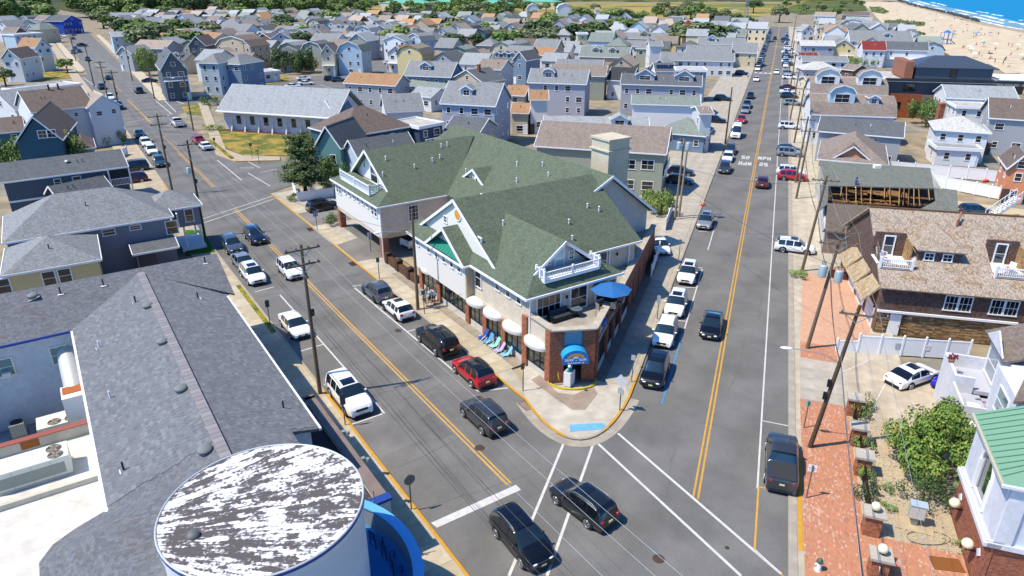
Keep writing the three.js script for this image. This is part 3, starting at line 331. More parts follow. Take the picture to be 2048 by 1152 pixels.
// walls
const wall = (nm, t0, t1, s0, s1, y0, y1, m) => part(hero, nm, bx(t0, t1, y0, y1, -s1, -s0), m);
wall('wall', 0, 9.4, 3.2, 9, 3.2, 6.45, CREAM); wall('wall', .02, 9.38, 9, 23.4, 2.8, 6.45, CREAM); wall('wall', 9.3, 16.3, 8.35, 22, 4, 6.45, stuccoM('#cfc4b2')); wall('bay_wall', -.75, .1, 12.2, 22.6, 2.9, 6.4, SHW); wall('bay_end', -.74, .1, 12.0, 12.2, 2.9, 6.38, stuccoM('#cdbd98'));
wall('wall', 0, 9, 32.6, 46.6, 3.0, 6.45, CREAM2); wall('shingle_face', -.06, 0, 32.55, 46.65, 2.95, 6.4, SHW); wall('beam', .02, .6, 32.62, 46.58, 2.45, 3.0, CREAM); wall('beam', .6, 9, 32.64, 33.2, 2.45, 3.0, stuccoM('#cdbb98'));
wall('wall', 8.7, 24.2, 15.1, 46.6, 0, 6.4, stuccoM('#cfc3ac'));
wall('carport_back_wall', 4, 8.6, 44.4, 46.4, 0, 3, CREAM);
// ground floor: left street front
wall('shop_front_band', -.05, .4, 0, 3.25, 2.85, 4.75, CREAM); wall('shop_front_band', -.02, .4, 3.25, 12.1, 2.7, 3.3, CREAM);
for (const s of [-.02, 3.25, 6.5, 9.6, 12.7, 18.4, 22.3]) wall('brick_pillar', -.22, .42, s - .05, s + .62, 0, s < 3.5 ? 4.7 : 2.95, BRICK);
const shopWin = (s0, s1, n) => { wall('window_base', -.04, .3, s0, s1, 0, .75, mat('#cfccc6', { t: 'stucco', r: .8 })); const w = (s1 - s0) / n; for (let i = 0; i < n; i++) { const f = part(hero, 'shop_window', frameGeo(w, 2.0, .06), DKF); f.position.set(-.02, 1.78, -(s0 + w * (i + .5))); f.rotation.y = -Math.PI / 2; part(f, 'pane', boxGeo(w - .1, 1.9, .02), mat(['#1d3036', '#243a40', '#2c3f3a', '#1b2a33'][i % 4], { r: .05, m: .2, cc: 1 })).position.z = .012; } };
shopWin(.6, 3.2, 3); shopWin(3.9, 6.45, 3); shopWin(7.15, 9.55, 3); shopWin(10.25, 12.6, 3); shopWin(13.35, 18.3, 6); shopWin(19.1, 22.2, 3);
// display in the shop windows: colourful goods seen through the glass
const AWN = mat('#d9d9d6', { t: 'streak', r: .8 });
for (const [s, w] of [[1.9, 1.45], [5.2, 1.4], [8.4, 1.35], [11.4, 1.35], [20.6, 1.3]]) { const g = new THREE.SphereGeometry(1, 18, 8, Math.PI, Math.PI, 0, Math.PI / 2).toNonIndexed(); g.rotateY(Math.PI / 2); g.scale(.85, .42, w); const aw = part(hero, 'awning', toCreasedNormals(merge([g]), .9), AWN); aw.position.set(-.06, 2.95, -s); const vl = []; for (let i = 0; i < 16; i++) { const a = Math.PI * i / 16, b = Math.PI * (i + 1) / 16, p = a => [-Math.sin(a) * .85, Math.cos(a) * w]; const [x0, z0] = p(a), [x1, z1] = p(b); vl.push(slab([[x0, 0, z0], [x1, 0, z1], [x1, -.2, z1], [x0, -.2, z0]], .02)); } part(aw, 'valance', vl, AWN); }
// upper windows
const hw = (t, y, s, w, h, ry, o) => win(hero, t, y, -s, w, h, ry, o); const LW = -Math.PI / 2;
hw(-.02, 5.35, 11.1, 1.1, 1.9, LW, { grid: [1, 2] }); for (const s of [4.6, 6.2, 7.9]) hw(-.02, 5.75, s, .75, .95, LW); for (const s of [13.2, 14.6, 16.1, 17.6, 19.2, 21.6]) hw(-.78, 5.75, s, .7, .9, LW);
hw(.5, 8.6, 11.6, .7, .75, LW, { grid: [2, 2] }); hw(.5, 8.9, 17.9, .7, .75, LW, { grid: [2, 2] }); for (const s of [33.6, 34.5, 45.6, 44.7]) hw(-.1, 5.5, s, .75, 1.15, LW); for (const s of [36, 37.4, 38.8, 40.2, 41.6, 43]) hw(-.1, 5.75, s, .7, .7, LW); hw(11.62, 8.1, 30.6, .6, .7, LW); hw(11.62, 8.1, 31.7, .6, .7, LW); hw(4.1, 5, 32.52, 1.3, 1.9, 0, { grid: [3, 4] });
hw(3.3, 8.25, 5.18, .62, .85, 0, { grid: [2, 3] }); hw(5.8, 8.25, 5.18, .62, .85, 0, { grid: [2, 3] });
{ const d = part(hero, 'balcony_door', frameGeo(1.05, 2.0, .12), WHITE); d.position.set(4.5, 8.35, -5.18); part(d, 'pane', boxGeo(.8, 1.7, .03), mat('#9fc3cf', { r: .1, cc: 1 })); const o = part(hero, 'sun_ornament', new THREE.CylinderGeometry(.62, .62, .12, 24).toNonIndexed().rotateZ(Math.PI / 2), WHITE); o.position.set(.48, 10.05, -15.4); const q = part(o, 'sun_disc', new THREE.CylinderGeometry(.48, .48, .14, 24).toNonIndexed().rotateZ(Math.PI / 2), mat('#d58a2c', { r: .7 })); q.position.x = -.02; }
// terrace front windows and glazed doors under the eave
hw(1.95, 5.25, 3.12, 2.5, 1.9, 0, { grid: [4, 2] }); hw(8.1, 5.2, 3.12, 2.3, 1.7, 0, { grid: [2, 1] });
for (const [t, s, w] of [[5.1, 3.12, 1.9], [11.6, 8.27, 2.2], [20, 14.84, 2.2]]) { const d = part(hero, 'sliding_door', frameGeo(w, 2.2, .12), WHITE); d.position.set(t, 5.2, -s); for (const k of [-1, 1]) part(d, 'pane', boxGeo(w / 2 - .14, 1.95, .03), GLASSB).position.set(k * w / 4, 0, .01); }
for (const t of [3.75, 13.9]) { const l = part(hero, 'wall_lantern', lathe([[0, -.2], [.08, -.15], [.1, .1], [0, .2]], 8), BLACK); l.position.set(t, 5.6, t < 5 ? -3.0 : -8.2); }
// terrace floor, parapets and the street wall on the right (street directions differ)
const K = .803, J = .5955, rf = (a, o = 0) => [3.03 + K * a + J * o, -1.54 + J * a - K * o];      // along the right street, o outwards
part(hero, 'terrace_floor', slab([[0, 0], [3.03, -1.54], rf(28), [20, 15.2], [9.3, 15.2], [9.3, 3.3], [.1, 3.3]].map(([t, s]) => h3(t, 4.1, s)), .4), DECK);
const seg = (nm, a, b, w, y0, y1, m) => { const A = h3(a[0], 0, a[1]), B = h3(b[0], 0, b[1]), L = Math.hypot(B[0] - A[0], B[2] - A[2]); const o = part(hero, nm, bx(0, L, y0, y1, -w / 2, w / 2), m); o.position.set(A[0], 0, A[2]); o.rotation.y = Math.atan2(-(B[2] - A[2]), B[0] - A[0]); return o; };
seg('parapet_wall', [.15, 3.2], [.15, .1], .3, 4.1, 4.85, CREAM); seg('coping', [.15, 3.2], [.1, -.05], .62, 4.85, 4.97, COPING); seg('coping', [-.1, -.02], [3.1, -1.62], .66, 4.853, 4.973, COPING); seg('coping', rf(-.1), rf(6.3), .62, 4.856, 4.976, COPING); seg('parapet_wall', rf(.6), rf(6.2, -.15), .3, 2.9, 4.84, stuccoM('#c4b9a4'));
seg('entry_panel', [.75, -.3], [2.35, -1.1], .2, 3.0, 4.85, mat('#7aa6b8', { t: 'stucco', r: .9 }));
seg('cornice', rf(1, .1), rf(6.2, .1), .3, 3.3, 3.5, stuccoM('#bdb29d'));
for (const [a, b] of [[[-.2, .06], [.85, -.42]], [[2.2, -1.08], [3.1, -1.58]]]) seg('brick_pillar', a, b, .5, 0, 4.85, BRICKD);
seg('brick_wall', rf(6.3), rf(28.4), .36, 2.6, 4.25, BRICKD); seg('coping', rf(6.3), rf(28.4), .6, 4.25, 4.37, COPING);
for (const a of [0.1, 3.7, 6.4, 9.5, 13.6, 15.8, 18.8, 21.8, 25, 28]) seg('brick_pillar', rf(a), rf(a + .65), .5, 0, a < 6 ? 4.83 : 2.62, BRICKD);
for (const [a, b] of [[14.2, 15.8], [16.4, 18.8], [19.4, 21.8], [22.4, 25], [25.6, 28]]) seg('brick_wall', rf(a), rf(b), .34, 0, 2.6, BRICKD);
for (const [a, b] of [[.8, 3.65], [4.4, 6.35], [7.1, 9.45], [10.2, 13.55]]) { seg('window_base', rf(a), rf(b), .3, 0, .75, mat('#c5c3c0', { r: .8 })); const n = Math.round((b - a) / .95), w = (b - a) / n; for (let i = 0; i < n; i++) { const [t, s] = rf(a + w * (i + .5)); const f = part(hero, 'shop_window', frameGeo(w, 1.9, .06), DKF); f.position.set(t, 1.7, -s); f.rotation.y = Math.atan2(J, K); part(f, 'pane', boxGeo(w - .1, 1.8, .02), GLASSB).position.z = .012; } }
seg('entry_floor', [.2, 0], [3, -1.4], 1.2, 0, .16, concM('#9d9488')); seg('entry_back_wall', [.6, 3.4], [5.6, 1.0], .2, 0, 3.6, stuccoM('#cfc8bb')); seg('shop_floor', [.9, 1.6], [4.2, 0], 3, 0, .15, concM('#9d9488'));
{ const o = part(hero, 'entry_kerb', merge([...Array(12)].map((_, i) => { const p = a => { const q = Math.PI * a / 12; return [1.55 + Math.cos(q) * -1.75 + Math.sin(q) * -.42, -.75 + Math.cos(q) * .85 - Math.sin(q) * 1.35]; }; const a = p(i), b = p(i + 1); const A = h3(a[0], 0, a[1]), B = h3(b[0], 0, b[1]), L = Math.hypot(B[0] - A[0], B[2] - A[2]); return mv(bx(0, L + .03, .05, .24, -.09, .09), A[0], 0, A[2], Math.atan2(-(B[2] - A[2]), B[0] - A[0])); })), mat('#b8a42c', { r: .7 })); }
// blue barrel awning with the shop's name
function canvasTex(w, h, draw) { const c = document.createElement('canvas'); c.width = w; c.height = h; const x = c.getContext('2d'); draw(x, w, h); const t = new THREE.CanvasTexture(c); t.colorSpace = THREE.SRGBColorSpace; return t; }
{
  const aw = part(hero, 'entry_awning', (() => { const l = []; for (let i = 0; i < 14; i++) { const a = Math.PI * i / 14, b = Math.PI * (i + 1) / 14, p = (a, z) => [Math.cos(a) * 1.05, Math.sin(a) * .8, z]; l.push(slab([p(a, 0), p(a, 1.15), p(b, 1.15), p(b, 0)], .02)); } return toCreasedNormals(merge(l), .7); })(), mat('#1592cf', { r: .75 }));
  aw.position.set(1.55, 2.75, .78); aw.rotation.y = -.47;
  const t = canvasTex(512, 320, (x, w, h) => { x.fillStyle = '#1a74b8'; x.fillRect(0, 0, w, h); x.fillStyle = '#d9962e'; x.beginPath(); x.ellipse(256, 175, 165, 105, 0, Math.PI, 0); x.fill(); x.fillStyle = '#1a74b8'; x.beginPath(); x.ellipse(256, 182, 110, 62, 0, Math.PI, 0); x.fill(); x.fillStyle = '#e6d9c0'; x.beginPath(); x.ellipse(256, 182, 60, 50, 0, Math.PI, 0); x.fill(); x.fillStyle = '#f4f6f8'; x.textAlign = 'center'; x.font = 'bold 74px sans-serif'; x.fillText('SURF', 130, 242); x.font = 'bold 36px sans-serif'; x.fillText('&', 262, 238); x.font = 'bold 74px sans-serif'; x.fillText('SUN', 390, 242); x.font = 'bold 40px sans-serif'; x.fillText('MANASQUAN, NJ', 256, 300); });
  const s = new THREE.Shape(); s.moveTo(-1.05, -.42); s.lineTo(1.05, -.42); s.lineTo(1.05, 0); s.absellipse(0, 0, 1.05, .8, 0, Math.PI); s.lineTo(-1.05, -.42); const g = new THREE.ExtrudeGeometry(s, { depth: .02, bevelEnabled: false, curveSegments: 20 }).toNonIndexed(); const u = g.attributes.uv, p = g.attributes.position; for (let i = 0; i < u.count; i++) u.setXY(i, (p.getX(i) + 1.05) / 2.1, (p.getY(i) + .42) / 1.22); const m = new THREE.MeshStandardMaterial({ map: t, roughness: .75 }); const fp = part(aw, 'sign_panel', g, m); fp.position.z = 1.15;
  for (const k of [-1, 1]) part(hero, 'wall_lamp', ball(1.55 + k * 1.35, 2.55, .78 + .62 - k * .68, .13), mat('#e6e6e2', { r: .3 }));
}
// chimney tower, roof vents
{ const p = [25.6, 18.5]; part(hero, 'chimney', merge([bx(22.2, 25.2, 6, 13.4, -22.6, -19.6), bx(22.0, 25.4, 12.2, 12.35, -22.8, -19.4), bx(22.05, 25.35, 13.4, 13.62, -22.75, -19.45)]), stuccoM('#cfc4ac')); }
for (const [t, s, h] of [[4, 17, 10.6], [10.2, 11.2, 8.5], [13.4, 12.4, 9.2], [14.4, 11.8, 8.9], [9.4, 9.6, 7.5], [3.5, 12.4, 9.3], [3.6, 38.3, 10.1], [6.5, 36.6, 9.1], [9.2, 37.1, 9.4], [10.4, 37.4, 9.6], [11.5, 39, 10.5], [12.4, 39.1, 10.6], [2.2, 36.2, 8.85], [12, 33.8, 8.4], [15.2, 27.5, 10.1], [16.3, 24, 10.6], [15.3, 21.5, 10.1], [13.2, 24.6, 9.1]]) { const v = part(hero, 'vent_pipe', merge([tube([0, -.3, 0], [0, .5, 0], .06), lathe([[0, .5], [.1, .48], [.1, .42], [.06, .42]], 8)]), WHITE); v.position.set(t, h, -s); }
// downspouts
for (const [t, s, y0] of [[-.05, 32.5, 0], [12.9, 8.25, 4.1], [15.4, 8.25, 4.1], [-.1, 2.95, 3.2]]) part(hero, 'downspout', bx(t - .06, t + .06, y0, 6.4, -s, -s + .1), WHITE);
for (const [t, s] of [[.3, 32.9], [.3, 46.3], [8.2, 32.9]]) wall('brick_pillar', t - .3, t + .45, s - .3, s + .5, 0, 2.6, BRICK);
// balconies: floor, posts, rails, balusters
function railing(p, a, b, y, h, n, nm = 'balcony_railing') { const A = h3(...a), B = h3(...b), dx = B[0] - A[0], dz = B[2] - A[2], dy = B[1] - A[1]; const L = Math.hypot(dx, dz); const r = part(p, nm, merge([bx(0, L, y + h - .08, y + h, -.05, .05), bx(0, L, y + .1, y + .16, -.03, .03)]), WHITE); r.position.set(A[0], 0, A[2]); r.rotation.y = Math.atan2(-dz, dx); const bg = boxGeo(.05, h - .2, .05); for (let i = 0; i < n; i++) part(r, 'baluster', bg, WHITE).position.set(L * (i + .5) / n, y + h / 2, 0); for (const x of [0, L / 2, L]) part(r, 'post', boxGeo(.16, h + .14, .16), WHITE).position.set(x, y + h / 2 + .05, 0); return r; }
part(hero, 'balcony_floor', bx(1.7, 7.5, 7.15, 7.4, -5.2, -3.35), WHITE); railing(hero, [1.7, 0, 3.4], [7.5, 0, 3.4], 7.4, .72, 34); railing(hero, [1.72, 0, 3.5], [1.72, 0, 4.6], 7.45, .85, 6); railing(hero, [7.48, 0, 3.5], [7.48, 0, 4.6], 7.45, .85, 6);
part(hero, 'balcony_floor', bx(.1, 2.6, 6.9, 7.1, -44.6, -35.6), WHITE); railing(hero, [.12, 0, 35.6], [.12, 0, 44.6], 7.1, 1.0, 40); railing(hero, [.2, 0, 35.6], [2.4, 0, 35.6], 7.1, 1.0, 10);
{ const d = part(hero, 'sliding_door', frameGeo(2.2, 2.2, .12), WHITE); d.position.set(2.45, 8.25, -39.4); d.rotation.y = LW; part(d, 'pane', boxGeo(1.9, 1.95, .03), GLASSB); hw(2.45, 8.9, 42.2, .6, .8, LW); }
// low stone wall with railings before the carport, planter
wall('garden_wall', -.25, .25, 24, 31.6, 0, 1.0, mat('#8f7c6c', { t: 'brick', r: .95 })); for (const s of [25.6, 28.4, 31.2]) wall('wall_pier', -.35, .35, s - .35, s + .35, 0, 1.35, mat('#6f625a', { t: 'brick', r: .95 })); for (let i = 0; i < 26; i++) part(hero, 'fence_bar', boxGeo(.025, .75, .025), BLACK).position.set(0, 1.35, -(24.2 + i * .28)); wall('fence_rail', -.02, .02, 24, 31.6, 1.7, 1.74, BLACK);
struct('carport_paving', block(poly(LP, [[.3, 24], [.3, 46], [8.6, 46], [8.6, 24]]), -.05, .125), ASPH); struct('courtyard_paving', block(poly(LP, [[.5, 24.2], [.5, 31.4], [8.5, 31.4], [8.5, 24.2]]), 0, .14), concM('#b9aa8e')); struct('driveway', block(poly(LP, [[-2.9, 33.4], [-2.9, 40], [.3, 41], [.3, 33.2]]), -.05, .138), mat('#8f8a83', { t: 'asphalt', r: .95 })); struct('driveway', block(poly(LP, [[-2.9, 48.5], [-2.9, 55], [10, 55], [10, 48.5]]), -.05, .136), mat('#94908a', { t: 'asphalt', r: .95 }));
// ---------- things on the terrace and at the entrance ----------
const hp = (t, s) => LP(t, s);
function umbrella(p, y, r, h, col, label, cat, grp, n = 8) { const o = thing('parasol', label, cat, grp); o.position.set(p[0], y, p[1]); part(o, 'pole', tube([0, 0, 0], [0, h, 0], .03), mat('#6a6f74', { m: .5, r: .4 })); const l = []; for (let i = 0; i < n; i++) { const a = i / n * 6.283, b = (i + 1) / n * 6.283; l.push(slab([[0, h, 0], [Math.cos(b) * r, h - r * .34, Math.sin(b) * r], [Math.cos(a) * r, h - r * .34, Math.sin(a) * r]], .015)); } part(o, 'canopy', l, mat(col, { r: .8 })); part(o, 'base', lathe([[0, .1], [.25, .08], [.28, 0]], 12), BLACK); return o; }
umbrella(hp(7.3, 1.55), 4.1, 1.75, 2.45, '#1d5f9a', 'blue octagonal parasol open over the corner terrace', 'parasol');
function tableR(p, y, r, h, label, grp, m = BLACK) { const o = thing('round_table', label, 'table', grp); o.position.set(p[0], y, p[1]); part(o, 'table_top', lathe([[0, h], [r, h], [r, h - .04], [0, h - .04]], 20), m); part(o, 'pedestal', tube([0, 0, 0], [0, h, 0], .04), BLACK); part(o, 'base', lathe([[0, .04], [r * .6, .03], [r * .6, 0]], 14), BLACK); return o; }
function chair(p, y, az, sh, label, grp, fr = BLACK, fab = mat('#8a8378', { r: .9 })) { const o = setF(thing('chair', label, 'chair', grp), p, az, y); for (const [x, z] of [[-.22, -.22], [-.22, .22], [.22, -.22], [.22, .22]]) part(o, 'leg', boxGeo(.03, sh, .03), fr).position.set(x, sh / 2, z); part(o, 'seat', bx(-.24, .24, sh, sh + .04, -.24, .24), fab); const b = part(o, 'backrest', bx(-.02, .02, 0, .55, -.24, .24), fab); b.position.set(-.22, sh + .05, 0); b.rotation.z = .15; for (const z of [-.25, .25]) part(o, 'armrest', merge([bx(-.22, .2, sh + .22, sh + .25, z - .02, z + .02), bx(.17, .2, sh, sh + .22, z - .015, z + .015)]), fr); part(o, 'footrest', bx(-.22, .22, sh * .35, sh * .35 + .02, -.01, .01), fr); return o; }
tableR(hp(7.3, 1.55), 4.1, .6, 1.0, 'tall round table under the blue terrace parasol');
for (const [t, s, a, l] of [[5.6, .9, 60, 'tall tan sling chair beside the terrace parasol, nearest the sofa'], [6.7, .5, 10, 'tall tan sling chair at the terrace table, on the entrance side'], [8.3, 2.1, -120, 'tall tan sling chair at the terrace table, on the house side'], [7.9, .9, -60, 'tall tan sling chair at the terrace table, on the street side']]) chair(hp(t, s), 4.1, a, .72, l);
{ const o = setF(thing('patio_sofa', 'dark cushioned patio sofa against the terrace window', 'sofa'), hp(2.6, 2.35), AZL + 90, 4.1); part(o, 'frame', merge([bx(-1, 1, .12, .3, -.4, .4), bx(-1, 1, .3, .85, -.45, -.38), bx(-1.05, -.97, .1, .62, -.4, .4), bx(.97, 1.05, .1, .62, -.4, .4)]), BLACK); for (const x of [-.62, 0, .62]) { part(o, 'seat_cushion', bx(x - .3, x + .3, .3, .44, -.36, .4), mat('#2a3038', { r: .95 })); part(o, 'back_cushion', bx(x - .3, x + .3, .44, .84, -.38, -.24), mat('#323a42', { r: .95 })); } }
tableR(hp(4.1, 2.1), 4.1, .5, .72, 'glass topped round table by the terrace doors', undefined, mat('#5c6a72', { r: .1, cc: 1 }));
{ const o = setF(thing('cooler_box', 'blue lidded cooler box on the terrace floor', 'cooler'), hp(4.9, -.35), 20, 4.1); part(o, 'box', bx(-.4, .4, 0, .36, -.25, .25), mat('#1f5fb4', { r: .5 })); part(o, 'lid', bx(-.42, .42, .36, .44, -.27, .27), mat('#2b78c8', { r: .5 })); }
for (const [i, c, n] of [[0, '#24468f', 'navy'], [1, '#4a8fcc', 'mid blue'], [2, '#7fd0bc', 'mint green'], [3, '#a79fcf', 'lilac'], [4, '#6fb6d8', 'sky blue']]) { const o = setF(thing('beach_chair', `${n} folding beach chair on display under the shop windows`, 'beach chair', 'beach chairs on display'), LP(-.75 - (i % 2) * .1, 9.4 - i * .95), AZL - 90 + i * 6, .13); const fr = mat('#d9dcde', { r: .4, m: .5 }); part(o, 'frame', merge([tube([-.3, .02, -.28], [.35, .02, -.28], .02), tube([-.3, .02, .28], [.35, .02, .28], .02), tube([-.3, .02, -.28], [.1, .5, -.28], .02), tube([-.3, .02, .28], [.1, .5, .28], .02), tube([.35, .02, -.28], [-.2, .4, -.28], .02), tube([.35, .02, .28], [-.2, .4, .28], .02)]), fr); part(o, 'seat', slab([[.35, .22, -.26], [.35, .22, .26], [-.2, .16, .26], [-.2, .16, -.26]], .03), mat(c, { r: .85 })); part(o, 'backrest', slab([[-.2, .16, -.26], [-.2, .16, .26], [-.62, .85, .26], [-.62, .85, -.26]], .03), mat(c, { r: .85 })); }
{ const o = setF(thing('display_case', 'white upright display case standing in the shop entrance', 'display case'), LP(1.0, -1.1), AZL + 90 - 26, .17); part(o, 'cabinet', bx(-.42, .42, 0, 1.25, -.3, .3), mat('#d8dadc', { r: .5 })); part(o, 'tray', bx(-.36, .36, 1.25, 1.27, -.24, .24), mat('#8a9aa0')); for (const [x, c] of [[-.24, '#3fb0a0'], [0, '#4a90d0'], [.22, '#7ac8c0']]) part(o, 'towel_roll', mv(new THREE.CylinderGeometry(.09, .09, .5, 10).toNonIndexed(), x, 1.4, 0, 0, .3), mat(c, { r: .9 })); }
{ const o = setF(thing('surfboard', 'yellow and white surfboard leaning in the shop entrance', 'surfboard'), LP(.62, -.45), AZL + 70, .17); const s = new THREE.Shape(); s.moveTo(0, 0); s.bezierCurveTo(.34, .3, .34, 1.3, 0, 2); s.bezierCurveTo(-.34, 1.3, -.34, .3, 0, 0); const b = part(o, 'board', new THREE.ExtrudeGeometry(s, { depth: .04, bevelEnabled: true, bevelSize: .02, bevelThickness: .02, bevelSegments: 2 }).toNonIndexed(), mat('#d8c42c', { r: .35 })); b.rotation.x = -.12; part(b, 'stripe', bx(-.04, .04, .15, 1.85, .058, .064), WHITE); }
// ---------- grey-roofed building with the drum, front left (x = across, z = -along) ----------
const GREYR = roofM('#6f7176'), WHST = stuccoM('#dcdddc'), BLUET = mat('#123c8a', { r: .6 }), BLUEF = mat('#2a86c8', { t: 'stucco', r: .8 });
const club = setF(thing('bar_building', 'white corner building with long grey shingle roof and round drum roof', 'building'), OL, AZL + 90);
{
  const rs = (nm, pts, m = GREYR, th = .16) => part(club, nm, slab(pts.map(p => h3(...p)), th), m);
  const main = [[-20.55, 7.2, -9.5], [-20.55, 7.2, 15.6], [-25.75, 8.9, 19.7], [-25.75, 8.9, -9.5]], mainL = [[-31, 7.2, -6.9], [-31, 7.2, 15.4], [-25.75, 8.9, 19.7], [-25.75, 8.9, -9.5]];
  const rA = rs('roof_slope', [[-20.55, 7.2, -6], [-20.55, 7.2, 15.6], [-25.75, 8.9, 19.7], [-25.75, 8.9, -9.5], [-23.2, 8.066, -9.5], [-22.2, 7.739, -6.2]]), rB = rs('roof_slope', mainL);
  rs('roof_slope', [[-19.9, 9.1, 20], [-45, 9.1, 20], [-45, 7.2, 15.2], [-31, 7.2, 15.2], [-25.75, 8.86, 19.4], [-19.9, 7.2, 15.2]]); rs('roof_slope', [[-19.9, 9.1, 20], [-45, 9.1, 20], [-45, 7.2, 24.8], [-19.9, 7.2, 24.8]]);
  // shingles on the two long slopes: the largest ones single, the others joined
  const r = rng(77), SM = ['#72757a', '#7a7d82', '#6b6e73', '#818488', '#757478'].map(c => mat(c, { t: 'stucco', r: .97 })), tab = {}; const bins = SM.map(() => []);
  const lay = (P, s0, s1, flip, budget) => { const [e0, , r1] = P, du = new THREE.Vector3(r1[0] - e0[0], r1[1] - e0[1], 0), L = du.length(); du.normalize(); const nrm = new THREE.Vector3(-du.y * Math.sign(du.x), Math.abs(du.x), 0); let cnt = 0; for (let k = 0; k * .2 < L - .1; k++) { let s = s0 + r() * .2; while (s < s1) { const w = .22 + r() * .2, mid = s + w / 2, u = k * .2 + .1; const lim = u / L; const sHi = flip ? 15.4 + 4.2 * lim : 15.6 + 4 * lim; if (mid < sHi - .15 && (flip || mid > (u < 1.7 ? -5.9 : -8.8))) { const c = new THREE.Vector3(e0[0], e0[1], -mid).addScaledVector(du, u).addScaledVector(nrm, .012 + r() * .006); const ang = Math.atan2(du.y, du.x); const mi = Math.floor(r() * r() * 5) % 5; const wq = Math.round(w * 20) / 20; const g = tab[wq] ||= bx(-.11, .11, -.008, .008, -wq / 2 + .004, wq / 2 - .004); const tilt = ang + (Math.sign(du.x)) * -.035; if (cnt < budget && s < -2) { const o = part(flip ? rB : rA, 'shingle', g, SM[mi]); o.position.copy(c); o.rotation.z = tilt; cnt++; } else bins[mi].push(mv(g, c.x, c.y, c.z, 0, 0, tilt)); } s += w; } } };
  lay(main, -8.4, 19.6, false, 150); lay(mainL, -6.6, 19.6, true, 150);
  bins.forEach((b, i) => { const o = part(club, 'shingles', b, SM[i]); o.userData.kind = 'stuff'; });
  const rc = boxGeo(.42, .03, .3), RCM = ['#8f8b8d', '#969294', '#8a878b'].map(c => mat(c, { t: 'stucco', r: .97 })); for (let i = 0; i < 62; i++) { const o = part(club, 'ridge_cap', rc, RCM[i % 3]); o.scale.x = 1.25; o.position.set(-25.75, 8.955, 8.4 - i * .45 + .06); o.rotation.x = -.03; o.scale.z = 1.7; }
  // walls
  const wall = (nm, t0, t1, s0, s1, y0, y1, m = WHST) => part(club, nm, bx(t0, t1, y0, y1, -s1, -s0), m);
  wall('wall', -30.6, -20.95, -5.7, 15.5, 0, 7.1); wall('wall', -30.6, -22.4, -9, -5.7, 0, 7.0); wall('wall', -44.8, -20.3, 15.6, 24.4, 0, 7.12, mat('#c9ced4', { t: 'stucco', r: .9 })); wall('blue_band', -20.96, -20.9, -5.7, 15, 5.9, 6.2, BLUET);
  part(club, 'gutter', bx(-31.15, -31, 7.06, 7.2, -15.4, 6.9), WHITE); part(club, 'gutter', bx(-20.55, -20.4, 7.06, 7.2, -15.2, 6), WHITE); part(club, 'gutter', bx(-45, -31, 7.04, 7.2, -15.2, -15.07), BLUET);
  { const g = wallExt([[15.7, 7.05], [24.3, 7.05], [20, 8.95]], -.08, .08); g.rotateY(Math.PI / 2); part(club, 'gable_wall', g.translate(-20.3, 0, 0), WHST); }
  for (const [t, w] of [[-32.2, 1.1], [-35.5, 1.2]]) { const f = win(club, t, 5.4, -15.57, w, 1.4, 0, { m: mat('#d8d5c8', { r: .6 }), g: mat('#5d7f83', { r: .1, cc: 1 }) }); part(f, 'window_air_conditioner', boxGeo(.5, .36, .5), mat('#cfcabd', { r: .6 })).position.set(.05, -.45, .2); }
  for (const [t, s, h, k] of [[-26.2, 12.6, 8.74, 1], [-26.25, 6.3, 8.73, 1], [-26.35, -.3, 8.7, 1], [-26.45, -6.9, 8.66, 1], [-32.9, 19.1, 8.72, 1]]) { const o = part(club, 'dome_vent', lathe([[0, .34], [.2, .32], [.36, .22], [.38, .12], [.3, .12], [.3, -.2]], 18), mat('#6f7476', { r: .8 })); o.position.set(t, h, -s); part(o, 'flashing', bx(-.42, .42, -.02, .01, -.42, .42), mat('#9a9da0', { r: .7 })).rotation.z = .31; }
  for (const [t, s, h, c] of [[-29.7, 10.3, 7.62, 1], [-29.8, 3.1, 7.58, 1], [-26.8, 14.4, 8.56, 0], [-30, -4.5, 7.53, 0], [-22.7, 14.2, 7.91, 0], [-21.7, -3.5, 7.56, 0], [-31.2, 18.9, 8.68, 0], [-28.4, 18.9, 8.68, 0], [-21, 19.2, 8.78, 0]]) { const o = part(club, 'vent_pipe', tube([0, -.2, 0], [0, .5, 0], .05), c ? WHITE : BLACK); o.position.set(t, h, -s); part(o, 'flashing', bx(-.2, .2, -.05, -.03, -.2, .2), WHITE); }
  // lower hipped lobe beside the drum
  const lob = [[-31.2, 5.0, -4.6], [-30.2, 5.0, -8], [-31.3, 5, -10.5], [-32.2, 5, -13.5], [-32.2, 5, -19], [-25.3, 5, -19]], top = [-31.7, 7.9, -9.2], top2 = [-29, 7.9, -20];
  rs('lobe_roof', [[-25.75, 8.7, -8], [-31.1, 7.15, -6.7], [-32.4, 6.85, -6.85], top]); rs('lobe_roof', [[-32.4, 6.85, -6.85], [-33.35, 6.8, -7.4], [-33.9, 6.8, -8.3], top]); rs('lobe_roof', [[-33.9, 6.8, -8.3], [-34, 6.8, -20], top2, top]); rs('lobe_roof', [[-25.75, 8.7, -8], top, top2, [-25, 7.4, -20]]); wall('lobe_wall', -33.4, -25, -20, -8.4, 0, 6.75);
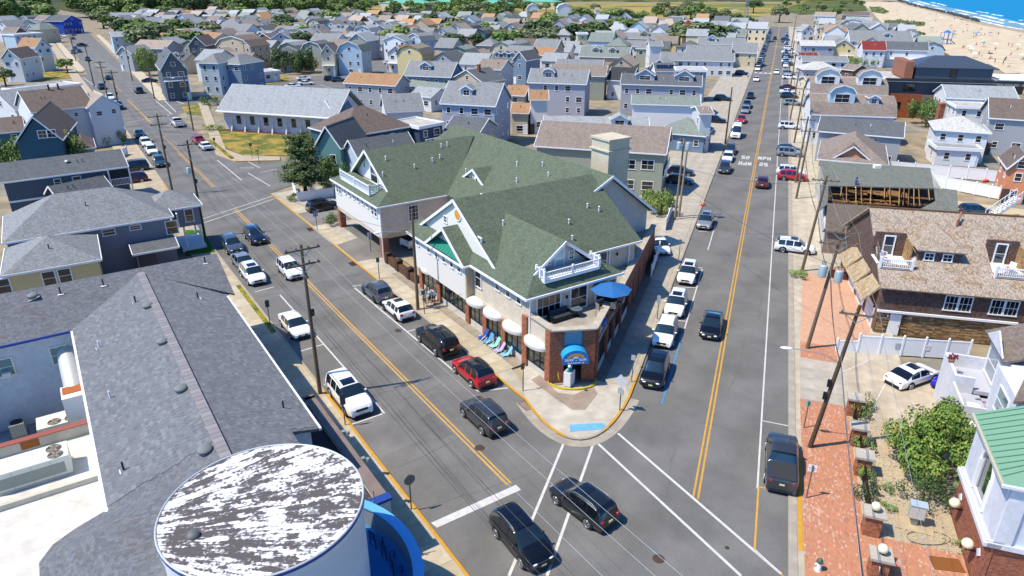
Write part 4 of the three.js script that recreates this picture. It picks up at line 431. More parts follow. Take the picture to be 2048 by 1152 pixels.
  // flat white roofs with parapets, left
  part(club, 'flat_roof', bx(-46, -31.2, 2.2, 2.6, -8.5, 20), mat('#e3e1dc', { t: 'concrete', r: .9 })); part(club, 'parapet', merge([bx(-46, -31.25, 0, 3.35, -8.9, -8.5), bx(-46, -31.25, 2.6, 2.95, -3.05, -2.8)]), mat('#d9d4c6', { t: 'concrete', r: .9 })); part(club, 'parapet_cap', bx(-46, -31.25, 3.35, 3.4, -8.96, -8.44), mat('#8a4a40', { r: .7 })); part(club, 'yard_floor', bx(-46, -31, 0, .6, -15.5, -9), concM('#9ba0a5'));
  part(club, 'rust_stain', bx(-35.2, -34.2, 2.75, 3.3, -8.497, -8.49), mat('#a5652a', { t: 'streak', r: .9 }));
  // dark felt roof strip beside the drum with its coping
  part(club, 'felt_roof', bx(-25, -18.9, 3.4, 3.6, -2.2, 9.4), mat('#4b4443', { t: 'concrete', r: .95 })); wall('street_wall', -18.9, -18.45, -9.4, 2.2, 0, 4.0); part(club, 'coping', bx(-19, -18.3, 4.0, 4.1, -2.4, 9.5), mat('#8d7f7c', { t: 'concrete', r: .9 })); part(club, 'coping', bx(-21.5, -18.3, 4.0, 4.1, -2.6, -2.1), mat('#8d7f7c', { t: 'concrete', r: .9 })); part(club, 'end_wall', bx(-20.6, -18.3, 0, 3.97, 9.5, 9.9), WHST); part(club, 'end_cap', bx(-20.7, -18.2, 3.97, 4.14, 9.42, 9.98), BLUET);
  for (const s of [-2.4, -5.6]) { const o = part(club, 'floodlight', merge([bx(-.12, .12, -.1, .1, -.12, .12), bx(-.3, 0, -.02, .02, -.02, .02), mv(bx(-.1, .1, -.1, .1, -.1, .1), .22, -.05, .15, .4)]), GALV); o.position.set(-18.1, 3.85, -s); }
  // drum
  const D = [-25.4, -13.9], cy = (r, y0, y1, n = 64) => { const g = new THREE.CylinderGeometry(r, r, y1 - y0, n).toNonIndexed(); g.translate(D[0], (y0 + y1) / 2, -D[1]); return g; };
  part(club, 'drum_wall', cy(4.0, 3.2, 9.5), stuccoM('#d9dade')); part(club, 'drum_band', cy(4.09, 9.5, 9.84), WHST); part(club, 'drum_blue_band', cy(4.13, 9.84, 9.96), BLUET);
  const roofD = new THREE.CircleGeometry(4.06, 64).toNonIndexed(); roofD.rotateX(-Math.PI / 2); roofD.translate(D[0], 9.975, -D[1]); part(club, 'drum_roof', roofD, mat('#ffffff', { t: 'flake', r: .85 }));
  { const t = new THREE.TorusGeometry(4.08, .05, 6, 64).toNonIndexed(); t.rotateX(Math.PI / 2); t.translate(D[0], 9.98, -D[1]); part(club, 'drum_rim', t, mat('#b9bcc0', { r: .5, m: .3 })); const v = part(club, 'roof_drain', lathe([[0, .2], [.2, .18], [.26, .05], [.26, 0]], 12), mat('#5a5c5e', { r: .6 })); v.position.set(-28.2, 9.98, 14.2); }
  // curved terrace with blue floor, wall, furniture
  const arcP = (r, a) => [D[0] + r * Math.cos(a), -D[1] + r * Math.sin(a)], fl = []; for (let i = 0; i <= 24; i++) fl.push(arcP(6.1, -.75 + i * .1)); part(club, 'terrace_floor', slab([[D[0], 4.0, -D[1]], ...fl.map(p => [p[0], 4.0, p[1]])].reverse(), .3), BLUEF);
  const cw = (r0, r1, y0, y1, nm, m) => { const l = []; for (let i = 0; i < 30; i++) { const a = -.78 + i * .09, b = a + .09; const [p, q, u, v] = [arcP(r0, a), arcP(r1, a), arcP(r1, b), arcP(r0, b)]; l.push(slab([[p[0], y1, p[1]], [q[0], y1, q[1]], [u[0], y1, u[1]], [v[0], y1, v[1]]], y1 - y0)); } return part(club, nm, l, m); }; cw(5.95, 6.3, 0, 5.15, 'terrace_wall', mat('#8f9fae', { t: 'stucco', r: .9 })); cw(5.9, 6.4, 5.15, 5.22, 'terrace_cap', mat('#5aa6dc', { r: .6 }));
  const dw = part(club, 'terrace_window', frameGeo(1.3, 2.2, .12), WHITE); dw.position.set(D[0] + 4.05 * Math.cos(1.0), 5.8, -D[1] + 4.05 * Math.sin(1.0)); dw.rotation.y = Math.PI / 2 - 1.0; part(dw, 'pane', boxGeo(1.1, 2.0, .03), GLASSB);
  const ld = part(club, 'roof_ladder', merge([tube([0, 0, -.22], [0, 4, -.22], .025), tube([0, 0, .22], [0, 4, .22], .025), ...[...Array(12)].map((_, i) => tube([0, .3 + i * .3, -.22], [0, .3 + i * .3, .22], .018))]), GALV); ld.position.set(-19.5, 1.2, 10.1); ld.rotation.y = Math.PI / 2; ld.rotation.x = 0;
}
// rooftop units in the yard and on the white roof
function acUnit(t, s, y, w, h, d, label, fans) { const o = setF(thing('rooftop_air_conditioner', label, 'air conditioner'), LP(t, s), AZL + 90, y); part(o, 'casing', bx(-w / 2, w / 2, .12, h, -d / 2, d / 2), mat('#cfd2c6', { r: .6, m: .1 })); part(o, 'skid', bx(-w / 2 - .05, w / 2 + .05, 0, .12, -d / 2 - .05, d / 2 + .05), mat('#a9aca4', { r: .6 })); for (let i = 1; i < 4; i++) part(o, 'panel_seam', boxGeo(.02, h - .25, .02), mat('#9fa398')).position.set(-w / 2 + w * i / 4, h / 2, d / 2 + .005); for (const [x, z] of fans) { const f = part(o, 'fan_guard', merge([.1, .2, .3, .4].map(r => { const q = new THREE.TorusGeometry(r, .014, 5, 20).toNonIndexed(); q.rotateX(Math.PI / 2); return q; })), STEEL); f.position.set(x, h + .03, z); part(f, 'fan_well', lathe([[0, -.01], [.42, -.01], [.42, -.03]], 20), mat('#4a4038')); for (let k = 0; k < 4; k++) part(f, 'fan_blade', mv(bx(.05, .38, -.002, .012, -.07, .07), 0, 0, 0, k * 1.57 + .4), mat('#9a8a72', { m: .4, r: .5 })); } part(o, 'louvre', bx(-w / 2 + .2, w / 2 - .3, .3, h - .35, d / 2, d / 2 + .02), mat('#8f938a', { r: .7 })); return o; }
acUnit(-34.6, 5.2, 2.62, 3.9, 1.35, 1.7, 'large beige rooftop air conditioner with twin fans on white roof', [[1.25, -.35], [1.3, .4]]);
acUnit(-33.0, 12.3, .62, 2.9, 1.6, 1.7, 'tall beige packaged air conditioner with twin fans in the shaded yard', [[-.4, .35], [.6, .4]]);
{ const o = setF(thing('condenser_unit', 'small grey louvred condenser standing against the white wall', 'condenser'), LP(-35.7, 14.4), AZL + 90, .62); part(o, 'casing', bx(-.45, .45, .05, 1.05, -.45, .45), mat('#8f928c', { r: .6 })); for (let i = 0; i < 7; i++) part(o, 'louvre', boxGeo(.05, .9, .03), mat('#b3b6b0')).position.set(-.36 + i * .12, .55, .46); part(o, 'fan_guard', lathe([[0, 1.07], [.38, 1.07], [.38, 1.04]], 18), BLACK); part(o, 'base', bx(-.5, .5, 0, .05, -.5, .5), mat('#6a6c6a')); }
{ const o = setF(thing('duct', 'large rusty white air duct bending up beside the grey roof', 'duct'), LP(-31.75, 12.8), AZL + 90, 2.2); part(o, 'elbow', curve([[0, .3, 2], [0, 1.5, 1], [0, 2.6, -.8], [0, 3.2, -3]], .62, 12, 14), mat('#c4c6c4', { r: .5, m: .3 })); part(o, 'box', bx(-.8, .8, .2, 2.3, .6, 2.4), mat('#d4d4d0', { r: .6 })); part(o, 'rusty_lid', bx(-.7, .7, 2.3, 2.34, .8, 1.8), mat('#b0612c', { t: 'streak', r: .9 })); }
{ const o = setF(thing('tarpaulin', 'crumpled bright blue tarpaulin in the shaded yard', 'tarpaulin'), LP(-36.8, 11.2), AZL + 90, .7); const g = new THREE.PlaneGeometry(2.2, 1.8, 8, 8); const A = g.attributes.position, r = rng(4); for (let i = 0; i < A.count; i++) A.setZ(i, r() * .22 + .3); g.rotateX(-Math.PI / 2); g.computeVertexNormals(); part(o, 'cloth', g.toNonIndexed(), mat('#1668c8', { r: .5 })); }
// stools and tables on the round terrace
for (const [a, r, c] of [[-.25, 5.3, 1], [-.05, 5.3, 1], [.15, 5.3, 1], [.35, 5.3, 1], [.55, 5.3, 1]]) { const p = LP(-25.4 + r * Math.cos(a), -13.9 - r * Math.sin(a)); const o = setF(thing('terrace_chair', 'black metal framed terrace chair with blue sling behind the curved wall', 'chair', 'chairs on the round blue terrace'), p, AZL + 90 + a * 57, 4.0); for (const [x, z] of [[-.22, -.22], [-.22, .22], [.22, -.22], [.22, .22]]) part(o, 'leg', boxGeo(.035, .45, .035), BLACK).position.set(x, .22, z); part(o, 'seat', bx(-.24, .24, .45, .48, -.24, .24), mat('#1d5f96', { r: .8 })); part(o, 'backrest', merge([bx(-.25, -.22, .48, .95, -.24, -.21), bx(-.25, -.22, .48, .95, .21, .24), bx(-.25, -.22, .92, .95, -.24, .24)]), BLACK); part(o, 'back_sling', bx(-.245, -.225, .52, .9, -.2, .2), mat('#1d5f96', { r: .8 })); }
{ const p = LP(-25.4 + 4.9 * Math.cos(.7), -13.9 - 4.9 * Math.sin(.7)); const o = thing('planter_pot', 'round dark pot on the blue terrace floor', 'pot'); o.position.set(p[0], 4.0, p[1]); part(o, 'pot', lathe([[0, .05], [.2, 0], [.32, .45], [.28, .45], [.24, .38], [0, .38]], 14), BLACK); }
// blue edged canopy over the side entrance
{ const a = G(789, 1096, 2.7), b = G(832, 1162, 2.7), L = Math.hypot(b[0] - a[0], b[1] - a[1]), o = setF(thing('canopy_frame', 'low blue edged canopy on the pavement below the curved wall', 'canopy'), a, azOf(a, b), 2.6); part(o, 'rail', bx(0, L, 0, .12, -.1, .1), mat('#3a8fd0', { r: .6 })); part(o, 'roof', bx(0, L, -.1, 0, .1, 1.6), BLACK); for (const x of [.2, L - .2]) part(o, 'post', bx(x - .05, x + .05, -2.6, -.1, -.05, .05), BLACK); }
// ---------- houses ----------
const RC = { grey: '#898c8e', dgrey: '#62666a', lgrey: '#9fa4a7', brown: '#8f8278', dbrown: '#72645c', tan: '#a8825f', green: '#838d85', red: '#82302a', white: '#c6c5bf', black: '#3a3d42', pink: '#a8978a' };
const WC = { white: '#d9dadb', grey: '#a2a6aa', lavender: '#a6a7b2', blue: '#7389a0', navy: '#33465e', teal: '#3f6f78', cream: '#dccfae', yellow: '#d8c590', peach: '#dd9468', tan: '#bfae94', brown: '#6a5346', olive: '#9ba090', light_blue: '#b4c6d2', pale_grey: '#c4c8cc', brick: '#9a5a44', dark_grey: '#585f68' };
const RN = { grey: 'grey', dgrey: 'dark grey', lgrey: 'pale grey', brown: 'brown', dbrown: 'dark brown', tan: 'orange tan', green: 'greenish grey', red: 'red', white: 'white', black: 'black', pink: 'pinkish' };
const TN = { x: 'gable', z: 'front gable', h: 'hip', f: 'flat', m: 'gambrel', M: 'gambrel' };
const taken2 = [];   // footprints: x, z, radius
const free = (p, r) => taken2.every(q => Math.hypot(q[0] - p[0], q[1] - p[1]) > q[2] + r);
function beam(p, name, a, b, w, d, m) { const A = V3(a), B = V3(b), o = shad(new THREE.Mesh(UB, m)); o.name = name; o.position.copy(A).lerp(B, .5); o.scale.set(d, w, A.distanceTo(B)); o.quaternion.setFromRotationMatrix(new THREE.Matrix4().lookAt(B, A, new THREE.Vector3(0, 1, 0))); p.add(o); return o; }
function roofParts(p, type, x0, x1, z0, z1, h, rise, m, th = .16, trim = true, ov = .35) { // z0 back, z1 front; includes overhang
  const mx = (x0 + x1) / 2, mz = (z0 + z1) / 2, W = x1 - x0, D = z1 - z0, H = h + rise, S = (pts, n = 'roof_slope') => part(p, n, slab(pts, th), m);
  const t = (a, b, n = 'rake_board') => trim && beam(p, n, a, b, .2, .07, WHITE), y = h - .06;
  if (type === 'x') { S([[x0, h, z1], [x1, h, z1], [x1, H, mz], [x0, H, mz]]); S([[x0, h, z0], [x1, h, z0], [x1, H, mz], [x0, H, mz]]); t([x0, y, z1 + .03], [x1, y, z1 + .03], 'fascia'); for (const x of [x0 - .03, x1 + .03]) { t([x, y, z1], [x, H - .06, mz]); t([x, y, z0], [x, H - .06, mz]); } }
  else if (type === 'z') { S([[x0, h, z0], [x0, h, z1], [mx, H, z1], [mx, H, z0]]); S([[x1, h, z0], [x1, h, z1], [mx, H, z1], [mx, H, z0]]); t([x0, y, z1 + .03], [mx, H - .06, z1 + .03]); t([x1, y, z1 + .03], [mx, H - .06, z1 + .03]); t([x0 - .03, y, z0], [x0 - .03, y, z1], 'fascia'); t([x1 + .03, y, z0], [x1 + .03, y, z1], 'fascia'); }
  else if (type === 'h') { const k = Math.min(W, D) / 2, r = W >= D ? [[x0 + k, mz], [x1 - k, mz]] : [[mx, z1 - k], [mx, z0 + k]]; const a = [r[0][0], H, r[0][1]], b = [r[1][0], H, r[1][1]]; if (W >= D) { S([[x0, h, z1], [x1, h, z1], b, a]); S([[x0, h, z0], [x1, h, z0], b, a]); S([[x0, h, z0], [x0, h, z1], a]); S([[x1, h, z0], [x1, h, z1], b]); } else { S([[x0, h, z1], [x1, h, z1], a]); S([[x0, h, z0], [x1, h, z0], b]); S([[x0, h, z0], [x0, h, z1], a, b]); S([[x1, h, z0], [x1, h, z1], a, b]); } t([x0, y, z1 + .03], [x1, y, z1 + .03], 'fascia'); t([x0 - .03, y, z0], [x0 - .03, y, z1], 'fascia'); t([x1 + .03, y, z0], [x1 + .03, y, z1], 'fascia'); }
  else if (type === 'm') { const k = W * .17, h2 = h + rise * .66; for (const [e, i] of [[x0, x0 + k], [x1, x1 - k]]) { S([[e, h, z0], [e, h, z1], [i, h2, z1], [i, h2, z0]]); S([[i, h2, z0], [i, h2, z1], [mx, H, z1], [mx, H, z0]]); t([e, y, z1 + .03], [i, h2 - .06, z1 + .03]); t([i, h2 - .06, z1 + .03], [mx, H - .06, z1 + .03]); } }
  else if (type === 'M') { const k = D * .17, h2 = h + rise * .66; for (const [e, i] of [[z0, z0 + k], [z1, z1 - k]]) { S([[x0, h, e], [x1, h, e], [x1, h2, i], [x0, h2, i]]); S([[x0, h2, i], [x1, h2, i], [x1, H, mz], [x0, H, mz]]); } t([x0, y, z1 + .03], [x1, y, z1 + .03], 'fascia'); }
  else { part(p, 'flat_roof', bx(x0 + .2, x1 - .2, h - .1, h + .05, z0 + .2, z1 - .2), m); for (const [a, b, c, d] of [[x0, x1, z1 - .25, z1], [x0, x1, z0, z0 + .25], [x0, x0 + .25, z0 + .25, z1 - .25], [x1 - .25, x1, z0 + .25, z1 - .25]]) part(p, 'parapet', bx(a, b, h - .3, h + .25, c, d), WHITE); }
}
function gableProfile(type, a, b, h, rise) { const m = (a + b) / 2, W = b - a; if (type === 'm' || type === 'M') return [[a, h], [b, h], [b - W * .17, h + rise * .66], [m, h + rise], [a + W * .17, h + rise * .66]]; return [[a, h], [b, h], [m, h + rise]]; }
// builds a house at world point p (front left eave corner), turned to az, W wide and D deep
function buildHouse(p, az, W, D, o) {
  const r = rng(o.seed || 1), type = o.type || 'x', h = o.h, rise = o.rise ?? (type === 'f' ? .3 : type === 'z' || type === 'm' ? W * .32 : type === 'M' ? D * .36 : D * .27), ov = o.ov ?? .35, wn = o.wall || 'grey', rn = o.roof || 'grey';
  const full = o.label || `${wn.replace('_', ' ')} ${h > 6.8 ? 'tall ' : ''}house, ${RN[rn]} ${TN[type]} roof, ${o.where || 'among the beach houses'}`;
  const t = setF(thing(o.name || 'house', full, 'house', o.group || full), p, az);
  const wm = o.wm || (wn === 'brick' ? mat('#e0b8a4', { t: 'brick', r: .9 }) : wn === 'cream' && r() < .5 ? stuccoM(WC[wn]) : sideM(WC[wn])), rm = o.rm || (type === 'f' ? mat(RC[rn], { t: 'concrete', r: .9 }) : roofM(RC[rn]));
  part(t, 'wall', bx(ov, W - ov, 0, h - .08, -D + ov, -ov), wm);
  if (type === 'x' || type === 'M') { for (const x of [ov + .06, W - ov - .06]) { const g = wallExt(gableProfile(type, ov, D - ov, h - .1, rise * (1 - ov * 2 / D)), -.06, .06); g.rotateY(Math.PI / 2); part(t, 'gable_wall', g.translate(x, 0, 0), wm); } }
  if (type === 'z' || type === 'm') for (const z of [-ov - .06, -D + ov + .06]) part(t, 'gable_wall', wallExt(gableProfile(type, ov, W - ov, h - .1, rise * (1 - ov * 2 / W)), -.06, .06).translate(0, 0, z), wm);
  roofParts(t, type, 0, W, -D, 0, h, rise, rm, .16, !o.far || r() < .35, ov);
  // windows on the three sides that face the street and camera
  const fl = Math.max(1, Math.round(h / 2.9)), st = h / fl; if (!o.nowin) {
    const row = (n, put) => { for (let f = 0; f < fl; f++) for (let i = 0; i < n; i++) if (r() < (o.wd ?? .78)) put((i + .5) / n, st * (f + .56), r() < .25 ? 1.5 : .95); };
    const n = Math.max(1, Math.floor(W / (o.far ? 3.4 : 2.6)));
    row(n, (u, y, w) => win(t, ov + u * (W - 2 * ov), y, -ov + .0, Math.min(w, W / n * .7), 1.25, 0)); const m = Math.max(1, Math.floor(D / (o.far ? 4.5 : 3.2))), s = o.sides || (p[0] < 0 ? 'r' : 'l');
    if (s.includes('l')) row(m, (u, y, w) => win(t, ov, y, -ov - u * (D - 2 * ov), .95, 1.25, -Math.PI / 2)); if (s.includes('r')) row(m, (u, y, w) => win(t, W - ov, y, -ov - u * (D - 2 * ov), .95, 1.25, Math.PI / 2));
    if ((type === 'z' || type === 'm') && rise > 2) win(t, W / 2, h + rise * .3, -ov + .01, 1.1, 1.1, 0);
    if (!o.far) { const x = ov + (W - 2 * ov) * (r() < .5 ? .12 : .88), d = part(t, 'door', boxGeo(.95, 2.05, .1), r() < .5 ? WHITE : mat('#4a3a34', { r: .6 })); d.position.set(x, 1.05, -ov + .02); part(d, 'handle', ball(.36, 0, .08, .04), STEEL); }
  }
  // dormers on the front slope: [centre u, width, kind]
  for (const [u, w, k] of o.dorm || []) { const x = u * W, hz = type === 'M' ? -D * .16 : -D * .2, yb = h + rise * (type === 'M' ? .6 : .36), hh = k === 'big' ? 2 : 1.25; const d = part(t, 'dormer', bx(x - w / 2, x + w / 2, yb - .8, yb + hh, hz - D * .25, hz), o.dw ? sideM(WC[o.dw]) : wm); const gt = k === 'm' || k === 'big' ? 'm' : 'z'; part(d, 'dormer_gable', wallExt(gableProfile(gt, x - w / 2, x + w / 2, yb + hh, w * .3), -.1, 0).translate(0, 0, hz), o.dw ? sideM(WC[o.dw]) : wm); roofParts(d, gt, x - w / 2 - .2, x + w / 2 + .2, hz - D * .3, hz + .25, yb + hh, w * .33, rm, .1, true); win(d, x, yb + hh * .5, hz + .0, w * .6, hh * .85, 0, { grid: [2, 2] }); }
  if (o.balc) { const y = st * (fl - 1); part(t, 'balcony', bx(.4, W - .4, y - .15, y, -ov, 1.1), WHITE); const n = Math.round((W - .8) / .3); const rl = part(t, 'railing', merge([bx(.4, W - .4, y + .95, y + 1.03, 1.0, 1.1), ...[...Array(n + 1)].map((_, i) => bx(.4 + i * .3 - .02, .4 + i * .3 + .02, y, y + .95, 1.03, 1.07))]), WHITE); for (const x of [.5, W - .5]) part(t, 'porch_post', bx(x - .08, x + .08, 0, y - .15, .95, 1.1), WHITE); }
  if (o.chim) { const c = part(t, 'chimney', bx(-.4, .4, h - 1, h + rise + 1.1, -.35, .35), mat('#d0a898', { t: 'brick', r: .9 })); c.position.set(o.chim * W, 0, -D * .4); part(c, 'chimney_cap', bx(-.46, .46, h + rise + 1.1, h + rise + 1.2, -.41, .41), concM('#a8a29a')); }
  if (!o.novent) for (let i = 0; i < 2; i++) { const u = .2 + r() * .6; if (type === 'f') continue; const v = part(t, 'vent_pipe', tube([0, -.4, 0], [0, .45, 0], .06, .06, 6), r() < .5 ? WHITE : mat('#4a4c4e')); v.position.set(u * W, h + rise * .55, type === 'z' || type === 'm' ? -D * (.2 + .5 * r()) : -D * .275); if (type === 'z' || type === 'm') v.position.x = W * .27; if (type === 'h') v.position.set(W / 2, h + rise * .6, -Math.min(W, D) * .3); }
  if (o.solar) for (let i = 0; i < o.solar; i++) { const q = part(t, 'solar_panel', boxGeo(1.0, .05, 1.65), mat('#1c2c4c', { r: .15, m: .4, cc: 1 })); const al = Math.atan2(rise, D / 2); q.position.set(W * .2 + i * 1.06, h + rise * .5 + .14, -D * .25); q.rotation.x = al; }
  const c = [p[0], p[1]], u = dirAz(az), v = dirAz(az - 90); taken2.push([c[0] + u[0] * W / 2 + v[0] * D / 2, c[1] + u[1] * W / 2 + v[1] * D / 2, Math.max(W, D) * .52]);
  return t;
}
// table: eave ends in the photograph, eave height, depth, type, rise, roof, wall, options
let seedN = 100;
function H(ax, ay, bx_, by_, h, D, type, rise, roof, wall, o = {}) { const p = G(ax, ay, h), q = G(bx_, by_, h); return buildHouse(p, o.az ?? azOf(p, q), Math.hypot(q[0] - p[0], q[1] - p[1]), D, { h, type, rise, roof, wall, seed: seedN++, ...o }); }
// left of the left street
const LS = 'far up the left street';
H(0, 553, 203, 519, 5, 8.5, 'h', 1.9, 'grey', 'yellow', { label: 'yellow clapboard house with grey hip roof behind the white bar building', nowin: true });
{ const t = scene.children[scene.children.length - 1]; for (const x of [2.6, 3.9, -1]) win(t, x + 1, 3.9, -.35, 1.15, 1.5, 0); }
const gh = H(4, 487, 347, 433, 5.6, 10.5, 'h', 3, 'grey', 'lavender', { label: 'lavender grey house with broad mottled hip roof beside the small lawn', nowin: true, wm: sideM('#84848e') });
win(gh, 9.4, 4.9, -.35, 1.3, .8, 0); win(gh, 12, 4.95, -.35, 1.2, .6, 0); win(gh, 15.6, 4.3, -.35, 1.3, 1.6, 0); win(gh, 16.6, 4.3, -3, 1, 1.6, Math.PI / 2); win(gh, 16.6, 4.3, -6, 1, 1.6, Math.PI / 2);
roofParts(gh, 'h', 13.5, 19.6, -8.8, -3.2, 5.5, 1.6, roofM(RC.grey)); part(gh, 'porch', bx(16.5, 19.2, 3.1, 5.4, -8.4, -3.6), sideM('#84848e')); for (const [x, z] of [[19, -3.8], [19, -8.2], [17.2, -3.8]]) part(gh, 'porch_post', bx(x - .1, x + .1, 0, 3.1, z - .1, z + .1), WHITE); part(gh, 'porch_floor', bx(16.6, 19.3, 0, .5, -8.5, -3.5), WHITE); win(gh, 19.2, 4.4, -6, 1, 1.6, Math.PI / 2); win(gh, 18, 4.4, -3.58, 1, 1.6, 0);
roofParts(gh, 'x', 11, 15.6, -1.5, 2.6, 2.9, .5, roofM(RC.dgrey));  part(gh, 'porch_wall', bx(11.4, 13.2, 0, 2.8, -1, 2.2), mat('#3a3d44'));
const bh = H(0, 366, 257, 333, 5.5, 9, 'x', 1.7, 'dgrey', 'navy', { label: 'dark blue clapboard house with long low dark grey roof by the driveway', nowin: true, wm: sideM('#4e5a67') });
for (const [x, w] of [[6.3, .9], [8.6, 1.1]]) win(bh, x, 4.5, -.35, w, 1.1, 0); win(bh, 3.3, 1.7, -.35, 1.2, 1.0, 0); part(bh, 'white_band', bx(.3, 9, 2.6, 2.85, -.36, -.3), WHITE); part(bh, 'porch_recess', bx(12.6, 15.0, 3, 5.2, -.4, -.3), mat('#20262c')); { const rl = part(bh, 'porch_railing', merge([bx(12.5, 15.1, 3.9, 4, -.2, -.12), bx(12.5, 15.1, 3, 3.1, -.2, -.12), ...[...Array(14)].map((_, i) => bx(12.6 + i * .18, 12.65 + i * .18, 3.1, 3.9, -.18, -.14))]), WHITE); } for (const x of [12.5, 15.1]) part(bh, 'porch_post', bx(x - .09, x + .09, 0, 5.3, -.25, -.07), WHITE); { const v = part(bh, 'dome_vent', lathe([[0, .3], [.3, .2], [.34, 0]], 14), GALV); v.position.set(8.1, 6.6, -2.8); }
H(115, 398, 225, 374, 3.4, 4, 'x', 1.4, 'dgrey', 'navy', { label: 'low dark shed roof squeezed between the blue and lavender houses', nowin: true });
H(28, 287, 126, 280, 5.8, 17, 'z', 4, 'dbrown', 'teal', { label: 'teal shingled house with white trimmed gable above the hedge', nowin: true, wm: sideM('#2f5768') }); { const t = scene.children[scene.children.length - 1]; win(t, 4.1, 6.9, -.3, 1.3, 1.3, 0, { grid: [2, 2] }); win(t, 5.4, 6.9, -.3, 1.3, 1.3, 0, { grid: [2, 2] }); }
H(-40, 270, 50, 262, 5, 9, 'x', 2, 'dbrown', 'teal', { label: 'teal wing with long brown roof left of the white trimmed gable' });
const wh = H(62, 226, 190, 212, 7.6, 12, 'x', 3.2, 'dbrown', 'white', { label: 'tall white house with dark brown roof and two black flues', nowin: true }); part(wh, 'front_wing', bx(9.2, 14.6, 0, 7.5, -3, .9), sideM('#e0e2e4')); part(wh, 'wing_gable', wallExt([[9.2, 7.4], [14.6, 7.4], [11.9, 9.4]], .8, .92), sideM('#e0e2e4')); roofParts(wh, 'z', 8.9, 14.9, -6, 1.2, 7.5, 2.1, roofM(RC.pink)); win(wh, 10.8, 6.3, .9, 1.1, .9, 0); win(wh, 13.4, 6.4, .9, .9, .9, 0); win(wh, 7.2, 6.4, -.35, .8, .8, 0); for (const x of [5, 6.6]) part(wh, 'flue', tube([x, 9, -5.6], [x, 11.6, -5.6], .16), BLACK);
H(-30, 214, 30, 222, 6.5, 10, 'z', 3.4, 'lgrey', 'white', { label: 'white house with pale grey gable roof at the edge beside the hedge' });
H(143, 300, 192, 295, 3.4, 9, 'h', 1.4, 'dbrown', 'grey', { label: 'low grey cottage with dark brown hip roof behind the blue house' });
H(40, 183, 165, 168, 4.2, 9, 'f', 0, 'white', 'white', { label: 'long flat roofed white shop with a blue awning at the corner', novent: true });
H(0, 118, 40, 118, 7, 10, 'z', 3, 'dbrown', 'white', { where: LS }); H(70, 96, 105, 93, 8, 10, 'z', 3, 'tan', 'white', { where: LS, balc: true }); H(42, 98, 70, 98, 6, 9, 'x', 2, 'dgrey', 'blue', { where: LS }); H(28, 70, 86, 66, 6, 9, 'f', 0, 'white', 'light_blue', { where: LS }); H(0, 66, 30, 66, 6, 9, 'x', 2.4, 'brown', 'brick', { where: LS }); H(125, 43, 165, 40, 7, 12, 'z', 3, 'dgrey', 'blue', { label: 'bright cobalt blue house with front gable beside the left street', wm: sideM('#1f4fb8') });
// right of the left street, up to the open lawn
const LA = 'beyond the lawn'; const ch = H(433, 222, 672, 237, 4.2, 13, 'x', 4.8, 'lgrey', 'white', { name: 'church_hall', label: 'long white hall with pale grey roof and buttressed wall beside the lawn', nowin: true, wm: stuccoM('#d5d4dc'), ov: .9, novent: true });
for (let i = 0; i < 8; i++) { win(ch, 4.6 + i * 3.35, 2.5, -.9, 1.05, 1.7, 0, { m: mat('#3a3c40', { r: .6 }) }); const b = part(ch, 'buttress', wallExt([[0, 0], [.85, 0], [.25, 1.6], [0, 3.2]], -.15, .15), WHST); b.rotation.y = -Math.PI / 2; b.position.set(2.9 + i * 3.35, 0, -.9); part(ch, 'rafter_tail', boxGeo(.14, .2, .8), mat('#4a3a30')).position.set(3 + i * 3.35, 3.95, -.5); } part(ch, 'gutter_apron', bx(0, 31, 4.1, 4.3, -.1, .5), WHITE); part(ch, 'plinth', bx(.7, 29, 0, .3, -.9, -.2), mat('#a4645a', { t: 'brick', r: .9 }));
H(672, 238, 716, 233, 4, 9.5, 'x', 3, 'lgrey', 'white', { label: 'lower white end wing of the long hall with arched windows', wm: stuccoM('#d5d4dc'), nowin: true }); H(640, 246, 676, 250, 3.6, 4, 'f', 0, 'white', 'white', { label: 'flat roofed white entrance porch of the long hall', novent: true });
const th = H(690, 275, 826, 252, 6, 12, 'h', 3.6, 'dbrown', 'teal', { label: 'dark teal house with brown hipped roofs and round window behind the evergreen', wm: sideM('#2c5560') }); H(627, 294, 682, 298, 5.6, 9, 'z', 3.4, 'dgrey', 'teal', { label: 'teal clapboard wing with steep white trimmed gable beside the evergreen tree', nowin: true, wm: sideM('#5f8a88') }); win(scene.children[scene.children.length - 1], 3.1, 3.7, -.35, 1.1, 1.7, 0);
H(716, 318, 836, 299, 4.6, 6, 'x', 2.4, 'dgrey', 'light_blue', { label: 'low grey gabled roof just behind the back balcony of the green roofs', nowin: true });
H(838, 256, 890, 246, 6, 8, 'f', 0, 'white', 'navy', { label: 'navy house with white railed roof deck behind the green roofs', balc: true }); H(770, 226, 850, 222, 5.5, 9, 'x', 3, 'grey', 'white', { where: 'behind the teal hipped house' });
H(686, 166, 791, 172, 6, 8, 'x', 2.2, 'tan', 'grey', { label: 'grey two storey house with orange tan roof beside the hall' }); H(806, 151, 902, 155, 6, 10, 'x', 3.4, 'grey', 'blue', { dorm: [[.42, 3.2, 'z']], where: 'behind the orange roofed house' }); H(818, 190, 862, 195, 3.6, 8, 'x', 1.7, 'lgrey', 'white', { where: 'beside the orange roofed house' }); H(806, 175, 880, 184, 4.4, 7, 'x', 1.6, 'green', 'white', { where: 'behind the small white cottage' });
const bg = H(879, 207, 991, 213, 8, 10.5, 'x', 3.6, 'grey', 'lavender', { label: 'tall lavender house with grey roof and single box dormer behind green roofs', dorm: [[.42, 2.3, 'z']], wm: sideM('#a3a9b8') });
